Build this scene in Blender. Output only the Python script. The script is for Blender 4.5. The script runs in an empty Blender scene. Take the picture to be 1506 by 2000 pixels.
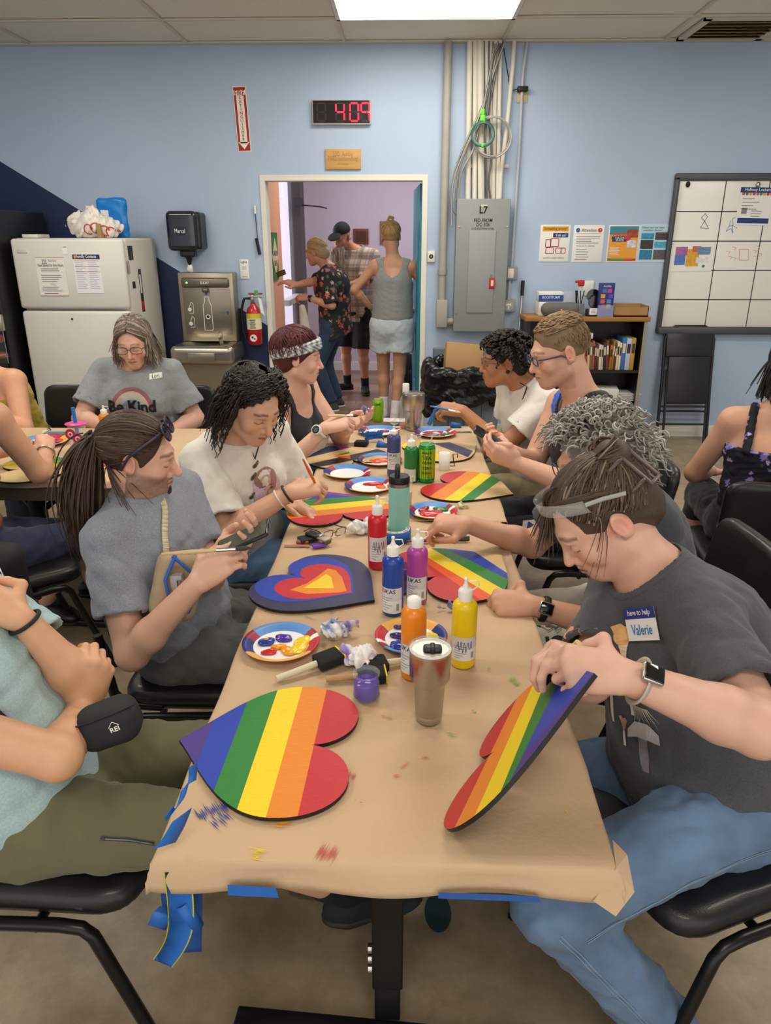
LIGHT_E=13.5; WORLD_E=1.5; EXPO=0.12; DBG=0
import bpy, bmesh, math, random, time
import numpy as np
from mathutils import Vector, Matrix
from mathutils.bvhtree import BVHTree
random.seed(7); rng=np.random.default_rng(7)
T0=time.time()
COL=bpy.context.scene.collection
PI=math.pi
# ---------------------------------------------------------------- camera geometry (measured from the room)
F=1420.; TH=math.radians(20.5); YAW=math.radians(1.5); CH=1.65
FW=np.array([-math.sin(YAW)*math.cos(TH),math.cos(YAW)*math.cos(TH),-math.sin(TH)])
RT=np.array([math.cos(YAW),math.sin(YAW),0.]); UP=np.cross(RT,FW)
def pr_(p):
    v=np.array(p)-CAM; d=v@FW; return (round(753+F*(v@RT)/d),round(1000-F*(v@UP)/d))
CAM=np.array([0,0,CH])
def ray(x,y): return FW+RT*((x-753)/F)-UP*((y-1000)/F)
def Z(x,y,z): d=ray(x,y); return CAM+d*((z-CH)/d[2])        # a sight line met at height z
def Y(x,y,yy): d=ray(x,y); return CAM+d*(yy/d[1])           # a sight line met at distance yy
def A(*v): return np.array(v,float)
def nrm(v): v=np.asarray(v,float); return v/np.linalg.norm(v)
# ---------------------------------------------------------------- materials
def lin(c):
    if isinstance(c,str): c=[int(c[i:i+2],16)/255 for i in (0,2,4)]
    return [ (x/12.92 if x<=.04045 else ((x+.055)/1.055)**2.4) for x in c]
MC={}
def mat(c,rough=.6,metal=0,bump=0,bs=200,var=0,vs=8,trans=0,emit=0,alpha=1,coat=0,ior=1.45,spec=.5,stretch=None,vcol=False,sheen=0,name=None):
    key=(str(c),rough,metal,bump,bs,var,vs,trans,emit,alpha,coat,spec,str(stretch),vcol,sheen,ior)
    if key in MC: return MC[key]
    m=bpy.data.materials.new(name or 'material'); m.use_nodes=True
    nt=m.node_tree; N=nt.nodes; L=nt.links; b=N['Principled BSDF']
    col=lin(c)
    b.inputs['Base Color'].default_value=(*col,1); b.inputs['Roughness'].default_value=rough
    b.inputs['Metallic'].default_value=metal; b.inputs['IOR'].default_value=ior
    b.inputs['Transmission Weight'].default_value=trans; b.inputs['Alpha'].default_value=alpha
    b.inputs['Coat Weight'].default_value=coat; b.inputs['Specular IOR Level'].default_value=spec
    b.inputs['Sheen Weight'].default_value=sheen
    if emit: b.inputs['Emission Color'].default_value=(*col,1); b.inputs['Emission Strength'].default_value=emit
    src=None
    if vcol:
        at=N.new('ShaderNodeAttribute'); at.attribute_name='Col'; src=at.outputs['Color']
    if var or bump:
        tc=N.new('ShaderNodeTexCoord'); co=tc.outputs['Object']
        if stretch:
            mp=N.new('ShaderNodeMapping'); mp.inputs['Scale'].default_value=stretch; L.new(co,mp.inputs['Vector']); co=mp.outputs['Vector']
    if var:
        n=N.new('ShaderNodeTexNoise'); n.inputs['Scale'].default_value=vs; n.inputs['Detail'].default_value=6; L.new(co,n.inputs['Vector'])
        mx=N.new('ShaderNodeMix'); mx.data_type='RGBA'; mx.blend_type='MULTIPLY'; mx.inputs['Factor'].default_value=1
        rp=N.new('ShaderNodeMapRange'); rp.inputs[1].default_value=.25; rp.inputs[2].default_value=.75; rp.inputs[3].default_value=1-var; rp.inputs[4].default_value=1+var
        L.new(n.outputs['Fac'],rp.inputs[0])
        if src is None: mx.inputs['A'].default_value=(*col,1)
        else: L.new(src,mx.inputs['A'])
        L.new(rp.outputs[0],mx.inputs['B']); src=mx.outputs['Result']
    if src is not None: L.new(src,b.inputs['Base Color'])
    if bump:
        n=N.new('ShaderNodeTexNoise'); n.inputs['Scale'].default_value=bs; n.inputs['Detail'].default_value=4; L.new(co,n.inputs['Vector'])
        bp=N.new('ShaderNodeBump'); bp.inputs['Strength'].default_value=bump; bp.inputs['Distance'].default_value=.004; L.new(n.outputs['Fac'],bp.inputs['Height']); L.new(bp.outputs[0],b.inputs['Normal'])
    MC[key]=m; return m
def glass(c='ffffff',rough=.02,alpha=.18): return mat(c,rough,alpha=alpha,spec=.7)
# ---------------------------------------------------------------- objects
def tag(o,label=None,cat=None,group=None,kind=None):
    if label: o['label']=label
    if cat: o['category']=cat
    if group: o['group']=group
    if kind: o['kind']=kind
    return o
def empty(name,loc,label,cat,group=None,rz=0):
    o=bpy.data.objects.new(name,None); COL.objects.link(o); o.empty_display_size=.05
    o.location=loc; o.rotation_euler=(0,0,rz); return tag(o,label,cat,group)
def link(name,me,parent=None,keep=True):
    o=bpy.data.objects.new(name,me); COL.objects.link(o)
    if parent is not None:
        o.parent=parent
        if keep: o.matrix_parent_inverse=mw(parent).inverted()
    return o
def mw(o):
    m=Matrix.LocRotScale(o.location,o.rotation_euler,o.scale)
    return mw(o.parent)@o.matrix_parent_inverse@m if o.parent else m
def copytree(o,parent=None):
    c=o.copy(); COL.objects.link(c)
    if parent is not None: c.parent=parent
    for k in [x for x in COL.objects if x.parent==o]: copytree(k,c)
    return c
TXT={}
def text2d(s,res=2,bold=0):
    if (s,bold) not in TXT:
        c=bpy.data.curves.new('t','FONT'); c.body=s; c.resolution_u=res; c.align_x='CENTER'; c.align_y='CENTER'; c.offset=bold
        o=bpy.data.objects.new('t',c); COL.objects.link(o)
        me=o.to_mesh(); V=np.array([v.co[:] for v in me.vertices]).reshape(-1,3); Fc=[list(p.vertices) for p in me.polygons]
        o.to_mesh_clear(); bpy.data.objects.remove(o); bpy.data.curves.remove(c)
        V=V[:,:2]
        if len(V): V-= (V.max(0)+V.min(0))/2
        TXT[(s,bold)]=(V,Fc)
    return TXT[(s,bold)]
def frame(o,u,v):
    u=nrm(u); v=np.asarray(v,float); v=nrm(v-u*(v@u)); n=np.cross(u,v)
    M=Matrix.Identity(4)
    for i in range(3): M[i][0],M[i][1],M[i][2],M[i][3]=u[i],v[i],n[i],o[i]
    return M
class MB:
    def __init__(s): s.bm=bmesh.new(); s.mats=[]; s.xf=None
    def mi(s,m):
        if m not in s.mats: s.mats.append(m)
        return s.mats.index(m)
    def _fin(s,geom,m,smooth):
        i=s.mi(m)
        for f in geom: f.material_index=i; f.smooth=smooth
    def raw(s,V,Fc,m,M=None,smooth=False):
        if M is not None: V=[M@Vector(v) for v in V]
        vs=[s.bm.verts.new(v) for v in V]; out=[]
        for f in Fc:
            try: out.append(s.bm.faces.new([vs[k] for k in f]))
            except ValueError: pass
        s._fin(out,m,smooth); return s
    def box(s,c,d,m,M=None,bev=0,seg=2):
        bm=bmesh.new(); bmesh.ops.create_cube(bm,size=1)
        for v in bm.verts: v.co=Vector((v.co.x*d[0],v.co.y*d[1],v.co.z*d[2]))
        if bev: bmesh.ops.bevel(bm,geom=bm.edges[:],offset=min(bev,.49*min(d)),segments=seg,affect='EDGES',profile=.5)
        bm.verts.index_update(); V=[v.co+Vector(c) for v in bm.verts]; Fc=[[v.index for v in f.verts] for f in bm.faces]; bm.free()
        return s.raw(V,Fc,m,M,bool(bev))
    def box2(s,lo,hi,m,M=None,bev=0): 
        lo=np.array(lo,float);hi=np.array(hi,float); return s.box((lo+hi)/2,abs(hi-lo),m,M,bev)
    def lathe(s,prof,m,M=None,n=24,smooth=True,cap=True):
        V=[];Fc=[]
        for r,z in prof:
            for k in range(n): a=2*PI*k/n; V.append((r*math.cos(a),r*math.sin(a),z))
        for j in range(len(prof)-1):
            for k in range(n): Fc.append([j*n+k,j*n+(k+1)%n,(j+1)*n+(k+1)%n,(j+1)*n+k])
        s.raw(V,Fc,m,M,smooth)
        if cap:
            for j,rev in ((0,1),(len(prof)-1,0)):
                if prof[j][0]>1e-5:
                    c=[V[j*n+k] for k in range(n)]; 
                    if rev: c=c[::-1]
                    s.raw(c,[list(range(n))],m,M,False)
        return s
    def cyl(s,a,b,r,m,r2=None,n=16,M=None):
        a=np.array(a,float);b=np.array(b,float);L=np.linalg.norm(b-a);w=(b-a)/L
        t=A(1,0,0) if abs(w[0])<.8 else A(0,1,0); u=nrm(np.cross(t,w)); 
        MM=frame(a,u,np.cross(w,u)); MM=M@MM if M is not None else MM
        return s.lathe([(r,0),(r if r2 is None else r2,L)],m,MM,n)
    def tube(s,P,r,m,n=8,closed=False,flat=1,M=None,cap=True):
        V,Fc=tubes(np.array([P],float),np.full((1,len(P)),r) if np.isscalar(r) else np.array([r]),n,flat,closed)
        s.raw([tuple(v) for v in V],[list(q) for q in Fc],m,M,True)
        if cap and not closed:
            s.raw([tuple(v) for v in V[:n]],[list(range(n))[::-1]],m,M); s.raw([tuple(v) for v in V[-n:]],[list(range(n))],m,M)
        return s
    def prism(s,poly,h,m,M=None,mside=None,smooth=False,bottom=True):
        n=len(poly); V=[(p[0],p[1],h) for p in poly]+[(p[0],p[1],0) for p in poly]
        s.raw(V[:n],[list(range(n))],m,M)
        if bottom: s.raw(V[n:],[list(range(n))[::-1]],mside or m,M)
        s.raw(V,[[k,n+k,n+(k+1)%n,(k+1)%n] for k in range(n)],mside or m,M,smooth); return s
    def quad(s,pts,m,M=None): return s.raw([tuple(p) if len(p)==3 else (p[0],p[1],0) for p in pts],[list(range(len(pts)))],m,M)
    def rect(s,x,y,w,h,m,M,z=0): return s.quad([(x-w/2,y-h/2,z),(x+w/2,y-h/2,z),(x+w/2,y+h/2,z),(x-w/2,y+h/2,z)],m,M)
    def disc(s,x,y,r,m,M,z=0,n=20,ry=None): return s.quad([(x+r*math.cos(2*PI*k/n),y+(ry or r)*math.sin(2*PI*k/n),z) for k in range(n)],m,M)
    def text(s,t,x,y,size,m,M,z=0,width=None,rot=0,bold=0,sx=1):
        V,Fc=text2d(t,bold=bold); V=V*size
        V=V*A(sx,1)
        if width and len(V): V=V*A(width/(V[:,0].max()-V[:,0].min()),1)
        c,q=math.cos(rot),math.sin(rot)
        return s.raw([(x+a*c-b*q,y+a*q+b*c,z) for a,b in V],Fc,m,M)
    def sphere(s,c,r,m,M=None,n=14):
        r=A(r,r,r) if np.isscalar(r) else np.array(r); k=n//2+1
        MM=Matrix.Translation(Vector(c))@Matrix.Diagonal((*r,1)); MM=M@MM if M is not None else MM
        return s.lathe([(math.sin(PI*j/k)+1e-6,-math.cos(PI*j/k)) for j in range(k+1)],m,MM,n,cap=False)
    def build(s,name,parent=None,recalc=False):
        if recalc: bmesh.ops.recalc_face_normals(s.bm,faces=s.bm.faces[:])
        me=bpy.data.meshes.new(name); s.bm.to_mesh(me); s.bm.free()
        for m in s.mats: me.materials.append(m)
        return link(name,me,parent)
def tubes(P,R,n=5,flat=1,closed=False):
    """N polylines of M points -> tube surface"""
    P=np.asarray(P,float);N,M_,_=P.shape;R=np.broadcast_to(R,(N,M_))
    T=np.gradient(P,axis=1) if not closed else np.roll(P,-1,1)-np.roll(P,1,1)
    T/=np.linalg.norm(T,axis=2,keepdims=True)+1e-9
    # parallel transport
    ref=np.where(abs(T[:,:1,2:3])<.8,A(0,0,1),A(1,0,0)); U=np.empty_like(P); u=ref[:,0]-T[:,0]*(ref[:,0]*T[:,0]).sum(1,keepdims=True)
    for j in range(M_):
        u=u-T[:,j]*(u*T[:,j]).sum(1,keepdims=True); u=u/(np.linalg.norm(u,axis=1,keepdims=True)+1e-9); U[:,j]=u
    W=np.cross(T,U); a=np.arange(n)*2*PI/n
    V=P[:,:,None]+R[:,:,None,None]*(np.cos(a)[:,None]*U[:,:,None]+flat*np.sin(a)[:,None]*W[:,:,None])
    V=V.reshape(-1,3)
    i=np.arange(N)[:,None,None]*M_*n; jj=np.arange(M_ if closed else M_-1)[None,:,None]; k=np.arange(n)[None,None,:]; k2=(k+1)%n; j2=(jj+1)%M_
    Q=np.stack(np.broadcast_arrays(i+jj*n+k,i+jj*n+k2,i+j2*n+k2,i+j2*n+k),-1).reshape(-1,4)
    return V,Q
def npmesh(name,V,Q,mats,parent=None,cols=None,midx=None,smooth=True):
    me=bpy.data.meshes.new(name); V=np.asarray(V,np.float32); Q=np.asarray(Q,np.int32)
    me.vertices.add(len(V)); me.vertices.foreach_set('co',V.ravel())
    me.loops.add(Q.size); me.loops.foreach_set('vertex_index',Q.ravel())
    me.polygons.add(len(Q)); me.polygons.foreach_set('loop_start',np.arange(0,Q.size,4,dtype=np.int32))
    if midx is not None: me.polygons.foreach_set('material_index',np.asarray(midx,np.int32))
    me.update(calc_edges=True)
    if cols is not None:
        a=me.color_attributes.new('Col','FLOAT_COLOR','POINT'); c=np.ones((len(V),4),np.float32); c[:,:3]=cols; a.data.foreach_set('color',c.ravel())
    for m in (mats if isinstance(mats,list) else [mats]): me.materials.append(m)
    if smooth: me.shade_smooth()
    me.validate()
    return link(name,me,parent)
# ---------------------------------------------------------------- implicit surfaces (bodies, clothes, soft things)
class SD:
    def __init__(s): s.ops=[]
    def copy(s): c=SD(); c.ops=list(s.ops); return c
    def rc(s,a,b,ra,rb=None,k=.02,op='u'):
        a=np.array(a,float);b=np.array(b,float); rb=ra if rb is None else rb; R=max(ra,rb)
        ba=b-a; q=max(ba@ba,1e-9)
        def f(X,Yc,Zc):
            x,y,z=X-a[0],Yc-a[1],Zc-a[2]; t=np.clip((x*ba[0]+y*ba[1]+z*ba[2])/q,0,1)
            return np.sqrt((x-t*ba[0])**2+(y-t*ba[1])**2+(z-t*ba[2])**2)-(ra+(rb-ra)*t)
        s.ops.append((op,f,np.minimum(a,b)-R,np.maximum(a,b)+R,k)); return s
    def el(s,c,r,R=None,k=.02,op='u'):
        c=np.array(c,float); r=np.array(r,float) if not np.isscalar(r) else A(r,r,r); R=np.eye(3) if R is None else np.array(R,float)
        ext=np.sqrt(((R*r[None,:])**2).sum(1))
        def f(X,Yc,Zc):
            x,y,z=X-c[0],Yc-c[1],Zc-c[2]; k0=0;k1=0
            for j in range(3):
                l=(x*R[0,j]+y*R[1,j]+z*R[2,j]); k0=k0+(l/r[j])**2; k1=k1+(l/r[j]**2)**2
            k0=np.sqrt(k0); return k0*(k0-1)/np.sqrt(k1+1e-12)
        s.ops.append((op,f,c-ext,c+ext,k)); return s
    def ec(s,a,b,wa,da,wb,db,lat,k=.03,op='u'):
        """segment with elliptic cross-section: half-width along lat, half-depth across"""
        a=np.array(a,float);b=np.array(b,float);ba=b-a;q=max(ba@ba,1e-9);lat=nrm(lat);R=max(wa,da,wb,db)
        def f(X,Yc,Zc):
            x,y,z=X-a[0],Yc-a[1],Zc-a[2]; t=np.clip((x*ba[0]+y*ba[1]+z*ba[2])/q,0,1)
            x,y,z=x-t*ba[0],y-t*ba[1],z-t*ba[2]; l=x*lat[0]+y*lat[1]+z*lat[2]
            m2=np.maximum(x*x+y*y+z*z-l*l,0); w=wa+(wb-wa)*t; d=da+(db-da)*t
            k0=np.sqrt((l/w)**2+m2/d**2); k1=np.sqrt((l/w**2)**2+m2/d**4)+1e-6
            return k0*(k0-1)/k1
        s.ops.append((op,f,np.minimum(a,b)-R,np.maximum(a,b)+R,k)); return s
    def bx(s,c,h,R=None,r=.01,k=.01,op='u'):
        c=np.array(c,float);h=np.array(h,float);R=np.eye(3) if R is None else np.array(R,float); e=(abs(R)*h[None,:]).sum(1)
        def f(X,Yc,Zc):
            x,y,z=X-c[0],Yc-c[1],Zc-c[2]; o=0; mx=None
            for j in range(3):
                l=np.abs(x*R[0,j]+y*R[1,j]+z*R[2,j])-(h[j]-r); o=o+np.maximum(l,0)**2; mx=l if mx is None else np.maximum(mx,l)
            return np.sqrt(o)+np.minimum(mx,0)-r
        s.ops.append((op,f,c-e,c+e,k)); return s
    def cut(s,p,n,k=.004):   # remove the side n points to
        p=np.array(p,float);n=nrm(n); s.ops.append(('cut',lambda X,Yc,Zc:(X-p[0])*n[0]+(Yc-p[1])*n[1]+(Zc-p[2])*n[2],None,None,k)); return s
    def noise(s,amp,freq,seed=0,stretch=(1,1,1),ridge=0,calm=None):
        g=np.random.default_rng(seed+1); D=g.normal(size=(5,3)); D/=np.linalg.norm(D,axis=1,keepdims=True); D*=freq*np.array(stretch)*g.uniform(.6,1.6,(5,1)); ph=g.uniform(0,6.28,5)
        def f(X,Yc,Zc):
            w=np.sin(X*D[0,0]+Yc*D[0,1]+Zc*D[0,2]+ph[0])
            o=0
            for j in range(1,5): o=o+np.sin(X*D[j,0]+Yc*D[j,1]+Zc*D[j,2]+ph[j]+1.3*w)
            o=o/4
            o=amp*((1-2*np.abs(o)) if ridge else o)
            if calm is not None: o=o*np.clip((np.sqrt((X-calm[0][0])**2+(Yc-calm[0][1])**2+(Zc-calm[0][2])**2)-calm[1])/calm[2],0,1)
            return o
        s.ops.append(('noise',f,None,None,0)); return s
    def grow(s,e): s.ops.append(('grow',e,None,None,0)); return s
    def bounds(s):
        L=[o for o in s.ops if o[0]=='u']; return np.min([o[2] for o in L],0),np.max([o[3] for o in L],0)
    def ev(s,xs,ys,zs):
        D=np.full((len(xs),len(ys),len(zs)),.08,np.float32)
        X,Yc,Zc=[v.astype(np.float32) for v in (xs[:,None,None],ys[None,:,None],zs[None,None,:])]
        for op,f,lo,hi,k in s.ops:
            if op=='cut': D=-smin(-D,-f(X,Yc,Zc),k).astype(np.float32); continue
            if op=='noise': D+=f(X,Yc,Zc); continue
            if op=='i': D=np.maximum(D,f(X,Yc,Zc)).astype(np.float32); continue
            if op=='grow': D-=f; continue
            m=k+.03; sl=[]
            for v,l,h in zip((xs,ys,zs),lo,hi):
                i0=np.searchsorted(v,l-m);i1=np.searchsorted(v,h+m); sl.append(slice(i0,i1))
            if any(q.stop<=q.start for q in sl): continue
            sl=tuple(sl); d=f(X[sl[0]],Yc[:,sl[1]],Zc[:,:,sl[2]])
            if op=='u': D[sl]=smin(D[sl],d,k)
            elif op=='s': D[sl]=-smin(-D[sl],d,k)
        return D
    def mesh(s,res,lo=None,hi=None):
        l,h=s.bounds(); pad=.035
        lo=l-pad if lo is None else np.maximum(lo,l-pad); hi=h+pad if hi is None else np.minimum(hi,h+pad)
        ax=[np.arange(a,b+res,res) for a,b in zip(lo,hi)]
        D=s.ev(*ax); return snets(D,lo,res)
def smin(a,b,k):
    if k<=0: return np.minimum(a,b)
    h=np.maximum(k-np.abs(a-b),0)/k; return np.minimum(a,b)-h*h*(k/4)
def snets(D,lo,res):
    S=D<0; n=np.array(D.shape)
    c=S[:-1,:-1,:-1].astype(np.int8).copy()
    for dx in (0,1):
        for dy in (0,1):
            for dz in (0,1):
                if dx+dy+dz: c+=S[dx:n[0]-1+dx,dy:n[1]-1+dy,dz:n[2]-1+dz]
    I=np.argwhere((c>0)&(c<8)); 
    if not len(I): return np.zeros((0,3)),np.zeros((0,4),int)
    idx=np.full(n-1,-1,np.int32); idx[I[:,0],I[:,1],I[:,2]]=np.arange(len(I))
    acc=np.zeros((len(I),3),np.float32); cnt=np.zeros(len(I),np.float32)
    E=[]
    for ax in range(3):
        o=[q for q in range(3) if q!=ax]
        for a in (0,1):
            for b in (0,1):
                p=[0,0,0]; p[o[0]]=a;p[o[1]]=b; q=list(p); q[ax]=1; E.append((p,q))
    for p,q in E:
        d0=D[I[:,0]+p[0],I[:,1]+p[1],I[:,2]+p[2]]; d1=D[I[:,0]+q[0],I[:,1]+q[1],I[:,2]+q[2]]
        m=(d0<0)!=(d1<0); t=np.where(m,d0/np.where(m,d0-d1,1),0); 
        P=np.array(p,np.float32)+t[:,None]*(np.array(q,np.float32)-np.array(p,np.float32)); acc+=P*m[:,None]; cnt+=m
    V=(I+acc/cnt[:,None])*res+lo
    Qs=[]
    for ax in range(3):
        o=[(ax+1)%3,(ax+2)%3]
        s0=[slice(1,m-1) for m in n]; s0[ax]=slice(0,n[ax]-1); s1=list(s0); s1[ax]=slice(1,n[ax])
        a=S[tuple(s0)];b=S[tuple(s1)]; ch=np.argwhere(a!=b)
        if not len(ch): continue
        fl=a[ch[:,0],ch[:,1],ch[:,2]]
        ch=ch+np.array([0 if j==ax else 1 for j in range(3)])
        def g(da,db):
            q=ch.copy(); q[:,o[0]]-=da; q[:,o[1]]-=db; return idx[q[:,0],q[:,1],q[:,2]]
        q=np.stack([g(1,1),g(0,1),g(0,0),g(1,0)],1); q[~fl]=q[~fl][:,::-1]; Qs.append(q)
    Q=np.concatenate(Qs); Q=Q[(Q>=0).all(1)]
    return V,Q
def keep(V,Q,mask):
    q=mask[Q].all(1); Q=Q[q]; u,inv=np.unique(Q,return_inverse=True); return V[u],inv.reshape(Q.shape)
def merge(parts):
    Vs=[];Qs=[];o=0
    for V,Q in parts: Vs.append(V);Qs.append(Q+o);o+=len(V)
    return np.concatenate(Vs),np.concatenate(Qs)
def soft(name,sd,res,m,parent=None,cols=None):
    V,Q=sd.mesh(res); return npmesh(name,V,Q,m,parent,cols)
def bvh(o):
    me=o.data; n=len(me.vertices); V=np.empty(n*3,np.float32); me.vertices.foreach_get('co',V); q=np.empty(len(me.loops),np.int32); me.loops.foreach_get('vertex_index',q)
    M=np.array(mw(o)); V=V.reshape(-1,3)@M[:3,:3].T+M[:3,3]
    return BVHTree.FromPolygons(V.tolist(),q.reshape(-1,4).tolist())
def drape(name,mb2,o,u,v,target,parent,off=.003,maxlen=.008,reach=.25):
    """lay flat shapes (an MB in the u,v plane) onto a curved surface"""
    bm=mb2.bm
    for _ in range(6):
        e=[x for x in bm.edges if x.calc_length()>maxlen]
        if not e: break
        bmesh.ops.subdivide_edges(bm,edges=e,cuts=1)
    bmesh.ops.triangulate(bm,faces=bm.faces[:])
    M=frame(o,u,v); n=M.to_3x3()@Vector((0,0,1)); T=target if isinstance(target,BVHTree) else bvh(target)
    dead=[]
    for x in bm.verts:
        z=x.co.z; p=M@Vector((x.co.x,x.co.y,0)); h=T.ray_cast(p+n*reach,-n,reach*2)
        if h[0] is None: dead.append(x)
        else: x.co=h[0]+n*(off+z)
    bmesh.ops.delete(bm,geom=dead,context='VERTS')
    return mb2.build(name,parent)

def stick(name,mb,px,upv,T,parent,off=.004,spread=.02,maxlen=.006,lean=None):
    """lay flat shapes onto the cloth seen along a sight line, facing along the cloth's own normal"""
    ns=Vector((0,0,0)); h0=None
    for dx in (-1,0,1):
        for dy in (-1,0,1):
            d=Vector(ray(px[0]+dx*spread*900,px[1]+dy*spread*900)).normalized(); h=T.ray_cast(Vector(CAM),d)
            if h[0] is not None:
                n=h[1] if h[1].dot(d)<0 else -h[1]; ns+=n
                if dx==0 and dy==0: h0=h[0]
    if h0 is None: return None
    n=np.array(ns.normalized()); u=nrm(np.cross(upv,n)); v=np.cross(n,u); return drape(name,mb,np.array(h0),u,v,T,parent,off=off,maxlen=maxlen,reach=.12)

def flat_on(name,mb,px,upv,T,parent,off=.006,spread=.02):
    """a stiff flat sticker on the cloth seen along a sight line"""
    ns=Vector((0,0,0)); h0=None
    for dx in (-1,0,1):
        for dy in (-1,0,1):
            d=Vector(ray(px[0]+dx*spread*900,px[1]+dy*spread*900)).normalized(); h=T.ray_cast(Vector(CAM),d)
            if h[0] is not None:
                n=h[1] if h[1].dot(d)<0 else -h[1]; ns+=n
                if dx==0 and dy==0: h0=h[0]
    if h0 is None: return None
    n=np.array(ns.normalized()); u=nrm(np.cross(upv,n)); v=np.cross(n,u); M=frame(np.array(h0)+n*off,u,v)
    for x in mb.bm.verts: x.co=M@x.co
    return mb.build(name,parent)
# ================================================================ THE ROOM
WY=6.42; CZ=3.05
def wp(px,py,d=0): p=Y(px,py,WY-d); return p[0],p[2]
XL,XR=-4.3,4.7
M_blue=mat('b3c6df',.55,var=.05,vs=1.3,bump=.05,bs=60); M_navy=mat('1f2b52',.5,var=.06,vs=2)
M_cream=mat('e6e2d6',.5); M_ceil=mat('ece6d8',.9,bump=.5,bs=160,var=.05,vs=90); M_grid=mat('d6cdbc',.6)
M_black=mat('101012',.45); M_blackm=mat('17171a',.35,metal=.2); M_white=mat('eeeeea',.5); M_paper=mat('f2f1ec',.7); M_dark=mat('2a2a2e',.6)
M_steel=mat('b9b6b0',.28,metal=1); M_chrome=mat('dddddd',.12,metal=1); M_pgray=mat('9a9d9c',.45); M_ink=mat('1c1c22',.7); M_gray=mat('8c8c90',.6)
M_red=mat('c2202b',.45); M_wood=mat('a5713c',.5,var=.18,vs=3,stretch=(1,1,14))
def wallbox(): pass
dx0,dx1,dz=-1.174,.161,2.13
def linez(x):
    a=Y(0,315,WY);b=Y(520,634,WY); return a[2]+(x-a[0])*(b[2]-a[2])/(b[0]-a[0])
m=MB(); T=.13
def wf(pts,mm): m.quad([(x,WY,z) for x,z in pts],mm)
wf([(XL,linez(XL)),(dx0,linez(dx0)),(dx0,CZ),(XL,CZ)],M_blue)
wf([(XL,0),(dx0,0),(dx0,linez(dx0)),(XL,linez(XL))],M_navy)
wf([(dx0,dz),(dx1,dz),(dx1,CZ),(dx0,CZ)],M_blue)
wf([(dx1,0),(XR,0),(XR,CZ),(dx1,CZ)],M_blue)
for x,s in ((dx0,1),(dx1,-1)): m.quad([(x,WY,0),(x,WY+T,0),(x,WY+T,dz),(x,WY,dz)],M_cream)
m.quad([(dx0,WY,dz),(dx1,WY,dz),(dx1,WY+T,dz),(dx0,WY+T,dz)],M_cream)
M_lav=mat('d9cfe0',.6,var=.03,vs=1)
for pts in ([(XL,0),(dx0,0),(dx0,CZ),(XL,CZ)],[(dx0,dz),(dx1,dz),(dx1,CZ),(dx0,CZ)],[(dx1,0),(XR,0),(XR,CZ),(dx1,CZ)]): m.quad([(x,WY+T,z) for x,z in pts],M_lav)
tag(m.build('wall_back'),'pale blue painted wall with a navy diagonal corner and a doorway','wall',kind='structure')
m=MB(); m.box2((XL-.1,-3,0),(XL,WY+T,CZ),M_blue); tag(m.build('wall_left'),'pale blue side wall beside the black cabinet','wall',kind='structure')
m=MB(); m.box2((XR,-3,0),(XR+.1,WY+T,CZ),M_blue); tag(m.build('wall_right'),'pale blue side wall beyond the whiteboard','wall',kind='structure')
# concrete floor
fm=bpy.data.materials.new('concrete'); fm.use_nodes=True; nt=fm.node_tree; N=nt.nodes; L=nt.links; b=N['Principled BSDF']
tc=N.new('ShaderNodeTexCoord')
def nz(sc,det=6,rough=.6):
    n=N.new('ShaderNodeTexNoise'); n.inputs['Scale'].default_value=sc; n.inputs['Detail'].default_value=det; n.inputs['Roughness'].default_value=rough; L.new(tc.outputs['Object'],n.inputs['Vector']); return n
def ramp(src,stops):
    r=N.new('ShaderNodeValToRGB'); e=r.color_ramp.elements
    while len(e)<len(stops): e.new(.5)
    for k,(p,c) in enumerate(stops): e[k].position=p; e[k].color=(*lin(c),1)
    L.new(src,r.inputs[0]); return r
def mixc(a,b_,f,mode='MIX'):
    x=N.new('ShaderNodeMix'); x.data_type='RGBA'; x.blend_type=mode
    if isinstance(f,float): x.inputs['Factor'].default_value=f
    else: L.new(f,x.inputs['Factor'])
    L.new(a,x.inputs['A']); L.new(b_,x.inputs['B']); return x.outputs['Result']
c1=ramp(nz(1.6).outputs['Fac'],[(.3,'94836a'),(.55,'ab997f'),(.75,'baaa91')])
c2=ramp(nz(9,8,.75).outputs['Fac'],[(.3,'d2cdc6'),(.65,'ffffff')])
col=mixc(c1.outputs[0],c2.outputs[0],1.0,'MULTIPLY')
v=N.new('ShaderNodeTexVoronoi'); v.feature='DISTANCE_TO_EDGE'; v.inputs['Scale'].default_value=.9
ad=N.new('ShaderNodeVectorMath'); nn=nz(2.5,8,.7); sc_=N.new('ShaderNodeVectorMath'); sc_.operation='SCALE'; sc_.inputs['Scale'].default_value=.5; L.new(nn.outputs['Color'],sc_.inputs[0]); L.new(tc.outputs['Object'],ad.inputs[0]); L.new(sc_.outputs[0],ad.inputs[1]); L.new(ad.outputs[0],v.inputs['Vector'])
ck=ramp(v.outputs['Distance'],[(0,'5a4d3c'),(.006,'ffffff')])
msk=ramp(nz(.8).outputs['Fac'],[(.5,'000000'),(.62,'909090')]); col=mixc(col,mixc(col,ck.outputs[0],1.0,'MULTIPLY'),msk.outputs[0])
sp=ramp(nz(14,3).outputs['Fac'],[(.73,'000000'),(.76,'707070')]); dk=N.new('ShaderNodeRGB'); dk.outputs[0].default_value=(*lin('55493a'),1); col=mixc(col,dk.outputs[0],sp.outputs[0])
L.new(col,b.inputs['Base Color']); rr=N.new('ShaderNodeMapRange'); L.new(nz(3).outputs['Fac'],rr.inputs[0]); rr.inputs[3].default_value=.28; rr.inputs[4].default_value=.5; L.new(rr.outputs[0],b.inputs['Roughness'])
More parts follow.
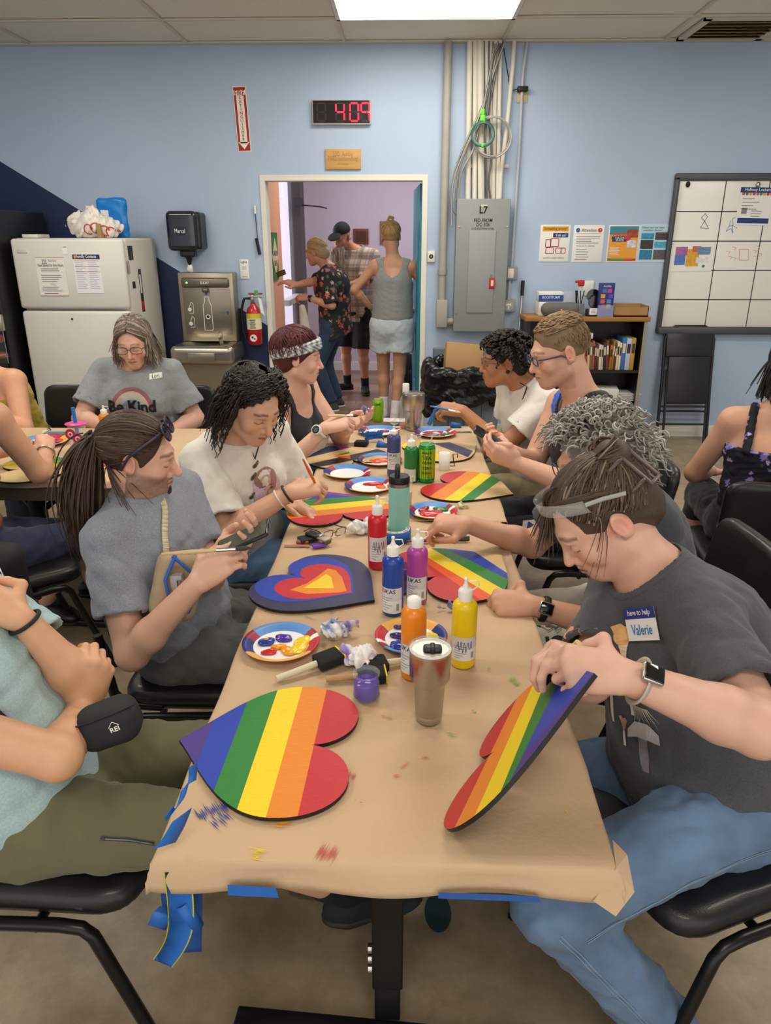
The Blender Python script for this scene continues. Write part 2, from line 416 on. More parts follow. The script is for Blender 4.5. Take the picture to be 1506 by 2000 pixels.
m=MB(); m.quad([(XL,-3,0),(XR,-3,0),(XR,WY+.02,0),(XL,WY+.02,0)],fm); tag(m.build('floor'),'polished tan concrete floor with hairline cracks and stains','floor',kind='structure')
# paint stain on floor
# suspended ceiling
gx=[.12-.6+1.2*k for k in range(-4,5)]; gy=[5.76-.61*k for k in range(-1,15)]
m=MB()
m.quad([(XL,-3,CZ+.012),(XL,WY+.02,CZ+.012),(XR,WY+.02,CZ+.012),(XR,-3,CZ+.012)],M_ceil); m.build('ceiling'); tag(bpy.data.objects['ceiling'],'suspended ceiling of speckled beige tiles','ceiling',kind='structure')
m=MB()
for x in gx: m.box2((x-.012,-3,CZ-.002),(x+.012,WY,CZ+.01),M_grid)
for y in gy:
    if y<WY: m.box2((XL,y-.012,CZ-.003),(XR,y+.012,CZ+.009),M_grid)
m.box2((XL,WY-.03,CZ-.004),(XR,WY,CZ+.008),M_grid)
tag(m.build('trim_1'),'beige metal grid holding the ceiling tiles','ceiling grid',kind='structure')
M_diff=mat('fff8ea',.5,emit=LIGHT_E)
n=0
for x,y,lb in ((.12,5.455,'square-cornered fluorescent troffer glowing above the doorway wall'),(-2.28,4.235,'added unseen fluorescent troffer over the side table'),(2.52,4.235,'added unseen fluorescent troffer over the floor by the whiteboard'),(-3.48,5.455-1.83,'fluorescent troffer in front of the black cabinet') if 0 else (.12,3.015,'added unseen fluorescent troffer over the far half of the long table'),(-2.28,1.795,'added unseen fluorescent troffer over the floor behind the teal shirt'),(2.52,1.795,'added unseen fluorescent troffer over the floor behind the mushroom shirt'),(.12,-.645,'added unseen fluorescent troffer above where the camera stands')):  # only the first is in view; the rest are added to balance brightness
        t=empty('ceiling_light',(x,y,CZ),lb,'ceiling light','fluorescent ceiling lights')
        m=MB(); m.quad([(x-.575,y-.28,CZ-.004),(x-.575,y+.28,CZ-.004),(x+.575,y+.28,CZ-.004),(x+.575,y-.28,CZ-.004)],M_diff); m.build('diffuser',t)
        m=MB()
        for s in (-1,1):
            m.box2((x-.6,y+s*.293-.013,CZ-.012),(x+.6,y+s*.293+.013,CZ+.005),M_white); m.box2((x+s*.588-.013,y-.305,CZ-.012),(x+s*.588+.013,y+.305,CZ+.005),M_white)
        m.build('frame',t)
# air vent
a,b_=2.0,2.62; y0,y1=5.78,6.36
t=empty('air_vent',(2.31,6.07,CZ),'louvred beige air vent set in the ceiling above the whiteboard','air vent')
m=MB(); m.box2((a,y0,CZ-.012),(b_,y0+.05,CZ+.004),M_grid); m.box2((a,y1-.05,CZ-.012),(b_,y1,CZ+.004),M_grid); m.box2((a,y0,CZ-.012),(a+.05,y1,CZ+.004),M_grid); m.box2((b_-.05,y0,CZ-.012),(b_,y1,CZ+.004),M_grid); m.build('frame',t)
m=MB(); m.box2((a+.04,y0+.04,CZ+.005),(b_-.04,y1-.04,CZ+.009),mat('4d3f2e',.8)); m.build('backing',t)
for k in range(6):
    m=MB(); yy=y0+.09+k*.08; m.box((0,0,0),(b_-a-.1,.05,.004),mat('8d7a5c',.6),Matrix.Translation((2.31,yy,CZ-.006))@Matrix.Rotation(.5,4,'X')); m.build('slat',t)
# baseboards
m=MB(); m.box2((dx1+.12,WY-.015,0),(XR,WY,.105),M_cream,bev=.004); tag(m.build('baseboard_right'),'white baseboard under the whiteboard wall','baseboard',kind='structure')
m=MB(); m.box2((XL,WY-.015,0),(dx0-.09,WY,.105),M_cream,bev=.004); tag(m.build('baseboard_left'),'white baseboard along the navy wall','baseboard',kind='structure')
m=MB()
m.box2((dx0-.012,WY-.008,0),(dx0+.03,WY+T+.02,dz+.012),M_cream); m.box2((dx1-.03,WY-.008,0),(dx1+.012,WY+T+.02,dz+.012),M_cream); m.box2((dx0+.03,WY-.0078,dz-.03),(dx1-.03,WY+T+.02,dz+.012),M_cream)
tag(m.build('trim_2'),'cream metal frame around the open doorway','door frame',kind='structure')
# ---------------------------------------------------------------- the room beyond the doorway
HY=WY+T; HB=9.9; HL=-1.3; HR=1.4
M_plank=mat('8a6d5c',.35,var=.25,vs=2.2,stretch=(1,9,1),name='planks')
m=MB()
k=0
for j in range(26):
    x=HL-.4+j*.0
yy=HY-.13
r_=random.Random(3)
y=WY+.02
while y<HB:
    x=HL-r_.uniform(0,.9)
    while x<HR:
        w=r_.uniform(.9,1.3); c=r_.choice(['8f7261','7d6152','977b69','866a5a'])
        m.quad([(x+.002,y+.0015,0),(min(x+w,HR)-.002,y+.0015,0),(min(x+w,HR)-.002,y+.1185,0),(x+.002,y+.1185,0)],mat(c,.33,var=.2,vs=5,stretch=(1,10,1))); x+=w
    y+=.12
m.quad([(HL-.6,WY,-.002),(HR,WY,-.002),(HR,HB,-.002),(HL-.6,HB,-.002)],mat('4a3a30'))
tag(m.build('floor_hall'),'brown wood plank floor in the room beyond the doorway','floor',kind='structure')
m=MB(); m.box2((HL-.6,HB,0),(HR,HB+.1,CZ),M_lav); tag(m.build('wall_far'),'lavender wall at the end of the room beyond','wall',kind='structure')
m=MB(); m.box2((HR,HY,0),(HR+.1,HB,CZ),M_lav); tag(m.build('wall_hall'),'lavender side wall of the room beyond','wall',kind='structure')
M_oran=mat('f0b489',.6)
m=MB()
m.box2((HL-.1,HY,0),(HL,7.05,CZ),mat('ddd6cf',.6)); m.box2((HL-.1,7.05,2.06),(HL,7.95,CZ),mat('ddd6cf',.6)); m.box2((HL-.1,7.95,0),(HL,8.06,CZ),mat('ddd6cf',.6))
m.box2((HL-.1,8.06,2.5),(HL,HB,CZ),mat('ddd6cf',.6)); m.box2((HL-.1,9.55,0),(HL,HB,2.5),mat('ddd6cf',.6))
m.box2((HL-.1,6.98,0),(HL+.012,8.0,2.32),M_oran)
tag(m.build('wall_side'),'side wall of the room beyond with an orange panel','wall',kind='structure')
m=MB(); m.quad([(HL-.6,WY,CZ),(HL-.6,HB,CZ),(HR,HB,CZ),(HR,WY,CZ)],M_white); tag(m.build('ceiling_hall'),'white ceiling of the room beyond','ceiling',kind='structure')
t=empty('ceiling_light',(0,8.2,CZ),'ceiling lamp above the three standing people','ceiling light','fluorescent ceiling lights')
m=MB(); m.quad([(-.6,7.9,CZ-.02),(-.6,8.5,CZ-.02),(.6,8.5,CZ-.02),(.6,7.9,CZ-.02)],mat('fff6f4',.5,emit=LIGHT_E*.9)); m.build('diffuser',t)
m=MB(); m.box2((-.63,7.87,CZ-.018),(.63,8.53,CZ),M_white); m.build('frame',t)
# glass entrance door on the side wall
t=empty('door_1',(HL,8.8,0),'dark metal framed glass entrance door with a closer box','door',); t['kind']='structure'
m=MB()
for y0,y1 in ((9.2,9.55),): m.box2((HL-.08,y0,0),(HL+.06,y1,2.5),mat('3a3230',.4))
m.box2((HL-.08,8.14,2.42),(HL+.02,9.42,2.5),mat('3a3230',.4)); m.box2((HL-.08,8.14,0),(HL+.02,9.42,.12),mat('3a3230',.4)); m.box2((HL-.05,8.14,.98),(HL+.05,9.42,1.04),mat('b8b8b8',.4))
m.build('door_frame',t)
m=MB(); m.box2((HL-.04,8.14,.12),(HL-.03,9.42,2.42),glass('f4fbff',.02,.15)); m.build('pane',t)
m=MB(); m.box2((HL+.02,8.9,2.02),(HL+.1,9.2,2.1),M_dark); m.tube([(HL+.1,9.1,2.03),(HL+.28,9.25,2.02),(HL+.34,9.5,2.01)],.008,M_black); m.build('closer',t)
m=MB(); m.quad([(HL-2.2,7.2,0),(HL-2.2,11.5,0),(HL-2.2,11.5,3.4),(HL-2.2,7.2,3.4)],mat('eaf3ff',.8,emit=3.0,var=.5,vs=3)); tag(m.build('sky_outside'),'bright daylight outside the entrance door','daylight',kind='structure')
m=MB(); m.box2((HL,HB-.02,0),(HR,HB,.11),M_white); tag(m.build('baseboard_hall'),'white baseboard at the end of the room beyond','baseboard',kind='structure')
# teal door leaf standing open on the far side of the doorway
t=empty('door_2',(dx1,HY,0),'teal door leaf standing open at the doorway edge','door'); t['kind']='structure'
m=MB(); MM=frame((dx1-.028,HY+.03,.01),(-.045,1,0),(0,0,1)); m.box2((0,0,-.02),(.92,2.08,.02),mat('1f8fa5',.45),MM,bev=.003); m.build('leaf',t)
m=MB(); m.cyl((dx1-.07,HY+.8,1.0),(dx1-.12,HY+.8,1.0),.012,M_steel); m.cyl((dx1-.12,HY+.8,1.0),(dx1-.12,HY+.7,1.0),.01,M_steel); m.build('door_handle',t)
# green sign in the orange recess, plaques on the far wall
m=MB(); s=frame((HL+.02,7.5,1.5),(0,1,0),(0,0,1)); m.box((0,0,0),(.34,.44,.012),mat('1f7a2a',.5),s); g=tag(m.build('green_sign'),'green board with a cream diamond sign on the orange wall','sign')
m=MB(); q=[(0,.2),(.2,0),(0,-.2),(-.2,0)]; m.quad([(x*.9,y*.9,.008) for x,y in q][::-1],mat('e9ddb8'),s); m.text('GARDEN',0,.03,.07,mat('2b2b20'),s,.0095); m.text('AREA',0,-.06,.07,mat('2b2b20'),s,.0095); m.build('lettering',g)
for (x0,z0,x1,z1,c,lb) in ((690,447,720,477,'7a4632','brown wooden plaque on the lavender wall behind the cap'),(742,432,770,477,'96705a','wooden plaque on the lavender wall behind the hair bun')):
    p=Y(x0,z0,HB);q=Y(x1,z1,HB); p_=tag(MB().box2((p[0],HB-.03,q[2]),(q[0],HB,p[2]),mat(c,.5),bev=.004).build('wall_plaque'),lb,'plaque')
    MB().box2((p[0]+.03,HB-.034,q[2]+.03),(q[0]-.03,HB-.03,p[2]-.03),mat('5a2f22',.4)).build('face',p_)
# tyre-like black bag behind the woman
sd=SD(); c=Y(806,640,7.6); sd.el((c[0],7.6,.28),(.2,.16,.3)).noise(.012,30,4)
tag(soft('trash_bag',sd,.012,mat('1b1b1d',.3)),'full black bag on the floor by the teal door','bag')
p=Y(818,700,7.05)
t=tag(MB().box((p[0]-.02,7.05,.2),(.05,.22,.4),mat('8d95b5',.7,var=.4,vs=25)).build('bag'),'pale patterned tote leaning by the teal door','tote bag')
# ================================================================ THINGS ON THE BACK WALL
def wframe(x,z,d=.0): return frame((x,WY-d,z),(1,0,0),(0,0,1))   # local x right, y up, z toward the room
def span(p,q,d=.01): a=Y(*p,WY-d); b_=Y(*q,WY-d); return (a[0]+b_[0])/2,(a[2]+b_[2])/2,abs(b_[0]-a[0]),abs(a[2]-b_[2])
# fire extinguisher sign (tilted a little)
x,z,w,h=span((459,168),(485,296)); W=wframe(x,z)@Matrix.Rotation(.035,4,'Z'); w=.105
s=tag(MB().box((0,0,.002),(w,h,.004),mat('f2ead8',.5),W).build('extinguisher_sign'),'tall red and white fire extinguisher arrow sign','sign')
m=MB(); R_=mat('a3141f',.5)
m.rect(0,0,w-.012,h-.012,R_,W,.0045); ar=[(-w*.3,h*.40),(w*.3,h*.40),(w*.42,h*.44),(w*.42,h*.49)]
m.quad([(-w*.42,h*.47),(-w*.28,h*.44),(w*.28,h*.44),(w*.42,h*.47),(w*.42,h*.36),(w*.28,h*.34),(w*.28,-h*.35),(w*.40,-h*.35),(0,-h*.46),(-w*.40,-h*.35),(-w*.28,-h*.35),(-w*.28,h*.34),(-w*.42,h*.36)][::-1],mat('f2ead8',.5),W,) if 0 else None
cr=mat('f2ead8',.5)
m.rect(0,h*.405,w*.86,h*.075,cr,W,.005); m.rect(0,0,w*.55,h*.74,cr,W,.005); m.quad([(-w*.42,-h*.35,.005),(0,-h*.465,.005),(w*.42,-h*.35,.005)],cr,W)
m.text('FIRE',0,h*.40,.055,R_,W,.006,width=w*.72,bold=.01)
for k,ch in enumerate('EXTINGUISHER'): m.text(ch,0,h*(.325-k*.0575),.032,R_,W,.006,bold=.012)
m.build('print',s)
# LED clock
x,z,w,h=span((609,195),(724,243),.04)
t=empty('led_clock',(x,WY,z),'black digital wall clock with red numerals reading 409','clock')
W=wframe(x,z); MB().box((0,0,.02),(w,h,.04),mat('c9c4ba',.4),W,bev=.004).build('case',t)
MB().box((0,.002,.037),(w-.014,h-.014,.01),mat('1a1215',.25),W).build('screen',t)
m=MB(); LED=mat('ff1838',.5,emit=2.2); OFF=mat('2a2022',.4)
def seg7(m,x,y,s,on):
    S={'a':(0,1,1),'g':(0,0,1),'d':(0,-1,1),'f':(-1,.5,0),'b':(1,.5,0),'e':(-1,-.5,0),'c':(1,-.5,0)}
    for k,(u,v,hz) in S.items():
        mm=LED if k in on else OFF; cx,cy=x+u*s*.52,y+v*s
        if hz: m.rect(cx,cy,s*.82,s*.2,mm,W,.0425)
        else: m.rect(cx,cy,s*.2,s*.8,mm,W,.0425)
for ch,xx in (('',-.34),('bcfg',-.02),('abcdef',.22),('abcfg',.41)): seg7(m,xx*w,0,h*.36,ch)
m.disc(.475*w,0,.004,mat('ffb030',.5,emit=1.5),W,.0425); m.build('digits',t)
# wooden plaque
x,z,w,h=span((635,291),(705,331)); W=wframe(x,z)
s=tag(MB().box((0,0,.008),(w,h,.016),mat('c99b5e',.5,var=.15,vs=4,stretch=(1,1,10)),W,bev=.003).build('wooden_plaque'),'small engraved wooden plaque above the doorway','plaque')
m=MB(); e=mat('9c7138',.6); m.text('SSID: Asmbly',0,h*.22,.05,e,W,.0165,width=w*.55); m.text('PWRD: buildsomething!',0,-.0,.05,e,W,.0165,width=w*.84); m.text('all lowercase',0,-h*.22,.025,e,W,.0165,width=w*.3); m.build('engraving',s)
# paper towel dispenser
x,z,w,h=span((327,412),(394,490),.12); 
t=empty('towel_dispenser',(x,WY,z),'smoky black paper towel dispenser on the wall above the fountain','dispenser')
sd=SD().bx((x,WY-.11,z),(w/2,.11,h/2),r=.04); soft('body',sd,.008,mat('20242c',.12,coat=.5),t)
sd=SD().bx((x+w*.5,WY-.1,z),(.025,.1,h/2-.01),r=.02); soft('back_shell',sd,.008,mat('191a1d',.35),t)
sd=SD().bx((x+.02,WY-.13,z-h/2-.02),(.06,.05,.025),r=.012).rc((x+.02,WY-.13,z-h/2-.04),(x+.02,WY-.13,z-h/2-.11),.03,.012); soft('nozzle',sd,.006,mat('141416',.4),t)
sd=SD().el((x+.02,WY-.13,z-h/2-.135),(.022,.018,.035)).noise(.006,120,2); soft('paper',sd,.004,mat('efe9e2',.8),t)
W=wframe(x-.01,z-.0,.222); m=MB(); m.disc(0,0,.055,mat('161a24',.3),W,.001,ry=.035); m.text('Marcal',0,0,.045,mat('dfe3ea'),W,.002,width=.085,bold=.01); m.build('emblem',t)
# bottle-filling fountain
xa=wp(343,533,.2)[0]; xb=wp(452,533,.2)[0]; FX=(xa+xb)/2; FWd=.46; zt=Y(395,533,WY-.2)[2]; zm=Y(400,668,WY-.2)[2]; zb=Y(400,770,WY-.3)[2]
t=empty('drinking_fountain',(FX,WY,zm),'stainless steel bottle filling drinking fountain','drinking fountain')
SS=mat('a89f8f',.34,metal=.85,bump=.02,bs=300,stretch=(1,1,40)); SSd=mat('7c7468',.35,metal=.85)
m=MB(); m.box2((FX-FWd/2,WY-.16,zm),(FX+FWd/2,WY,zt),SS,bev=.008); m.build('bottle_filler',t)
W=frame((FX,WY-.161,(zm+zt)/2),(1,0,0),(0,0,1)); hh=zt-zm
m=MB(); m.box((0,hh*.36,.012),(FWd*.86,hh*.14,.03),SSd,W,bev=.014); m.build('display_band',t)
m=MB(); m.text('ELKAY',0,hh*.36,.03,M_white,W,.0285,width=.075,bold=.01); m.disc(-.15,hh*.36,.008,mat('7dff5a',.4,emit=2),W,.0285); m.disc(-.15,hh*.36,.013,mat('3a6b34',.4),W,.028); m.build('lettering',t)
m=MB(); m.box((0,-hh*.06,.003),(FWd*.86,hh*.66,.006),mat('8d8578',.35,metal=.8),W,bev=.002); m.build('alcove',t)
m=MB(); wh=mat('e8e8e4',.5)
def line(m,P,w,mm,W,z):
    for (x0,y0),(x1,y1) in zip(P[:-1],P[1:]):
        d=nrm(A(x1-x0,y1-y0)); nx,ny=-d[1]*w/2,d[0]*w/2
        m.quad([(x0+nx,y0+ny,z),(x0-nx,y0-ny,z),(x1-nx,y1-ny,z),(x1+nx,y1+ny,z)],mm,W)
b0=-hh*.33; line(m,[(-.035,b0),(-.035,b0+.2),(-.018,b0+.235),(-.018,b0+.27),(.018,b0+.27),(.018,b0+.235),(.035,b0+.2),(.035,b0),(-.035,b0)],.005,wh,W,.0068)
m.disc(0,b0+.11,.02,wh,W,.0068); m.disc(0,b0+.11,.012,M_dark,W,.0072); m.disc(0,b0+.295,.01,mat('2a4a86'),W,.0068)
for y in (-.005,-.12): line(m,[(-.12,y-.04),(-.155,y-.04)],.004,wh,W,.0068); line(m,[(-.118,y-.04),(-.118,y+.035),(-.135,y+.05),(-.15,y+.01)],.004,wh,W,.0068); m.disc(-.15,y-.01,.016,wh,W,.0068)
m.text('EZH2O',.13,-.04,.02,mat('3a5fa0'),W,.0068,width=.05); m.disc(.168,-.04,.009,mat('2a4a86'),W,.0068,ry=.014)
m.build('print',t)
m=MB(); m.box((0,hh*.255,.03),(.05,.03,.05),SSd,W,bev=.008); m.build('spout',t)
sd=SD().bx((FX,WY-.24,zm-.075),(FWd/2+.03,.24,.075),r=.045).el((FX,WY-.26,zm+.02),(.21,.17,.06),op='s',k=.02); sd.cut((0,WY-.004,0),(0,1,0)); soft('basin',sd,.008,mat('b5ada0',.25,metal=.9),t)
m=MB(); m.box((FX,WY-.485,zm-.085),(.22,.012,.07),SS,bev=.02); m.build('push_bar',t)
sd=SD().rc((FX+.09,WY-.14,zm-.01),(FX+.09,WY-.17,zm+.05),.018,.016).rc((FX+.09,WY-.17,zm+.05),(FX+.09,WY-.22,zm+.045),.018,.012); soft('bubbler',sd,.005,mat('c9b79c',.4),t)
m=MB(); m.box2((FX-FWd/2+.02,WY-.32,zb),(FX+FWd/2-.01,WY,zm-.13),mat('a39884',.4,metal=.6),bev=.006); m.build('cabinet',t)
# fire extinguisher
x,z,w,h=span((484,598),(508,673),.1); z0=z-h/2; 
t=empty('fire_extinguisher',(x,WY,z),'red fire extinguisher hanging beside the doorway','fire extinguisher')
c=(x,WY-.085,0); Tm=Matrix.Translation(c)
m=MB(); m.lathe([(.05,z0),(.062,z0+.01),(.062,z0+.25),(.05,z0+.3),(.025,z0+.325),(.02,z0+.345)],mat('b8151f',.3,coat=.4),Tm); m.build('cylinder',t)
m=MB(); m.lathe([(.0635,z0+.13),(.0635,z0+.26)],mat('e9dfc0',.6),Tm,cap=False); m.lathe([(.0638,z0+.22),(.0638,z0+.26)],mat('d8c23a',.6),Tm,cap=False)
W=frame((x,WY-.085-.064,z0+.06),(1,0,0),(0,0,1)); m.disc(0,0,.03,M_white,W,.002); m.disc(-.008,.006,.01,mat('2a4a86'),W,.003); m.disc(.01,-.006,.008,M_red,W,.003)
for k in range(5): m.rect(0,.085+k*.016,.05-.008*(k%2),.006,M_ink,W,.001)
m.build('print',t)
m=MB(); m.box((x,WY-.09,z0+.38),(.03,.05,.07),M_steel,bev=.005); m.box((x+.03,WY-.11,z0+.42),(.12,.025,.012),mat('a3141f',.4),bev=.004); m.box((x+.035,WY-.11,z0+.395),(.1,.02,.012),M_steel,bev=.003); m.build('valve',t)
m=MB(); m.tube([(x-.02,WY-.09,z0+.38),(x-.07,WY-.1,z0+.38),(x-.1,WY-.1,z0+.28),(x-.095,WY-.1,z0+.12),(x-.075,WY-.1,z0+.06)],.011,M_black); m.build('hose',t)
m=MB(); m.box((x+.04,WY-.12,z0+.43),(.03,.01,.04),mat('3fae5a'),bev=.004); m.quad([(x+.05,WY-.12,z0+.4),(x+.08,WY-.12,z0+.37),(x+.1,WY-.12,z0+.24),(x+.07,WY-.12,z0+.27)],M_paper); m.build('inspection_tag',t)
# marker on a string, light switch plate, push button
x,z,w,h=span((498,402),(503,497)); m=MB()
t=empty('hanging_marker',(x,WY,z),'black marker pen hanging on the wall left of the doorway','marker')
m.cyl((x,WY-.012,z+h/2),(x,WY-.012,z+h/2-.06),.009,M_white); m.build('hook',t); MB().tube([(x,WY-.01,z+h/2-.05),(x+.004,WY-.01,z),(x+.006,WY-.01,z-.06)],.003,M_ink).build('string',t)
MB().cyl((x-.002,WY-.014,z-.06),(x+.018,WY-.014,z-h/2),.013,M_black).build('pen',t)
x,z,w,h=span((467,507),(487,545)); W=wframe(x,z); s=tag(MB().box((0,0,.004),(w,h,.008),M_paper,W,bev=.003).build('switch_card'),'white card reading Light on the wall above the extinguisher','card')
m=MB(); m.text('Lights',0,h*.36,.03,M_ink,W,.0085,width=w*.7,bold=.01); [m.rect(0,h*(.15-.07*k),w*.5,.003,M_gray,W,.0083) for k in range(3)]; m.text('OFF ON',0,-h*.38,.012,M_ink,W,.0085); m.build('print',s)
x,z,w,h=span((835,490),(849,512)); W=wframe(x,z); s=tag(MB().box((0,0,.01),(w,h,.02),mat('e6e0d2',.4),W,bev=.004).build('door_button'),'small cream door button beside the open doorway','button')
m=MB(); m.disc(0,0,w*.3,M_black,W,.0205); m.disc(0,0,w*.13,M_gray,W,.021); m.build('button',s)
# posters
def poster(p,q,label,draw,name='poster',tilt=0,d=.004,cat='poster'):
    x,z,w,h=span(p,q); W=wframe(x,z,.0)@Matrix.Rotation(tilt,4,'Z'); s=tag(MB().box((0,0,d/2),(w,h,d),M_paper,W,bev=.001).build(name),label,cat)
    m=MB(); draw(m,W,w,h,d+.0006); m.build('print',s); return s
def bars(m,W,z,x,y,w,n,dy,c=None,hh=.004,seed=1):
    g=random.Random(seed); c=c or mat('5a5a60')
    for k in range(n): ww=w*g.uniform(.6,1); m.rect(x-(w-ww)/2,y-k*dy,ww,hh,c,W,z)
def d1(m,W,w,h,z):
    m.rect(0,h*.39,w*.86,h*.13,mat('eda32c'),W,z); m.text('Something wrong?',0,h*.39,.03,mat('5b3c10'),W,z+.0006,width=w*.75,bold=.01)
    m.rect(w*.18,h*.22,w*.5,h*.12,mat('22346e'),W,z); m.text('Tell us!',w*.18,h*.22,.03,M_white,W,z+.0006,width=w*.36,bold=.01)
    r=mat('b02535'); 
    for (a,b_,c,d) in ((-.22,-.0,.16,.2),(0,.02,.26,.22),(-.15,-.2,.26,.16),(.14,-.2,.18,.14),(.3,-.2,.14,.14)): line(m,[((a-c/2)*w,(b_-d/2)*h),((a+c/2)*w,(b_-d/2)*h),((a+c/2)*w,(b_+d/2)*h),((a-c/2)*w,(b_+d/2)*h),((a-c/2)*w,(b_-d/2)*h)],.006,r,W,z)
    m.text('asmbly.org/problem',0,-h*.4,.02,r,W,z,width=w*.7)
poster((1057,439),(1110,511),'white poster with an orange Something wrong header and red block drawing',d1)
def d2(m,W,w,h,z):
    m.text('Attention',0,h*.37,.035,mat('1b3f78'),W,z,width=w*.5,bold=.012); m.disc(-w*.36,h*.37,w*.07,mat('2c6fae'),W,z); m.disc(w*.36,h*.37,w*.07,M_red,W,z); m.text('!',w*.36,h*.37,.03,M_white,W,z+.0006,bold=.01)
    m.rect(0,h*.28,w*.8,.003,mat('e0763a'),W,z)
    bars(m,W,z,0,h*.2,w*.8,5,h*.045,seed=2); m.text('Thank you for cleaning!',-w*.08,-h*.06,.018,M_ink,W,z,width=w*.6); bars(m,W,z,-w*.12,-h*.15,w*.5,4,h*.07,seed=3); m.rect(-w*.2,-h*.43,w*.4,.005,mat('c04a3a'),W,z)
poster((1122,440),(1175,512),'white poster headed Attention with a red exclamation mark',d2)
def d3(m,W,w,h,z):
    m.rect(0,0,w*.94,h*.95,mat('e8a23c'),W,z); m.rect(0,h*.36,w*.94,h*.23,mat('3a8f9c'),W,z+.0003); m.text('Asmbly',-.1*w,h*.25,.05,mat('d3382e'),W,z+.0012,width=w*.5,bold=.015)
    m.quad([(-w*.4,h*.2,z+.0006),(-w*.36,h*.06,z+.0006),(w*.1,h*.06,z+.0006),(w*.16,h*.2,z+.0006)],mat('283a74'),W); m.text('MAKER',-.12*w,h*.155,.02,M_white,W,z+.0012,width=w*.3); m.text('SPACE',-.12*w,h*.10,.02,M_white,W,z+.0012,width=w*.26)
    m.rect(w*.28,h*.28,w*.36,h*.22,mat('a2482f',var=.4,vs=40),W,z+.0006); m.disc(w*.14,h*.16,w*.09,mat('c63a50'),W,z+.0009); m.rect(w*.28,0,w*.3,h*.2,mat('d6d0e2',var=.4,vs=40),W,z+.0006)
    bars(m,W,z+.0006,-.2*w,-h*.1,w*.45,6,h*.04,M_white,seed=4); m.rect(0,-h*.43,w*.94,h*.06,mat('3f8a4c'),W,z+.0009); m.rect(w*.25,-h*.43,w*.4,h*.06,mat('c8402f'),W,z+.0012)
poster((1191,440),(1243,512),'orange and teal event poster beside the attention notice',d3)
def d4(m,W,w,h,z):
    m.rect(0,0,w*.97,h*.97,mat('b9d7e6'),W,z); m.text('Check out our next',-w*.1,h*.43,.02,M_ink,W,z+.001,width=w*.7); m.text('member classes!',-w*.1,h*.36,.02,M_ink,W,z+.001,width=w*.6)
    for (a,b_,c,d,cc) in ((-.24,.2,.4,.16,'3f95b8'),(.22,.2,.44,.2,'4a3f44'),(-.24,-.02,.4,.24,'3a3b3c'),(.22,-.03,.44,.16,'4aa6c4'),(-.24,-.3,.4,.26,'2f7f9f'),(.22,-.3,.44,.26,'5c5a5e')): m.rect(a*w,b_*h,c*w,d*h,mat(cc,var=.3,vs=60),W,z+.0006)
poster((1252,439),(1305,512),'blue photo grid poster nearest the whiteboard',d4)
# electrical panel
x,z,w,h=span((893,388),(984,648),.14)
t=empty('electrical_panel',(x,WY,z),'grey electrical panel stencilled FED FROM DC 306','electrical panel')
PG=mat('8f9494',.45,var=.04,vs=6); m=MB(); m.box2((x-w/2,WY-.14,z-h/2),(x+w/2,WY,z+h/2),PG,bev=.006); m.build('box',t)
W=wframe(x,z,.1405); m=MB(); m.box((0,-.04,.004),(w*.5,h*.62,.008),mat('979b9b',.45),W,bev=.002); m.build('door',t)
m=MB(); m.text('L7',0,h*.42,.075,M_ink,W,.001,width=.065,bold=.02); m.text('FED FROM',0,h*.345,.04,M_ink,W,.001,width=.145,bold=.005); m.text('DC 306',0,h*.315,.04,M_ink,W,.001,width=.105,bold=.005); m.text('OUTSIDE MAIN PANEL',0,h*.285,.02,M_ink,W,.001,width=.18)
m.rect(.005,h*.45,.05,.014,mat('d9cfa6'),W,.0008); m.build('lettering',t)
m=MB(); m.box((w*.22,-h*.12,.012),(.045,.085,.012),M_red,W,bev=.002); m.rect(w*.22,-h*.12,.02,.045,mat('e8d8d0'),W,.0185); m.disc(w*.2,-h*.065,.012,mat('4a9a6a'),W,.0095); m.build('lock_tag',t)
m=MB(); [m.cyl((x+a*w,WY-.14,z+b_*h),(x+a*w,WY-.146,z+b_*h),.006,M_steel) for a,b_ in ((-.45,.3),(-.45,-.35),(.45,.3),(.45,-.35),(-.2,.1),(-.2,-.2))]; m.build('screws',t)
pt=z+h/2; pxl=x
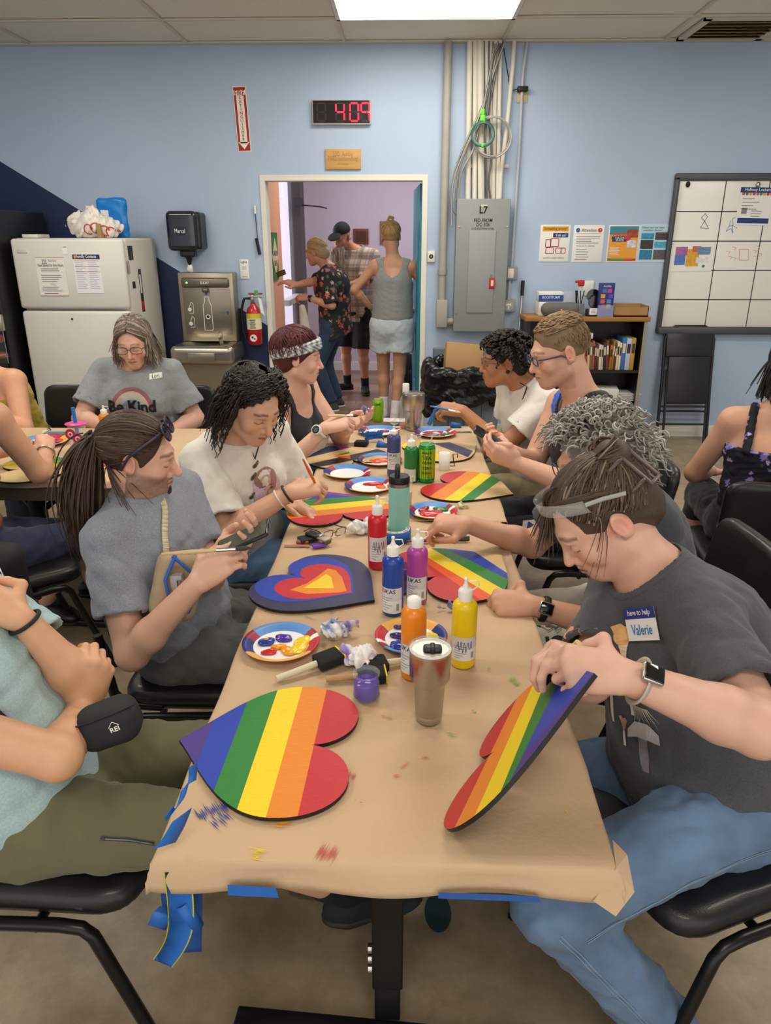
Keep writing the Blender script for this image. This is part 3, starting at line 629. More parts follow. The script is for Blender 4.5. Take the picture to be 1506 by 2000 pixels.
# conduits
WHc=mat('ddd8ca',.5); GYc=mat('a6a39b',.5,var=.08,vs=10)
xg=wp(870,300,.05)[0]; t=empty('gray_conduit',(xg,WY,1.5),'fat grey plastic conduit running from the ceiling to a grey box','conduit')
MB().cyl((xg,WY-.05,.95),(xg,WY-.05,CZ),.032,GYc).build('pipe',t)
x1,z1,w1,h1=span((853,586),(873,640),.1); MB().box2((x1-w1/2,WY-.1,z1-h1/2),(x1+w1/2,WY,z1+h1/2),GYc,bev=.006).build('junction_box',t)
MB().cyl((x1+w1/2,WY-.05,z1-h1*.3),(pxl-w/2,WY-.05,z1-h1*.3),.03,GYc).build('elbow',t); MB().cyl((xg,WY-.05,1.38),(xg,WY-.05,1.42),.04,M_pgray).build('coupling',t)
n=0
for pxt,pxb,rad in ((917,914,.022),(928,927,.019),(938,940,.028),(950,953,.014),(959,957,.012),(968,963,.018),(977,972,.016),(1004,976,.017)):
    xt=wp(pxt,90,.05)[0]; xb_=wp(pxb,388,.05)[0]
    P=[(xt,WY-.05,CZ),(xt,WY-.05,CZ-.05),(xt,WY-.05,2.9),(xt*.6+xb_*.4,WY-.05,2.5),(xb_,WY-.05,2.15),(xb_,WY-.055,pt)] if pxt>1000 else [(xt,WY-.05,CZ),(xb_,WY-.05,pt)]
    tag(MB().tube(P,rad,WHc,n=12).build('white_conduit'),['white conduit furthest toward the grey pipe above the panel','second white conduit above the panel from the grey pipe','thick white conduit in the middle of the panel bundle','thin white conduit just past the thick middle one','thinnest white conduit in the panel bundle','white conduit behind the coiled cable','white conduit next to the bent one above the panel','bent white conduit passing the high wall outlet'][n],'conduit','white conduits above the panel'); n+=1
zz=wp(930,324,.05)[1]; tag(MB().box2((wp(905,324)[0],WY-.035,zz-.012),(wp(992,324)[0],WY-.02,zz+.012),mat('cfcabc',.5)).build('conduit_strut'),'ribbed metal strut holding the conduits above the panel','bracket')
# flexible cables
g=random.Random(5)
CB=[('96938c',[(975,85),(968,130),(945,200),(918,260),(890,330),(880,395),(893,420)]),('a9a59b',[(972,85),(960,150),(935,230),(905,300),(885,360),(882,440)]),('8d8a84',[(966,85),(950,180),(938,240),(915,280),(895,340),(890,392)]),('777672',[(980,85),(965,160),(955,220),(960,300),(955,350),(958,388)]),('a3a097',[(985,85),(965,140),(945,210),(925,290),(900,340),(896,392)]),('6a6966',[(978,85),(962,120),(955,200),(948,260),(950,330),(952,388)])]
for k,(c,P) in enumerate(CB):
    W3=[Y(px,py,WY-.09-.012*(k%3)) for px,py in P]; W3=[tuple(v) for v in W3]
    Q=[Vector(v) for v in W3]; S=[]
    for j in range(len(Q)-1):
        for s in range(6): 
            tt=s/6; p0=Q[max(j-1,0)];p1=Q[j];p2=Q[j+1];p3=Q[min(j+2,len(Q)-1)]
            S.append(tuple(.5*((2*p1)+(p2-p0)*tt+(2*p0-5*p1+4*p2-p3)*tt*tt+(3*p1-p0-3*p2+p3)*tt**3)))
    S.append(tuple(Q[-1])); tag(MB().tube(S,.008,mat(c,.4,metal=.4),n=6).build('flexible_cable'),'grey metal clad cable hanging in front of the white conduits','cable','metal clad cables by the panel')
# coil of spare cable with green tape
cc=Y(962,268,WY-.13)
def ring(c,r,ph=0,tl=.1,n=36,ex=1): return [(c[0]+r*math.cos(a)*ex,c[1]+tl*.2*math.sin(a*2+ph),c[2]+r*math.sin(a)) for a in [2*PI*k/n for k in range(n)]]
t=empty('cable_coil',cc,'coiled spare cable tied with bright green tape above the panel','cable')
m=MB(); m.tube(ring(cc,.145,0),.007,mat('b5b2aa',.4),n=6,closed=True); m.tube(ring(cc,.135,2),.007,mat('a5a29a',.4),n=6,closed=True); m.build('gray_loop',t)
c2=(cc[0]-.075,cc[1]-.02,cc[2]+.02); m=MB(); m.tube(ring(c2,.085,1),.009,mat('3f6f66',.5),n=6,closed=True); m.tube(ring(c2,.077,1),.008,mat('5f8f84',.5),n=6,closed=True); m.build('green_loop',t)
GT=mat('6fd83c',.4); m=MB(); m.box((c2[0]-.01,c2[1]-.01,c2[2]+.1),(.04,.03,.06),GT,bev=.008); m.box((c2[0]+.01,c2[1]-.01,c2[2]-.08),(.05,.03,.03),GT,bev=.008); m.box((c2[0]-.01,c2[1]-.01,c2[2]+.15),(.03,.012,.04),GT,bev=.004); m.build('tape',t)
# thin conduit right, switch boxes
t=empty('junction_box',(.9,WY,1.5),'grey switch box with a cream toggle beside the electrical panel','junction box','grey boxes beside the panel')
x,z,w,h=span((985,521),(1010,547),.06); MB().box2((x-w/2,WY-.06,z-h/2),(x+w/2,WY,z+h/2),PG,bev=.006).build('box',t); MB().box((x,WY-.063,z),(.05,.008,.075),M_cream,bev=.003).build('toggle',t)
x2,z2,w2,h2=span((981,585),(1006,610),.06)
t2=empty('junction_box',(x2,WY,z2),'grey box with a round cover plate below the switch box','junction box','grey boxes beside the panel')
MB().box2((x2-w2/2,WY-.06,z2-h2/2),(x2+w2/2,WY,z2+h2/2),PG,bev=.006).build('box',t2); m=MB(); W=wframe(x2,z2,.061); m.disc(0,0,.04,mat('a5a8a8',.4),W,0); m.rect(0,.01,.04,.02,M_white,W,.001); m.rect(0,-.01,.012,.03,M_white,W,.001); m.build('cover',t2)
xt=wp(1030,85,.03)[0]
tag(MB().tube([(xt,WY-.03,CZ),(xt-.02,WY-.03,2.85),(x+.015,WY-.03,2.3),(x+.01,WY-.03,z+h/2),(x-.0,WY-.03,z),(x2,WY-.03,z2+h2/2)],.012,mat('b9bcc0',.4),n=10).build('thin_conduit'),'thin grey conduit dropping from the ceiling to the switch box','conduit')
# outlet with black adapter
x,z,w,h=span((1011,167),(1030,201)); t=empty('wall_outlet',(x,WY,z),'tan outlet plate high on the wall with a black plug','outlet'); W=wframe(x,z)
MB().box((0,0,.004),(w,h,.008),mat('cdb88e',.4),W,bev=.002).build('plate',t); MB().box((0,-h*.2,.007),(w*.5,h*.3,.008),mat('d9c8a2',.4),W,bev=.002).build('socket',t)
x5=tag(MB().box((x-.005,WY-.035,z+.03),(.08,.05,.035),M_black,bev=.005).tube([(x-.04,WY-.03,z+.03),(x-.1,WY-.03,z+.02),(x-.12,WY-.03,z+.12),(x-.18,WY-.06,z+.35),(x-.2,WY-.1,z+.6)],.004,M_black,n=5).build('power_adapter'),'black power adapter plugged into the high tan outlet','adapter')
# whiteboard
ax,az=wp(1325,345,.03); bz=wp(1290,645,.03)[1]; bx=3.9
t=empty('whiteboard',(ax,WY,bz),'large gridded whiteboard in a dark grey frame','whiteboard')
MB().box2((ax,WY-.02,bz),(bx,WY,az),mat('efece4',.25),bev=.002).build('panel',t)
m=MB(); fr=mat('4a4c50',.4)
m.box2((ax-.02,WY-.04,az-.03),(bx,WY,az+.025),fr,bev=.01); m.box2((ax-.02,WY-.04,bz-.02),(ax+.02,WY,az),fr,bev=.01); m.box2((ax-.02,WY-.07,bz-.03),(bx,WY,bz+.03),fr,bev=.012); m.build('frame',t)
m=MB(); gl=mat('3a3a3c'); W=wframe(0,0,.0205)
xs=[wp(px,400,.02)[0] for px in (1412,1497)]; st=xs[1]-xs[0]; xs=[xs[0]+st*k for k in range(4)]
zs=[wp(1380,py,.02)[1] for py in (413,471,528,585)]
for xx in xs: m.rect(xx,(az+bz)/2,.008,az-bz-.05,gl,W,0)
for zq in zs: m.rect((ax+bx)/2,zq,bx-ax-.03,.008,gl,W,0)
def wl(P,c,w=.004):
    Q=[(wp(px,py,.02)) for px,py in P]; line(m,Q,w,mat(c),W,.0006)
wl([(1378,417),(1370,425),(1376,432),(1382,424),(1378,417)],'4a4a78'); wl([(1376,432),(1368,445),(1384,446),(1376,432)],'4a4a78')
wl([(1428,430),(1424,442),(1432,440),(1430,428),(1436,424)],'4f86d6'); wl([(1424,442),(1418,452),(1428,446),(1432,456),(1430,440),(1440,446)],'4f86d6')
wl([(1444,487),(1462,487),(1462,508),(1444,508),(1444,487)],'d98a86'); [wl([(px,py),(px+8,py+2),(px+4,py+7)],'d98a86',.003) for px,py in ((1418,490),(1422,500),(1430,482),(1430,502),(1470,488),(1476,480),(1472,500),(1480,494))]
m.build('marker_drawings',t)
def wsheet(p,q,label,draw,tilt=0):
    x,z,w,h=span(p,q,.022); W=wframe(x,z,.022)@Matrix.Rotation(tilt,4,'Z'); s=tag(MB().box((0,0,.001),(w,h,.002),M_paper,W).build('paper_sheet'),label,'paper'); m=MB(); draw(m,W,w,h,.0026); m.build('print',s)
def d5(m,W,w,h,z):
    m.rect(0,h*.43,w,h*.14,mat('263a78'),W,z); m.text('Hallway Lockers',0,h*.43,.03,M_white,W,z+.0006,width=w*.75,bold=.01); [m.disc(w*(-.4+.1*k),h*.33,.012,mat(['d9542c','3a8a5a','e0a030','b83a6a'][k%4]),W,z) for k in range(9)]; bars(m,W,z,-w*.15,h*.2,w*.5,4,h*.09,seed=8); bars(m,W,z,w*.1,-h*.12,w*.4,3,h*.07,seed=9); m.rect(0,-h*.38,w*.9,h*.14,mat('263a78'),W,z); m.rect(-w*.3,-h*.12,w*.16,h*.16,M_gray,W,z)
wsheet((1447,366),(1503,440),'white sheet headed Hallway Lockers pinned to the whiteboard',d5,-.02)
def d6(m,W,w,h,z):
    for a,b_,c,d,cc in ((-.25,.2,.28,.3,'a86aa0'),(-.27,-.1,.25,.35,'5a78c0'),(.02,-.03,.3,.6,'e0a83a'),(.28,.2,.3,.26,'6a90b0'),(.25,-.12,.28,.2,'e6e6e2'),(.1,.26,.2,.2,'c06a5a')): m.rect(a*w,b_*h,c*w,d*h,mat(cc,var=.2,vs=40),W,z+.0003*abs(a))
    m.disc(.3*w,-.33*h,.012,mat('3a8aa0'),W,z+.001)
wsheet((1313,473),(1388,530),'white sheet with a coloured floor plan drawing on the whiteboard',d6,.02)
for px,py,lb in ((1344,360,'small black magnet at the top corner of the whiteboard'),(1481,361,'silver clip holding the lockers sheet')):
    p=Y(px,py,WY-.03); tag(MB().sphere((p[0],WY-.03,p[2]),(.018,.012,.022),M_black if px<1400 else M_steel).build('magnet_clip'),lb,'clip')
# bookcase
bx0=wp(1030,613,.3)[0]; bx1=Y(1266,613,WY-.33)[0]; bt=1.07; by0=WY-.34
t=empty('bookcase',((bx0+bx1)/2,WY-.17,0),'black bookcase with a brown wood top under the posters','bookcase')
BK=mat('1c1a19',.4)
MB().box2((bx0-.02,by0-.01,bt-.035),(bx1+.02,WY-.01,bt),M_wood,bev=.003).build('top',t)
MB().box2((bx0,by0,0),(bx0+.025,WY-.015,bt-.035),BK).build('side_panel',t); MB().box2((bx1-.025,by0,0),(bx1,WY-.015,bt-.035),BK).build('side_panel',t)
MB().box2((bx1-.024,by0-.004,.0),(bx1+.001,by0,bt-.035),mat('9a8f7e',.5)).build('edge_strip',t)
SH=[.06,.37,.64]
for z in SH: MB().box2((bx0+.02,by0+.01,z-.02),(bx1-.02,WY-.015,z),BK).build('shelf',t)
MB().box2((bx0,WY-.02,0),(bx1,WY-.012,bt-.04),BK).build('back_panel',t)
cols=['2d3a4a','b0793a','8a3a30','6a7a3a','c8a040','744a2a','a85a30','3a4a3a','c04a3a','d8c8a0','8a6a4a','b05a4a','40384a','6a3a2a','e0d8c8','c8c0b0','2a2a2a','7a3a30','a8642f','8a7a3a','5a2a28','d8d0b0','e8dcc0','3f6fa8','b8c0d8','b89038']
g=random.Random(11); x=1.86 if 0 else Y(1135,650,by0+.05)[0]-.12
names={}
def book(x,w,h,c,z,lab,lean=0,depth=.2,grp='books on the upper shelf'):
    W=Matrix.Translation((x,by0+.03,z+.001))@Matrix.Rotation(lean,4,'Y'); t=tag(MB().box2((0,0,0),(w,depth,h),mat(c,.55),W,bev=.002).build('book'),lab,'book',grp)
    m=MB(); W2=W@frame((w/2,-.0006,h/2),(1,0,0),(0,0,1)); m.rect(0,h*.18,w*.7,h*.3,mat('d9cfb8' if c[0]<'9' else '3a3026'),W2,0); m.build('spine_label',t)
cn={'9':'tan','2':'dark','b':'brown','8':'maroon','6':'olive','c':'ochre','7':'brown','a':'rust','3':'dark','d':'cream','4':'slate','e':'ivory'}
ordn=['first','second','third','fourth','fifth','sixth','seventh','eighth','ninth','tenth','eleventh','twelfth','thirteenth','fourteenth','fifteenth','sixteenth','seventeenth','eighteenth','nineteenth','twentieth','twenty-first','twenty-second','twenty-third','twenty-fourth','twenty-fifth','twenty-sixth']
xe=bx1-.06; cols=cols[-26:]; k=len(cols)-1; n=0
x=xe
while k>=0:
    w=g.uniform(.014,.022) if k<len(cols)-3 else g.uniform(.026,.04); h=g.uniform(.2,.24) if k<len(cols)-3 else g.uniform(.24,.275); x-=w+.002
    book(x,w,h,cols[k],SH[2],'%s upright book, %s from the bookcase end on the upper shelf'%(cn.get(cols[k][0],'coloured'),ordn[n]),-.06 if k<18 else 0); n+=1;k-=1
x=xe; n=0
for k in range(15):
    w=g.uniform(.016,.024); h=g.uniform(.21,.245); x-=w+.002; c=['4a98cc','e9e9ea','5aa4d4','dfe4ea','c8cdd2','d8d0a0','b05040'][(k*3+k//4)%7]
    book(x,w,h,c,SH[0],'pale magazine, %s from the bookcase end on the bottom shelf'%ordn[n],0,grp='magazines on the bottom shelf'); n+=1
# middle shelf: box file and loose papers
q=Y(1185,745,by0+.08); W=frame((q[0],by0+.1,SH[1]+.06),(1,-.15,0),(0,0,1))
t=tag(MB().box((0,0,0),(.2,.11,.2),mat('d3d2cb',.6),W,bev=.004).build('box_file'),'off-white box file with a finger hole on the middle shelf','box file'); m=MB(); m.disc(.04,-.005,.016,M_dark,W,.1012); m.disc(.04,-.005,.009,M_gray,W,.1018); m.build('finger_ring',t)
for k,(dx,h,lb) in enumerate(((.13,.05,'fanned stack of white papers beside the box file'),(-.16,.08,'white papers leaning behind the haircut on the middle shelf'))):
    m=MB()
    for j in range(7): m.box((q[0]+dx+.01*j*(1-k),by0+.14,SH[1]+.012+j*.009),(.2,.2,.003),M_paper,Matrix.Translation((0,0,0)))
    tag(m.build('paper_stack'),lb,'papers')
# things on the bookcase
bz=bt; 
p=Y(1075,600,by0+.1)[0]
t=tag(MB().box2((p-.1,by0+.06,bz),(p+.12,by0+.26,bz+.11),mat('e4e2da',.5),bev=.008).build('plastic_box'),'white plastic box on the bookcase behind the grey speaker','box')
sd=SD().rc((p-.03,by0+.05,bz+.056),(p+.17,by0+.05,bz+.056),.055); s=soft('bluetooth_speaker',sd,.008,mat('6c6864',.8,bump=.3,bs=500)); tag(s,'grey cylindrical speaker lying on the bookcase','speaker'); W=frame((p+.07,by0-.006,bz+.056),(1,0,0),(0,0,1)); MB().disc(0,0,.011,mat('e23a2c'),W,0).rect(0,0,.006,.01,M_white,W,.001).build('badge',s)
W=frame((p+.0,by0+.16,bz+.15),(1,0,0),(0,0,1)); s=tag(MB().box((0,0,0),(.2,.075,.12),mat('e8e8ee',.6),W,bev=.004).build('carton'),'white and blue carton standing on the white plastic box','carton'); m=MB(); m.rect(0,-.012,.2,.05,mat('27458c'),W,.0605); m.text('BOOSTFOAM',.0,-.005,.03,M_white,W,.061,width=.14); m.build('print',s)
x=Y(1109,590,by0+.12)[0]; m=MB(); m.lathe([(.035,0),(.006,.005),(.005,.06),(.03,.08),(.045,.12),(.042,.16),(.036,.19)],glass('ffffff',.02,.14),Matrix.Translation((x,by0+.12,bz+.001)),cap=False); tag(m.build('wine_glass'),'clear stemmed glass on the bookcase','glass')
x=Y(1133,580,by0+.2)[0]
t=empty('spray_bottle',(x,by0+.2,bz),'clear spray bottle with a red trigger head on the bookcase','spray bottle'); MB().lathe([(.04,0),(.042,.01),(.042,.14),(.015,.2),(.014,.22)],glass('e8f0f0',.1,.35),Matrix.Translation((x,by0+.2,bz+.001))).build('bottle',t); MB().box((x,by0+.2,bz+.25),(.05,.03,.05),M_red,bev=.008).box((x-.03,by0+.2,bz+.262),(.04,.02,.02),M_red,bev=.004).build('trigger_head',t)
x=Y(1131,605,by0+.06)[0]; m=MB(); m.lathe([(.038,0),(.038,.1)],mat('8a8f98',.4,alpha=.6),Matrix.Translation((x,by0+.06,bz+.001))); t=tag(m.build('pen_cup'),'clear cup of black pens on the bookcase','cup')
for k in range(5):
    a=g.uniform(-.3,.3); tag(MB().cyl((x+.01*(k-2),by0+.06,bz+.01),(x+.01*(k-2)+.14*math.sin(a),by0+.06+g.uniform(-.02,.02),bz+.2),.004,M_black).build('pen'),'black pen standing in the clear cup','pen','pens in the clear cup')
x=Y(1161,600,by0+.08)[0]; t=empty('parts_caddy',(x,by0+.08,bz),'small black wire caddy of glossy discs on the bookcase','caddy')
MB().box2((x-.06,by0+.04,bz),(x+.06,by0+.13,bz+.055),M_dark,bev=.004).build('tray',t); MB().lathe([(.05,-.02),(.055,0),(.05,.02)],mat('241a22',.15,coat=.6),frame((x+.01,by0+.12,bz+.11),(1,0,0),(0,0,1))).build('disc_holder',t); MB().lathe([(.05,-.02),(.055,0),(.05,.02)],mat('14121a',.15,coat=.6),frame((x+.0,by0+.15,bz+.155),(1,0,0),(0,0,1))).build('disc_holder',t)
W=frame((x-.01,by0+.036,bz+.04),(1,0,0),(0,0,1)); s=tag(MB().box((0,0,0),(.075,.05,.003),M_paper,W).build('note_card'),'small white price card in front of the caddy','card'); bars(mm:=MB(),W,.002,0,.012,.05,3,.011,seed=4); mm.build('print',s)
x=Y(1182,585,by0+.06)[0]; W=frame((x,by0+.05,bz+.13),(1,0,0),(0,0,1)); s=tag(MB().box((0,0,0),(.12,.26,.05),mat('2c2f78',.4),W,bev=.003).build('leaflet_holder'),'tall purple leaflet holder with coloured squares on the bookcase','leaflet holder')
m=MB(); 
for k,c in enumerate(['3a70c0','c04a8a','e0a030','5a4ab0','d85a40','4a90c8','c03a4a','e6c040']): m.rect(-.028+(k%2)*.05+(.01 if k%3==0 else 0),.07-.04*(k//2),.034,.03,mat(c),W,.0256)
m.text('Asmbly',.0,.105,.02,M_white,W,.0256,width=.06); m.build('print',s); MB().box((0,-.085,.036),(.125,.09,.02),glass('aab0e0',.1,.4),W).build('pocket',s)
x=Y(1230,600,by0+.08)[0]; t=empty('cardboard_tray',(x,by0+.1,bz),'open brown cardboard tray on the end of the bookcase','cardboard box'); KB=mat('a9814f',.7,var=.08,vs=10)
MB().box2((x-.14,by0+.03,bz),(x+.14,by0+.23,bz+.01),KB).box2((x-.14,by0+.03,bz),(x+.14,by0+.036,bz+.075),KB).box2((x-.14,by0+.224,bz),(x+.14,by0+.23,bz+.09),KB).box2((x-.14,by0+.03,bz),(x-.134,by0+.23,bz+.085),KB).box2((x+.134,by0+.03,bz),(x+.14,by0+.23,bz+.085),KB).build('tray',t)
x=Y(1110,610,by0+.05)[0]; tag(MB().box((x+.03,by0+.02,bz+.008),(.1,.06,.014),mat('d8502a',.4),bev=.004).build('snack_packet'),'orange packet lying flat in front of the pens','packet')
p=Y(1148,573,WY)[0]; tag(MB().box((wp(1148,563)[0],WY-.006,wp(1148,563)[1]),(.09,.012,.12),M_white,bev=.003).build('wall_plate'),'white blank wall plate above the bookcase','wall plate')
q=Y(1140,640,by0+.05); tag(MB().box((q[0]-.01,by0+.1,SH[2]+.3-.02),(.16,.2,.04),mat('dcd8cc',.6)).build('boxed_kit'),'pale flat box lying on top of the upper shelf books','box')
tag(MB().box((q[0]-.11,by0+.08,SH[2]+.29),(.05,.2,.1),mat('e0c020',.5)).build('yellow_box'),'yellow box end on the upper shelf behind the haircut','box')
# broom handle
a=Y(1018,640,WY-.1);b_=Y(1022,548,WY-.03); t=tag(MB().cyl((a[0]-.05,WY-.16,.02),(b_[0],WY-.02,b_[2]-.1),.012,mat('b7b9bd',.3,metal=.7)).build('broom_handle'),'grey broom handle leaning on the wall beside the panel','broom'); MB().cyl((b_[0]-.003,WY-.034,b_[2]-.12),(b_[0],WY-.02,b_[2]),.015,M_black).build('grip',t)
# folded chair
fx0,fx1=2.21,2.62; fy=WY-.2; zt=.97
t=empty('folding_chair',((fx0+fx1)/2,fy,0),'black metal folding chair leaning folded under the whiteboard','folding chair')
FB=mat('2e2e31',.35,metal=.3)
def lean(x,z,o=0): return (x,fy-o+.16*z/zt,z)
m=MB(); P=[lean(fx0-.01,0),lean(fx0,.5),lean(fx0+.0,.86),lean(fx0+.025,.93),lean(fx0+.08,.965),lean(fx1-.08,.965),lean(fx1-.025,.93),lean(fx1,.86),lean(fx1,.5),lean(fx1+.01,0)]; m.tube(P,.0135,FB,n=10); m.build('frame',t)
W=frame(lean((fx0+fx1)/2,.83,.012),(1,0,0),(0,.16,zt)); MB().box((0,0,0),(fx1-fx0-.02,.22,.012),mat('333336',.3,metal=.3),W,bev=.04).build('backrest',t)
W=frame(lean((fx0+fx1)/2,.53,.035),(1,0,0),(0,.16,zt)); MB().box((0,0,0),(fx1-fx0-.05,.4,.03),mat('2c2c2f',.35,metal=.2),W,bev=.03).build('seat',t)
for s in (0,1): MB().tube([lean(fx0+.03 if not s else fx1-.03,0,.045),lean(fx0+.03 if not s else fx1-.03,.62,.03)],.011,FB,n=8).build('rear_leg',t)
[MB().tube([lean(fx0,zq,.03),lean(fx1,zq,.03)],.009,FB,n=8).build('crossbar',t) for zq in (.16,.27,.31)]
# trash can
cx,cy=.46,5.55
t=empty('trash_can',(cx,cy,0),'grey blue plastic trash can lined with a black bag','trash can')
m=MB(); MM=Matrix.Translation((cx,cy,0)); m.box((0,0,0),(1,1,1),mat('66727e',.5)) if 0 else None
V=[(-.21,-.19,0),(.21,-.19,0),(.21,.19,0),(-.21,.19,0),(-.26,-.24,.72),(.26,-.24,.72),(.26,.24,.72),(-.26,.24,.72)]
m.raw(V,[[0,3,2,1],[0,1,5,4],[1,2,6,5],[2,3,7,6],[3,0,4,7]],mat('6d7883',.5),MM); m.box((0,-.23,.36),(.02,.02,.7),mat('626c77',.5),MM); m.box((-.12,-.225,.3),(.012,.02,.6),mat('626c77',.5),MM); m.box((.12,-.225,.3),(.012,.02,.6),mat('626c77',.5),MM); m.build('bin',t)
MB().box2((cx-.24,cy+.24,.5),(cx+.2,cy+.28,.86),mat('5f6d78',.5),bev=.01).build('lid',t)
sd=SD()
for k in range(44):
    a=2*PI*k/44; g2=random.Random(k); rr_=1/(abs(math.cos(a))**4+abs(math.sin(a))**4)**.25; px_,py_=.28*math.cos(a)*rr_,.265*math.sin(a)*rr_
    sd.rc((cx+px_,cy+py_,.74+g2.uniform(-.02,.03)),(cx+px_*1.07,cy+py_*1.07,.52+.08*math.cos(a)+g2.uniform(-.02,.03)),.045,.04,k=.03)
sd.noise(.012,35,3).noise(.006,90,9); soft('bag_liner',sd,.011,mat('0c0c0d',.22,bump=.6,bs=30),t)
sd=SD().el((cx,cy,.66),(.26,.24,.09)).noise(.02,30,8); soft('bag_fill',sd,.014,mat('121213',.25),t)
W=frame((cx-.02,cy-.0,.8),nrm((1,.1,-.1)),(0,.3,1)); tag(MB().box((0,0,0),(.28,.24,.1),mat('b08a5c',.7,var=.06,vs=8),W,bev=.003).build('cardboard_box'),'brown cardboard box pushed into the trash can','cardboard box')
# fridge
fy=5.62; fx0=Y(20,600,fy)[0]; fx1=Y(245,600,fy)[0]; ft=1.665; fx1=-2.07; fx0=-2.9
t=empty('refrigerator',((fx0+fx1)/2,6.0,0),'old white top freezer refrigerator with notices on it','refrigerator'); FRm=mat('dedcd3',.38,var=.04,vs=3,bump=.04,bs=80)
zs=Y(150,605,fy)[2]
MB().box2((fx0,fy+.05,.03),(fx1,WY-.06,ft),mat('d8d3c6',.4),bev=.02).build('body',t)
MB().box2((fx0,fy-.02,zs+.008),(fx1,fy+.045,ft-.004),FRm,bev=.022).build('freezer_door',t); d=MB().box2((fx0,fy-.02,.1),(fx1,fy+.045,zs-.008),FRm,bev=.022).build('fridge_door',t)
p=Y(141,623,fy-.02); MB().sphere((p[0],fy-.022,p[2]),.008,M_black).build('screw_hole',d)
MB().box2((fx1-.06,fy-.05,zs-.36),(fx1-.01,fy-.02,zs-.02),mat('cfcdc5',.4),bev=.012).build('handle',t)
p=Y(43,490,fy-.02); MB().box((p[0],fy-.022,p[2]),(.075,.006,.03),mat('cfcfca',.4),bev=.002).build('badge_plate',t)
def fsheet(c4,label,draw,col='e9e6df'):
    (p,q)=c4; a=Y(*p,fy-.02);b_=Y(*q,fy-.02); x,z,w,h=(a[0]+b_[0])/2,(a[2]+b_[2])/2,abs(a[0]-b_[0]),abs(a[2]-b_[2]); W=frame((x,fy-.0225,z),(1,0,0),(0,0,1)); s=tag(MB().box((0,0,0),(w,h,.002),mat(col,.7),W).build('notice'),label,'notice'); m=MB(); draw(m,W,w,h,.0018); m.build('print',s)
def d7(m,W,w,h,z):
    m.text('Asmbly',.08*w,h*.4,.02,M_ink,W,z,width=w*.3); [m.rect(-w*.25+.012*(k%3),h*.42-.012*(k//3),.009,.009,M_gray,W,z) for k in range(9)]
    m.text('Need Steward for Entry Hours',0,h*.28,.03,M_ink,W,z,width=w*.88,bold=.01); bars(m,W,z,0,h*.2,w*.7,2,h*.05,seed=5); bars(m,W,z,0,h*.04,w*.75,4,h*.055,seed=6); m.text('When?',0,-h*.2,.02,mat('c98a2a'),W,z,width=w*.2); bars(m,W,z,0,-h*.27,w*.8,3,h*.05,M_ink,seed=7); bars(m,W,z,0,-h*.44,w*.7,1,.02,seed=8); m.rect(0,h*.49,w,.005,mat('c9a678'),W,z); m.rect(0,-h*.49,w,.006,mat('c9a678'),W,z)
fsheet(((68,502),(136,578)),'white notice asking for a steward on the freezer door',d7)
def d8(m,W,w,h,z):
    m.rect(0,h*.44,w,h*.12,mat('232b5c'),W,z); m.text('Asmbly Contacts',.0,h*.44,.03,M_white,W,z+.0006,width=w*.75,bold=.01); m.rect(-w*.4,h*.44,.02,.02,mat('e0a030'),W,z+.0006)
    for k in range(3): m.rect(0,h*(.34-.14*k),w*.9,.005,mat(['e8a87a','d9b060','e8a87a'][k]),W,z)
    for s in (-1,1): bars(m,W,z,s*w*.23,h*.3,w*.4,15,h*.048,mat('a9a3bf'),seed=10+s,hh=.003)
fsheet(((141,497),(204,573)),'white contacts sheet with a navy header on the freezer door',d8,'efedf3')
W=frame((Y(127,488,fy-.02)[0],fy-.0225,Y(127,488,fy)[2]),(1,0,0),(0,0,1)); s=tag(MB().rect(0,0,.04,.06,M_paper,W).build('sticker'),'tiny white sticker above the contacts sheet','sticker'); MB().rect(0,.02,.03,.006,mat('c86a8a'),W,.0006).build('print',s)
for k,(py,pz,sy,sz,c,lb) in enumerate(((5.75,1.56,.1,.1,'3a3a3c','dark scribbled sticker high on the fridge side'),(5.9,1.28,.06,.32,'2a2a34','long dark striped sticker strip on the fridge side'),(5.68,1.46,.04,.09,'b8a8a8','faint pink sticker on the fridge side'),(5.75,1.33,.06,.05,'26262a','small black bird sticker on the fridge side'))):
    s=tag(MB().box2((fx1,py-sy/2,pz-sz/2),(fx1+.002,py+sy/2,pz+sz/2),mat(c,.5)).build('sticker'),lb,'sticker')
    if k==1: m=MB(); m.box2((fx1+.002,py-.02,pz-.02),(fx1+.0026,py+.01,pz+.12),M_white); m.box2((fx1+.002,py-.025,pz-.15),(fx1+.0026,py+.025,pz-.08),M_red); m.build('print',s)
# bags on the fridge
sd=SD().el((fx0+.56,5.85,ft+.07),(.19,.14,.1)).el((fx0+.44,5.85,ft+.08),(.1,.1,.1)).el((fx0+.55,5.83,ft+.14),(.07,.06,.1)).noise(.02,28,1).noise(.016,55,4,ridge=1).cut((0,0,ft+.002),(0,0,-1))
bg=soft('plastic_bag',sd,.009,mat('e8e2d8',.4,bump=.3,bs=40)); tag(bg,'crumpled white plastic carrier bag on the fridge','plastic bag')
mm=MB(); 
for k,(cx_,cy_) in enumerate(((-.05,0),(0,.01),(.06,-.01),(.1,-.02))): 
    P=[(cx_+.03*math.cos(a),cy_+.035*math.sin(a)) for a in np.linspace(0,5.2,12)]; line(mm,P,.009,mat('c8404a'),None,0)
mm.bm.faces.ensure_lookup_table(); drape('print',mm,(fx0+.6,5.72,ft+.06),(1,0,0),(0,0,1),bg,bg)
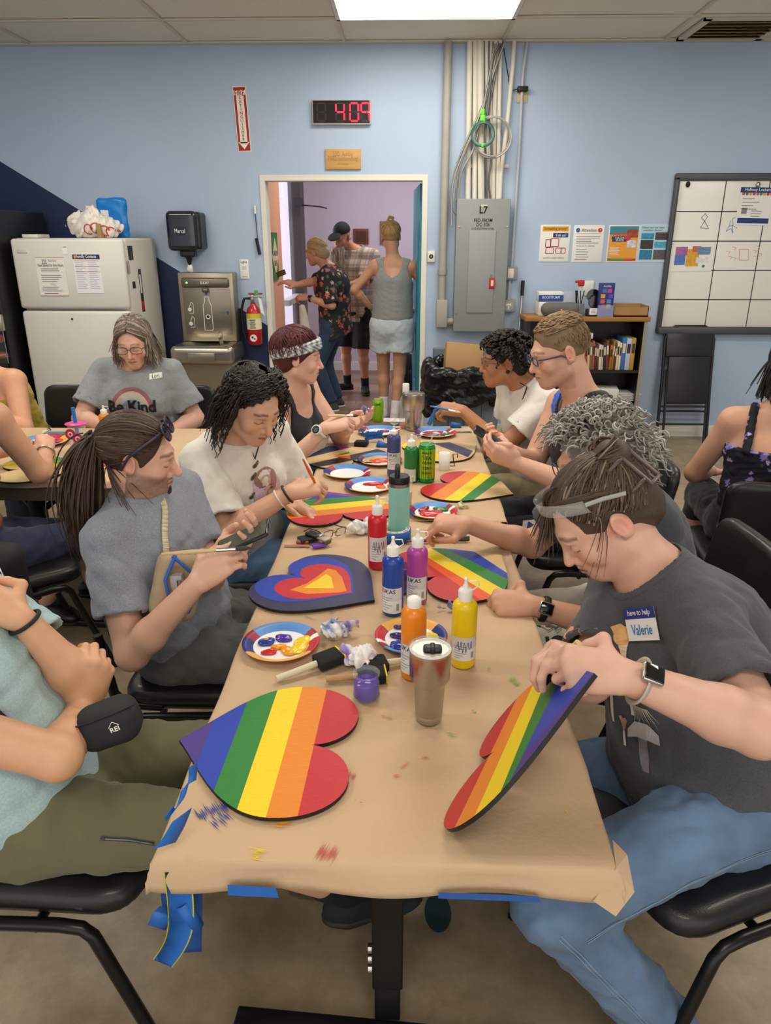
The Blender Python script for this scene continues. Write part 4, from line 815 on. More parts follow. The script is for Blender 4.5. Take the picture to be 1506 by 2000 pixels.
P=SD().bx((fx0+.64,6.0,ft+.14),(.11,.04,.15),r=.03,k=.02).noise(.008,40,6).cut((0,0,ft+.275),(.1,0,1)).cut((0,0,ft+.002),(0,0,-1)); s=soft('chip_bag',P,.007,mat('1f7fd6',.25)); tag(s,'shiny blue snack bag standing behind the carrier bag','snack bag'); MB().box2((fx0+.56,5.96,ft+.1),(fx0+.62,5.964,ft+.2),M_white).build('label',s)
tag(MB().box((fx0+.06,5.9,ft+.014),(.12,.2,.026),M_cream,bev=.004).build('flat_carton'),'flat cream carton lying on the fridge corner','carton')
tag(MB().box((fx1-.2,5.75,ft+.05),(.03,.1,.1),mat('a8865a',.7),bev=.004).build('paper_bag'),'small brown paper packet on the fridge edge','packet')
# black vending cabinet
t=empty('black_cabinet',(-3.4,5.6,0),'tall black metal cabinet beside the fridge','cabinet')
cx1=-2.96; cz=1.86
MB().box2((-4.1,5.45,0),(cx1,WY-.08,cz),mat('131315',.4),bev=.01).build('body',t); MB().box2((-4.08,5.41,.06),(cx1-.02,5.45,cz-.2),mat('0e0e10',.45),bev=.01).build('door',t)
MB().box2((-3.75,5.39,.1),(cx1-.14,5.41,.75),mat('0b0b0d',.5),bev=.006).build('lower_panel',t)
a=Y(3,630,5.4); m=MB(); m.box((a[0],5.39,a[2]),(.035,.04,.12),M_steel,bev=.006); m.build('latch',t)
m=MB(); a=Y(0,675,5.4); W=frame((a[0]-.06,5.405,a[2]),(1,0,0),(0,0,1)); m.box((0,0,0),(.2,.26,.006),mat('2a2b2e',.3),W); m.text('COFFEE',.06,-.07,.03,mat('d8b090'),W,.004); m.rect(.06,-.07,.09,.05,mat('6a4a38'),W,.0035); m.disc(.07,.05,.03,mat('8a4a4a'),W,.0035); m.rect(.1,0,.006,.26,M_steel,W,.004); m.build('window_panel',t)
# ================================================================ CHAIRS
M_vinyl=mat('18181a',.38,bump=.15,bs=350,coat=.1); M_tube=mat('131314',.3,metal=.2)
def chair_proto():
    t=empty('padded_chair',(0,0,0),'x','chair','black padded chairs around the tables')
    sd=SD().bx((0,.035,.435),(.23,.26,.03),r=.028).el((0,.04,.46),(.2,.22,.012),k=.02)
    for a_ in (-1,1):
        for b_ in (-1,1): sd.cut((a_*.210,.035+b_*.237,.43),(a_,b_,0),k=.04)
    soft('seat',sd,.011,M_vinyl,t)
    bk=SD()
    for k in range(41):
        x=-.2+.01*k; q=max(abs(x)-.15,0)/.05; bk.bx((x,-.235-.03*math.cos(x*5)+.035,.685),(.024,.024,.155-.03*(1-math.sqrt(max(1-q*q,0)))),r=.023,R=[[1,0,0],[0,1,-.18],[0,.18,1]],k=0)
    soft('backrest',bk,.011,M_vinyl,t)
    for s in (-1,1):
        x=s*.245
        MB().tube([(x,-.15,.40),(x,.0,.405),(x,.15,.41),(x,.195,.405),(x,.215,.385),(x,.23,.34),(x,.34,0)],.0135,M_tube,n=8).build('front_leg',t)
        MB().tube([(x,-.12,.40),(x,-.18,.395),(x,-.205,.37),(x,-.22,.33),(x,-.30,0)],.0135,M_tube,n=8).build('rear_leg',t)
        MB().tube([(x*.9,-.1,.42),(x*.9,-.2,.425),(x*.9,-.235,.46),(x*.88,-.25,.56),(x*.86,-.262,.64)],.014,M_tube,n=8).build('back_support',t)
    MB().tube([(-.245,.1,.395),(.245,.1,.395)],.01,M_tube,n=6).build('crossbar',t)
    return t

CHAIR0=chair_proto(); CHUSED=[]
CHKIDS=[o for o in COL.objects if o.parent==CHAIR0]
def chair(x,y,deg,label,group='black padded chairs around the tables'):
    o=CHAIR0 if not CHUSED else copytree(CHAIR0)
    CHUSED.append(o); o.location=(x,y,0); o.rotation_euler=(0,0,math.radians(deg)); o['label']=label; return o
chair(-.80,1.27,-92,'black padded chair under the person in teal, nearest the camera on the table left')
chair(-.57,1.93,-90,'black padded chair under the ponytailed person in grey')
chair(-.55,2.62,-90,'black padded chair under the curly haired person in the white portrait shirt')
chair(-.56,3.36,-90,'black padded chair under the red haired person in the dark tank top')
chair(-1.33,4.06,185,'black padded chair under the person in the Be Kind shirt')
chair(-1.95,4.07,180,'black padded chair behind the person in the mustard top, in front of the fridge')
chair(-1.60,2.52,-48,'black padded chair under the person in navy trousers, with a backpack on it')
chair(.70,1.31,112,'black padded chair under the person in the mushroom shirt, nearest the table corner')
chair(.80,1.98,92,'black padded chair under the grey curly haired person')
chair(.80,2.88,90,'black padded chair under the person in the blue tank top')
chair(.74,3.42,90,'black padded chair under the person with black curls and white tee')
chair(1.43,2.75,-8,'black padded chair with its back to the camera under the person in the floral dress')
chair(1.58,2.17,55,'empty black padded chair turned sideways at the picture edge behind the mushroom shirt')
# ================================================================ TABLES
def ftable(x0,x1,y0,y1,label,legy):
    t=empty('folding_table',((x0+x1)/2,(y0+y1)/2,0),label,'table','paper covered folding tables')
    MB().box2((x0,y0,.70),(x1,y1,.734),mat('6a5a48',.5),bev=.004).build('tabletop',t)
    m=MB(); m.box2((x0+.04,y0+.04,.655),(x1-.04,y0+.06,.70),M_black); m.box2((x0+.04,y1-.06,.655),(x1-.04,y1-.04,.70),M_black); m.box2((x0+.04,y0+.04,.655),(x0+.06,y1-.04,.70),M_black); m.box2((x1-.06,y0+.04,.655),(x1-.04,y1-.04,.70),M_black); m.build('apron',t)
    cx=(x0+x1)/2
    for y in legy:
        s=-1 if y<(y0+y1)/2 else 1
        m=MB(); m.box2((cx-.033,y-.02,.13),(cx+.033,y+.02,.70),M_blackm,bev=.004); m.build('leg_column',t)
        m=MB(); m.box2((cx-.028,y-.016,.03),(cx+.028,y+.016,.2),M_blackm,bev=.004); m.build('leg_column',t)
        m=MB(); m.box((0,0,.015),(x1-x0-.04,.045,.03),M_blackm,Matrix.Translation((cx,y-.035 if s<0 else y,0))@Matrix.Rotation(-.07,4,'Z'),bev=.004); m.build('foot_bar',t)
        for q in (-1,1): m=MB(); m.cyl((cx+q*.03,y+.012,.55),(cx+q*.2,y+.1,.69),.014,M_blackm); m.build('brace',t)
        m=MB(); m.cyl((cx,y-.02,.442),(cx,y-.032,.442),.017,M_chrome,n=6); m.build('bolt',t)
        for zz in (.17,.20,.23): MB().cyl((cx-.034,y,zz),(cx-.042,y,zz),.01,M_steel).build('bolt',t)
    return t
ftable(-.385,.335,.885,2.33,'paper covered folding table nearest the camera',(1.13,2.15))
ftable(-.365,.355,2.36,3.72,'paper covered folding table toward the doorway',(2.55,3.55))
FT3=ftable(-2.5,-.70,2.78,3.64,'second paper covered table at the side, in front of the fridge',(2.95,3.45))
MB().box2((-2.48,2.782,.645),(-.72,2.80,.70),mat('5c5042',.6)).build('shaded_skirt_strip',FT3)  # dark strip: shadow on the hanging paper skirt, put into the colour
M_kraft=mat('c8ab8a',.75,bump=.3,bs=90,var=.07,vs=5)
def kraft(x0,x1,y0,y1,label,skirt,seed,zz=.737):
    """wrapping paper: flat on the top, folded down past the edges"""
    g=np.random.default_rng(seed); e=.006
    def coords(a,b,s0,s1,st):
        v=list(np.arange(a+e,b-e,st))+[b-e]
        L=[a-e-q for q in np.linspace(s0,0,5)] if s0 else []
        Rr=[b+e+q for q in np.linspace(0,s1,5)] if s1 else []
        return np.array(L+v+Rr)
    us=coords(x0,x1,skirt[0],skirt[1],.02); vs=coords(y0,y1,skirt[2],skirt[3],.02)
    U,Vv=np.meshgrid(us,vs,indexing='ij'); X=np.clip(U,x0,x1);Yy=np.clip(Vv,y0,y1)
    ox=np.maximum(np.maximum(x0-U,U-x1),0);oy=np.maximum(np.maximum(y0-Vv,Vv-y1),0)
    w=sum(np.sin(X*a+Yy*b+p)*.5 for a,b,p in g.uniform(-9,9,(6,3)))/3
    w2=sum(np.sin(X*a+Yy*b+p) for a,b,p in g.uniform(-60,60,(6,3)))/6
    Zz=zz+.0012*w+.0013*w2-ox*.97-oy*.97
    k=np.minimum(ox,oy); 
    Zz=np.where(k>0,zz-np.maximum(ox,oy)*.9-k*.2,Zz)
    fx=.008*np.sin(Yy*17+seed)*np.minimum(ox/.03,1)+.15*ox+.15*k
    fy=.008*np.sin(X*19+2*seed)*np.minimum(oy/.03,1)+.12*oy+.15*k
    X=X+np.sign(U-(x0+x1)/2)*fx; Yy=Yy+np.sign(Vv-(y0+y1)/2)*fy
    P=np.stack([X,Yy,Zz],-1).reshape(-1,3); a,b=len(us),len(vs); I=np.arange(a*b).reshape(a,b)
    Q=np.stack([I[:-1,:-1],I[1:,:-1],I[1:,1:],I[:-1,1:]],-1).reshape(-1,4)
    o=npmesh('kraft_paper',P,Q,M_kraft); tag(o,label,'paper'); md=o.modifiers.new('thick','SOLIDIFY'); md.thickness=.0008; return o
K1=kraft(-.392,.342,.87,2.36,'brown wrapping paper stained with paint covering the nearest table',(.025,.02,.05,0),1)
K2=kraft(-.372,.362,2.345,3.73,'brown wrapping paper over the table toward the doorway',(.02,.03,0,.03),2,.7385)
K3=kraft(-2.51,-.69,2.77,3.65,'brown wrapping paper over the side table in front of the fridge',(0,.03,.025,.03),3)
TZ=.7405
# turned-up paper corner at the near right
sd=None
m=MB(); c=[(.335,.872,.737),(.30,.853,.69),(.335,.845,.668),(.365,.862,.70),(.36,.90,.737),(.345,.93,.737)]; m.quad(c[:4],M_kraft); m.quad([c[0],c[3],c[4],c[5]],M_kraft); m.build('folded_corner',K1)
# blue tape on the paper skirt
BT=mat('1f63b5',.5,var=.06,vs=30); BTd=mat('1a4f96',.5,var=.08,vs=30)
for x0,x1,z0,z1 in ((-.27,-.19,.685,.70),(.06,.22,.688,.694)): MB().quad([(x0,.853,z0),(x1,.853,z0-.003),(x1-.005,.856,z1),(x0,.856,z1+.004)],BT if x0<0 else BTd).build('tape_strip',K1)
# paint smears on the paper
def smear(m,px,w,l,ang,c,n=14,seed=0,z=TZ-.0005):
    m=MB()
    """a dry brush mark: a bundle of ragged slivers"""
    g=random.Random(seed+int(px[0])); p=Z(px[0],px[1],z); mm=mat(c,.55); ca,sa=math.cos(ang),math.sin(ang)
    for k in range(n):
        v=(k/(n-1)-.5)*w if n>1 else 0; a=-l/2+g.uniform(0,.35)*l; b=l/2-g.uniform(0,.35)*l; h=w/n*g.uniform(.35,.9)
        q=[(a,v),(a*.5+b*.5,v-h*.6),(b,v+h*.2),(a*.5+b*.5,v+h*.7)]
        m.quad([(p[0]+x*ca-y*sa,p[1]+x*sa+y*ca,z+.0002*k/n) for x,y in q],mm)
    m.build('paint_smear',K1)
m=MB()
smear(m,(415,1582),.05,.05,2.2,'34458f',16); smear(m,(430,1600),.03,.05,2.4,'34458f',8,3); smear(m,(502,1668),.02,.045,-.2,'e8cf18',8); smear(m,(548,1608),.014,.06,.05,'df9a22',6)
smear(m,(640,1666),.03,.05,1.2,'c04444',14); smear(m,(678,1512),.03,.025,1.3,'c04444',12); smear(m,(700,1565),.012,.002,1.2,'c04444',2); smear(m,(462,1560),.03,.05,2.0,'3c8f3c',10)
smear(m,(1005,1330),.03,.035,.3,'9ab048',10); smear(m,(880,1435),.01,.035,-.1,'4a9a3c',5); smear(m,(925,1390),.008,.012,.5,'4a9a3c',3); smear(m,(955,1305),.006,.014,2.2,'7ab04a',2); smear(m,(790,1495),.004,.05,.75,'cf6a50',3); smear(m,(830,1480),.004,.03,.1,'cf6a50',3); smear(m,(775,1515),.006,.02,.2,'c85a48',4); smear(m,(755,1400),.02,.012,1.2,'cf7a62',6); smear(m,(700,1402),.004,.02,-.3,'c04444',3); smear(m,(1107,1584),.008,.008,0,'ecd21a',4)
smear(m,(600,1205),.003,.10,-.5,'4a3a6a',2); smear(m,(660,1215),.004,.05,.35,'4a3a6a',3); smear(m,(650,1195),.004,.03,.4,'4a3a6a',3); smear(m,(960,1055),.01,.03,-.6,'4a8a4a',4); smear(m,(930,1070),.003,.05,-.9,'d07a5a',2); smear(m,(985,1140),.012,.02,.5,'5aa05a',4); smear(m,(610,855),.004,.05,.3,'c87a62',3); smear(m,(870,1000),.0,.04,.1,'b9a07a',1) 
m=MB(); p=(-1.33,3.02); [m.quad([(p[0]+dx,p[1]+dy,TZ),(p[0]+dx+.1,p[1]+dy-.02,TZ),(p[0]+dx+.13,p[1]+dy+.02,TZ),(p[0]+dx+.02,p[1]+dy+.03,TZ)],mat('d9503a',.5)) for dx,dy in ((0,0),(-.05,-.03),(.04,.03))]; m.build('paint_smears',K3)
# ================================================================ HEART BOARDS
def bez(p,c1,c2,q,n):
    t=np.linspace(0,1,n)[:,None]; p,c1,c2,q=map(np.array,(p,c1,c2,q)); return (1-t)**3*p+3*t*(1-t)**2*c1+3*t*t*(1-t)*c2+t**3*q
HH=np.concatenate([bez((0,0),(.06,.07),(.12,.19),(.215,.19),18)[:-1],bez((.215,.19),(.295,.19),(.338,.14),(.338,.092),14)[:-1],bez((.338,.092),(.338,.04),(.30,.005),(.257,0),12)])
HEART=np.concatenate([HH,HH[::-1][1:-1]*[1,-1]])
HT=.007
RB=dict(red='c3222c',orange='e8861c',yellow='f2d40e',green='23802f',blue='1b3fb0',purple='43308a',navy='2c2f5a',wood='d9b98a',dark='23252f',rorange='e8561f',magenta='8f2c86')
def pm(c): return mat(RB.get(c,c),.42,bump=.25,bs=90,stretch=(1,6,1),var=.05,vs=40)
M_edge=mat('1b1714',.6)
def heart(M,bands,label,extra=None,base=None,thin=None):
    """bands: list of (point, direction, colour-beyond) as cutting lines in board coordinates"""
    m=MB(); m.prism([tuple(p) for p in HEART],HT,M_edge,M); 
    bm=bmesh.new(); vs=[bm.verts.new((p[0],p[1],HT+.0004)) for p in HEART]; bm.faces.new(vs)
    for p,d,_ in bands: bmesh.ops.bisect_plane(bm,geom=bm.faces[:]+bm.edges[:]+bm.verts[:],dist=1e-6,plane_co=(p[0],p[1],0),plane_no=(d[1],-d[0],0))
    bmesh.ops.triangulate(bm,faces=bm.faces[:])
    for f in bm.faces:
        c=f.calc_center_median(); col=base
        for p,d,cc in bands:
            if (c.x-p[0])*d[1]-(c.y-p[1])*d[0]>0: col=cc
        m.raw([v.co[:] for v in f.verts],[[0,1,2]],pm(col),M)
    bm.free()
    if extra:
        for k,(poly,c) in enumerate(extra): m.quad([(x,y,HT+.0008+.0003*k) for x,y in poly],pm(c),M)
    o=m.build('heart_board'); return tag(o,label,'heart board','painted wooden hearts')
def hM(tip,notch,z=TZ):
    t=Z(*tip,z+HT);n=Z(*notch,z+HT); t[2]=n[2]=z; u=n-t; sc=np.linalg.norm(u)/.257; M=frame(t,u,np.cross(A(0,0,1),u)); return M
def hloc(M,px,z=TZ): 
    p=M.inverted()@Vector(Z(px[0],px[1],z+HT)); return np.array([p.x,p.y])
def hbands(M,L):
    """L: ((px1),(px2),colour on the lobe side) from the tip outward"""
    out=[]
    for a,b,c in L:
        p,q=hloc(M,a),hloc(M,b); d=nrm(q-p)
        n=A(d[1],-d[0]); 
        if n@A(.3,0)<0: d=-d
        out.append((p,d,c))
    return out
M=hM((350,1445),(608,1455))
heart(M,hbands(M,[((414,1417),(387,1484),'blue'),((477,1387),(426,1523),'green'),((540,1355),(466,1572),'yellow'),((591,1342),(519,1598),'orange'),((638,1347),(582,1592),'red')]),'rainbow heart lying flat, nearest the camera on the table',base='purple')
M=hM((732,1172),(584,1127))
def hp(L): return [tuple(hloc(M,p)) for p in L]
rings=[(1.0,'purple')]
def inset(s,dx,notchfill=0):
    P=(HEART-[.17,0])*s+[.17+dx,0]; return [tuple(p) for p in P]
heart(M,[],'dark purple heart with nested blue, red, orange and yellow hearts',base='navy',extra=[(inset(.80,.035),'blue'),(inset(.62,.012),'red'),([tuple(hloc(M,p)) for p in ((677,1155),(664,1158),(600,1161),(566,1153),(600,1140),(622,1125),(640,1111),(655,1114),(668,1128))],'orange'),([tuple(hloc(M,p)) for p in ((652,1150),(592,1150),(622,1132),(637,1122),(647,1128))],'yellow')])
M=hM((980,1084),(838,1130))
heart(M,hbands(M,[((929,1079),(979,1112),'blue'),((882,1077),(977,1124),'green'),((851,1076),(977,1148),'yellow'),((837,1090),(963,1165),'rorange'),((837,1103),(939,1172),'red')]),'half painted rainbow heart with a bare corner, behind the yellow paint bottle',base='wood')
M=hM((1003,965),(877,944))
heart(M,hbands(M,[((974,941),(934,970),'green'),((960,929),(899,977),'yellow'),((943,920),(870,975),'orange'),((913,920),(839,970),'red')]),'striped heart with bare wooden tip in front of the khaki knee',base='wood')
M=hM((638,960),(668,1003))
heart(M,hbands(M,[((622,963),(673,968),'blue'),((601,976),(694,970),'green'),((573,991),(742,975),'yellow'),((558,1003),(756,984),'orange'),((566,1013),(756,994),'red')]),'rainbow heart being painted by the person in the white portrait shirt',base='magenta')
M=hM((640,871),(690,899))
heart(M,hbands(M,[((618,890),(700,870),'wood'),((610,905),(760,872),'dark'),((610,915),(770,883),'wood'),((615,925),(775,895),'dark')]),'bare wood heart with dark navy stripes and a small rainbow wedge',base='navy',
  extra=[([tuple(hloc(M,p)) for p in ((650,892),(682,882),(683,887),(664,891))],'green'),([tuple(hloc(M,p)) for p in ((650,892),(683,886),(684,891))],'yellow'),([tuple(hloc(M,p)) for p in ((652,892),(684,890),(685,897))],'rorange'),([tuple(hloc(M,p)) for p in ((655,872),(680,872),(668,879))],'magenta')])
M=hM((931,868),(818,884))
heart(M,hbands(M,[((905,864),(890,905),'wood'),((916,868),(918,890),'navy'),((880,866),(905,905),'wood'),((838,872),(880,905),'yellow')][2:]) ,'bare wood heart with one navy band and a yellow edge behind the green can',base='wood',extra=[([tuple(hloc(M,p)) for p in ((846,866),(878,864),(924,881),(914,893))],'navy')])
# the heart held up on edge
T_=A(.299,.978,1.02); a_=nrm(A(-.529,.273,-.804)); n_=nrm(A(-.744,.306,.594)); n_=nrm(n_-a_*(n_@a_)) 
if n_@(CAM-T_)<0: n_=-n_
b_=np.cross(n_,a_)
MH=frame(T_-n_*HT,a_,b_)
def hl2(px):
    d=ray(*px); t=((T_-CAM)@n_)/(d@n_); p=MH.inverted()@Vector(CAM+d*t); return np.array([p.x,p.y])
out=[]
for a,b,c in (((1150,1325),(1105,1378),'blue'),((1100,1313),(1020,1478),'green'),((1072,1316),(974,1557),'yellow'),((1043,1334),(929,1590),'orange'),((1008,1368),(893,1607),'red')):
    p,q=hl2(a),hl2(b); d=nrm(q-p)
    if A(d[1],-d[0])@A(1,0)<0: d=-d
    out.append((p,d,c))
heart(MH,out,'rainbow heart held up on its edge by the person in the mushroom shirt',base='purple')
# hearts on the side table
def gheart(tip,notch,cols,label):
    M=hM(tip,notch); p0=hloc(M,tip); 
    heart(M,hbands(M,cols),label,base='4a5a68')
gheart((168,906),(60,915),[((100,893),(170,893),'4a8a4a'),((95,899),(170,901),'8ab02a'),((90,905),(170,908),'e6d41a'),((90,913),(170,914),'d9c08a')],'blended navy, green and yellow heart beside the bracelet arm')
gheart((150,848),(235,856),[((160,847),(200,846),'5a9a3a'),((160,853),(200,852),'e8c81a'),((160,858),(200,860),'e0601a'),((160,862),(200,865),'c8281f')],'blended green, yellow and red heart in front of the Be Kind shirt')
# ================================================================ PAINT BOTTLES
def bottle(px,py_sh,py_top,hw,c,label,nozzle='tip',txt=None,scrib=None,lab=(.12,.48),turn=0,cap='f0efe9',z=TZ):
    p=Z(px[0],px[1],z); p[1]+=.0; yb=p[1]; d=1/ (F/np.linalg.norm(1)) ; 
    dep=(p-CAM)@FW; r=hw*dep/F; p=p+A(0,r*.75,0)
    h=Y(px[0],py_sh,p[1])[2]-z; H=Y(px[0],py_top,p[1])[2]-z; h=max(h,.05); H=max(H,h+.02)
    t=empty('paint_bottle',(p[0],p[1],z),label,'paint bottle','squeeze bottles of paint'); T=Matrix.Translation(Vector((p[0],p[1],z)))@Matrix.Rotation(turn,4,'Z')
    bc=mat(c,.3,coat=.15,var=.04,vs=30)
    MB().lathe([(r*.9,0),(r,.006),(r,h*.9),(r*.95,h*.95),(r*.7,h*1.0),(r*.5,h*1.02)],bc,T,n=28).build('bottle',t)
    m=MB(); wc=mat(cap,.4); ch=(H-h)
    m.lathe([(r*.56,h*1.01),(r*.58,h+ch*.42),(r*.5,h+ch*.5),(r*.3,h+ch*.56)],wc,T,n=24)
    if nozzle: m.lathe([(r*.3,h+ch*.55),(r*.17,h+ch*.72),(r*.13,h+ch*.88),(r*.17,h+ch*.92),(r*.15,h+ch),(.0005,h+ch*1.02)],wc,T,n=16)
    cp=m.build('cap',t)
    if nozzle: MB().tube([(r*.5,0,h+ch*.45),(r*1.0,-r*.2,h+ch*.7),(r*.9,-r*.3,h+ch*.95),(r*.25,-r*.2,h+ch*.9)],r*.06,wc,n=5,M=T).build('strap',cp)
    # wrapped label
    m=MB(); z0,z1=h*lab[0],h*lab[1]; a0,a1=-PI/2-1.15,-PI/2+1.15; n=18
    def arc(m,a0,a1,z0,z1,mm,rr,n=12):
        V=[];Fc=[]
        for k in range(n+1):
            a=a0+(a1-a0)*k/n; V+=[(rr*math.cos(a),rr*math.sin(a),z0),(rr*math.cos(a),rr*math.sin(a),z1)]
            if k: Fc.append([2*k-2,2*k,2*k+1,2*k-1])
        m.raw(V,Fc,mm,T,True)
    arc(m,a0,a1,z0,z1,mat('e7e6e4',.55),r*1.006,n); arc(m,a0,a1,z0+(z1-z0)*.5,z1,mat('d3d3d6',.55),r*1.009,n)
    ink=mat('4a4a52',.6)
    if txt:
        V,Fc=text2d(txt,bold=.02); sz=r*.55; zz=z1-(z1-z0)*.13; V=V*sz
        m.raw([(r*1.014*math.cos(-PI/2+x/r-.35),r*1.014*math.sin(-PI/2+x/r-.35),zz+y) for x,y in V],Fc,mat('26262c',.6),T)
    for k in range(6): arc(m,-PI/2-.85,-PI/2-.85+.5+.25*(k%3),z0+(z1-z0)*(.12+.1*k)-.0006,z0+(z1-z0)*(.12+.1*k)+.0006,ink,r*1.012,6)
    for k in range(7): arc(m,-PI/2+.55+.04*k,-PI/2+.57+.04*k,z0+(z1-z0)*.1,z0+(z1-z0)*.38,ink,r*1.012,2)
    if scrib:
        g=random.Random(3); P=[(-.6+1.2*k/15,.62+.22*math.sin(k*1.9)+g.uniform(-.06,.06)) for k in range(16)]
        for (xa,ya),(xb,yb) in zip(P[:-1],P[1:]): m.tube([(r*1.02*math.cos(-PI/2+xa),r*1.02*math.sin(-PI/2+xa),z0+ya*(z1-z0)),(r*1.02*math.cos(-PI/2+xb),r*1.02*math.sin(-PI/2+xb),z0+yb*(z1-z0))],.0006,mat(scrib,.6),n=4,M=T)
    m.build('label',t)
    return t,p,r,h,H
bottle((905,1305),1172,1128,24.5,'f0cf10','yellow paint bottle with a scribbled label, nearest the shared plates',scrib='3a4a9a',lab=(.14,.5))
bottle((807,1328),1185,1150,24.5,'ef8a1e','orange paint bottle with an uncapped spout behind the steel tumbler',nozzle=None,txt='LUKAS',lab=(.1,.52),turn=-.4)
bottle((767,1203),1085,1048,21,'1d45a0','blue paint bottle with a white label between red and purple bottles',txt='LUKAS',lab=(.06,.5),turn=-.2)
bottle((814,1182),1068,1033,20.5,'b0469c','magenta purple paint bottle behind the orange bottle',txt='LUKAS',lab=(.1,.52),turn=-.1)
bottle((737,1112),1005,968,18.5,'cf2233','red paint bottle standing beside the roll of blue tape',lab=(.16,.62),turn=.2,scrib='8a3a4a')
bottle((769,931),848,832,13.2,'454a80','dusky navy paint bottle with a pale label, far end of the bottle row',txt='LUKAS',lab=(.18,.58))
bottle((803,943),872,848,14,'1f7a3a','green paint bottle smeared with paint beside the green can',lab=(.05,.4),turn=-.5)
bottle((207,862),808,792,11,'e8901c','orange paint bottle with smeared white cap in front of the Be Kind shirt',lab=(.0,.1))
# ================================================================ PAPER PLATES WITH PAINT
def plate(px,r,label,rot,blobs,z=TZ,segs=None):
    c=Z(px[0],px[1],z+.01); c[2]=z; t=empty('paper_plate',c,label,'paper plate','paper plates of paint')
    segs=segs or [('5b93d8',0,1.35),('9c1f3c',1.35,1.7),('22337e',1.7,2.5),('e9b057',2.5,4.5),('c01f35',4.5,5.3),('f2f0ea',5.3,5.4),('9c1f3c',5.4,5.75),('5b93d8',5.75,6.2832)]
    prof=[(.0,.002),(r*.66,.002),(r*.72,.004),(r*.86,.013),(r*.97,.017),(r,.0155)]
    m=MB(); n=64; wh=mat('f0f1f2',.5); T=Matrix.Translation(Vector(c))@Matrix.Rotation(rot,4,'Z')
    for j in range(len(prof)-1):
        for k in range(n):
            a,b=2*PI*k/n,2*PI*(k+1)/n; mm=wh
            if j>=2:
                for cc,s0,s1 in segs:
                    if s0<=a<s1: mm=mat(cc,.4)
            (r0,z0),(r1,z1)=prof[j],prof[j+1]
            m.raw([(r0*math.cos(a),r0*math.sin(a),z0),(r1*math.cos(a),r1*math.sin(a),z1),(r1*math.cos(b),r1*math.sin(b),z1),(r0*math.cos(b),r0*math.sin(b),z0)],[[0,1,2,3]] if r0 else [[0,1,2]],mm,T,True)
    bmesh.ops.remove_doubles(m.bm,verts=m.bm.verts[:],dist=1e-5); o=m.build('plate',t); o.modifiers.new('s','SOLIDIFY').thickness=.0008
    for k,(bx,by,rx,ry,cc) in enumerate(blobs):
        sd=SD().el((c[0]+bx*r,c[1]+by*r,z+.004),(rx*r,ry*r,.005)); g=random.Random(k)
        for q in range(4): sd.el((c[0]+bx*r+g.uniform(-.8,.8)*rx*r,c[1]+by*r+g.uniform(-.8,.8)*ry*r,z+.005),(rx*r*.45,ry*r*.4,.0045),k=.008)
        sd.noise(.0012,260,k); sd.cut((0,0,z+.0022),(0,0,-1)); soft('paint_blob',sd,.0022 if px[1]>1000 else .003,mat(cc,.22,coat=.3),t)
    return t
plate((549,1255),.092,'paper plate of blue, purple, yellow and orange paint beside the crumpled tissues',PI/2-.35,[(-.42,.12,.22,.2,'1f3a98'),(.02,.3,.22,.17,'4a2fa0'),(.5,.0,.2,.42,'f0d01a'),(.25,-.3,.2,.2,'ef9a1c'),(-.05,-.12,.17,.1,'ef9a1c'),(-.25,-.42,.18,.09,'c8281f'),(-.4,.13,.06,.03,'ef9a1c')])
plate((803,1243),.088,'paper plate of yellow and dark blue paint behind the orange bottle',-1.9,[(-.3,-.35,.3,.25,'1f3a98'),(-.25,.1,.33,.14,'3a2468'),(-.05,.25,.12,.12,'3a8fe0'),(.52,.0,.3,.35,'f0d41a'),(-.3,.62,.16,.1,'4a2a6a'),(-.05,-.7,.2,.1,'1f3fa8')])
plate((678,922),.098,'clean paper plate near the portrait shirt hand',PI/2-.6,[])
plate((722,948),.098,'paper plate with red and orange paint beside the clean plate',PI/2-.3,[(.1,.35,.45,.18,'c8202f'),(.45,-.05,.2,.12,'ef7a1c')])
plate((742,898),.098,'paper plate heaped with orange paint behind the navy bottle',PI/2-.3,[(.1,.1,.5,.28,'e8501f'),(-.2,-.1,.3,.2,'e8501f'),(.55,.2,.2,.2,'3a2f7a')])
plate((845,998),.088,'paper plate of red and green paint by the reaching hand',PI/2-.3,[(-.1,-.1,.5,.35,'cf2a2a'),(.35,.35,.32,.22,'1f7a2f'),(-.35,.35,.2,.25,'a01828')])
plate((850,845),.105,'paper plate of red and purple paint under the blue brush',PI/2-.3,[(-.1,.25,.5,.25,'c8202f'),(-.05,-.35,.55,.2,'3a2a5a'),(.5,.0,.2,.15,'2f6a3a'),(.1,.0,.15,.25,'ece6e6')])
plate((740,842),.105,'paper plate with tissue scraps and blue tape by the pink can',PI/2-.6,[(.2,.2,.3,.2,'8a2a6a')])
plate((83,862),.12,'paper plate of yellow orange paint on the side table',PI/2+1.2,[(-.05,.05,.55,.5,'f0a61a'),(.45,.3,.25,.25,'c8202f'),(.5,-.2,.2,.2,'2a3a9a'),(0,-.6,.3,.15,'9a2a5a')])
# ================================================================ CUPS, BOTTLES, CANS
def at(px,z=TZ,push=0): p=Z(px[0],px[1],z); p[1]+=push; p[2]=z; return p
def rad(p,px): return px*((np.array(p)-CAM)@FW)/F
def hgt(px,p,z=TZ): return Y(px[0],px[1],p[1])[2]-z
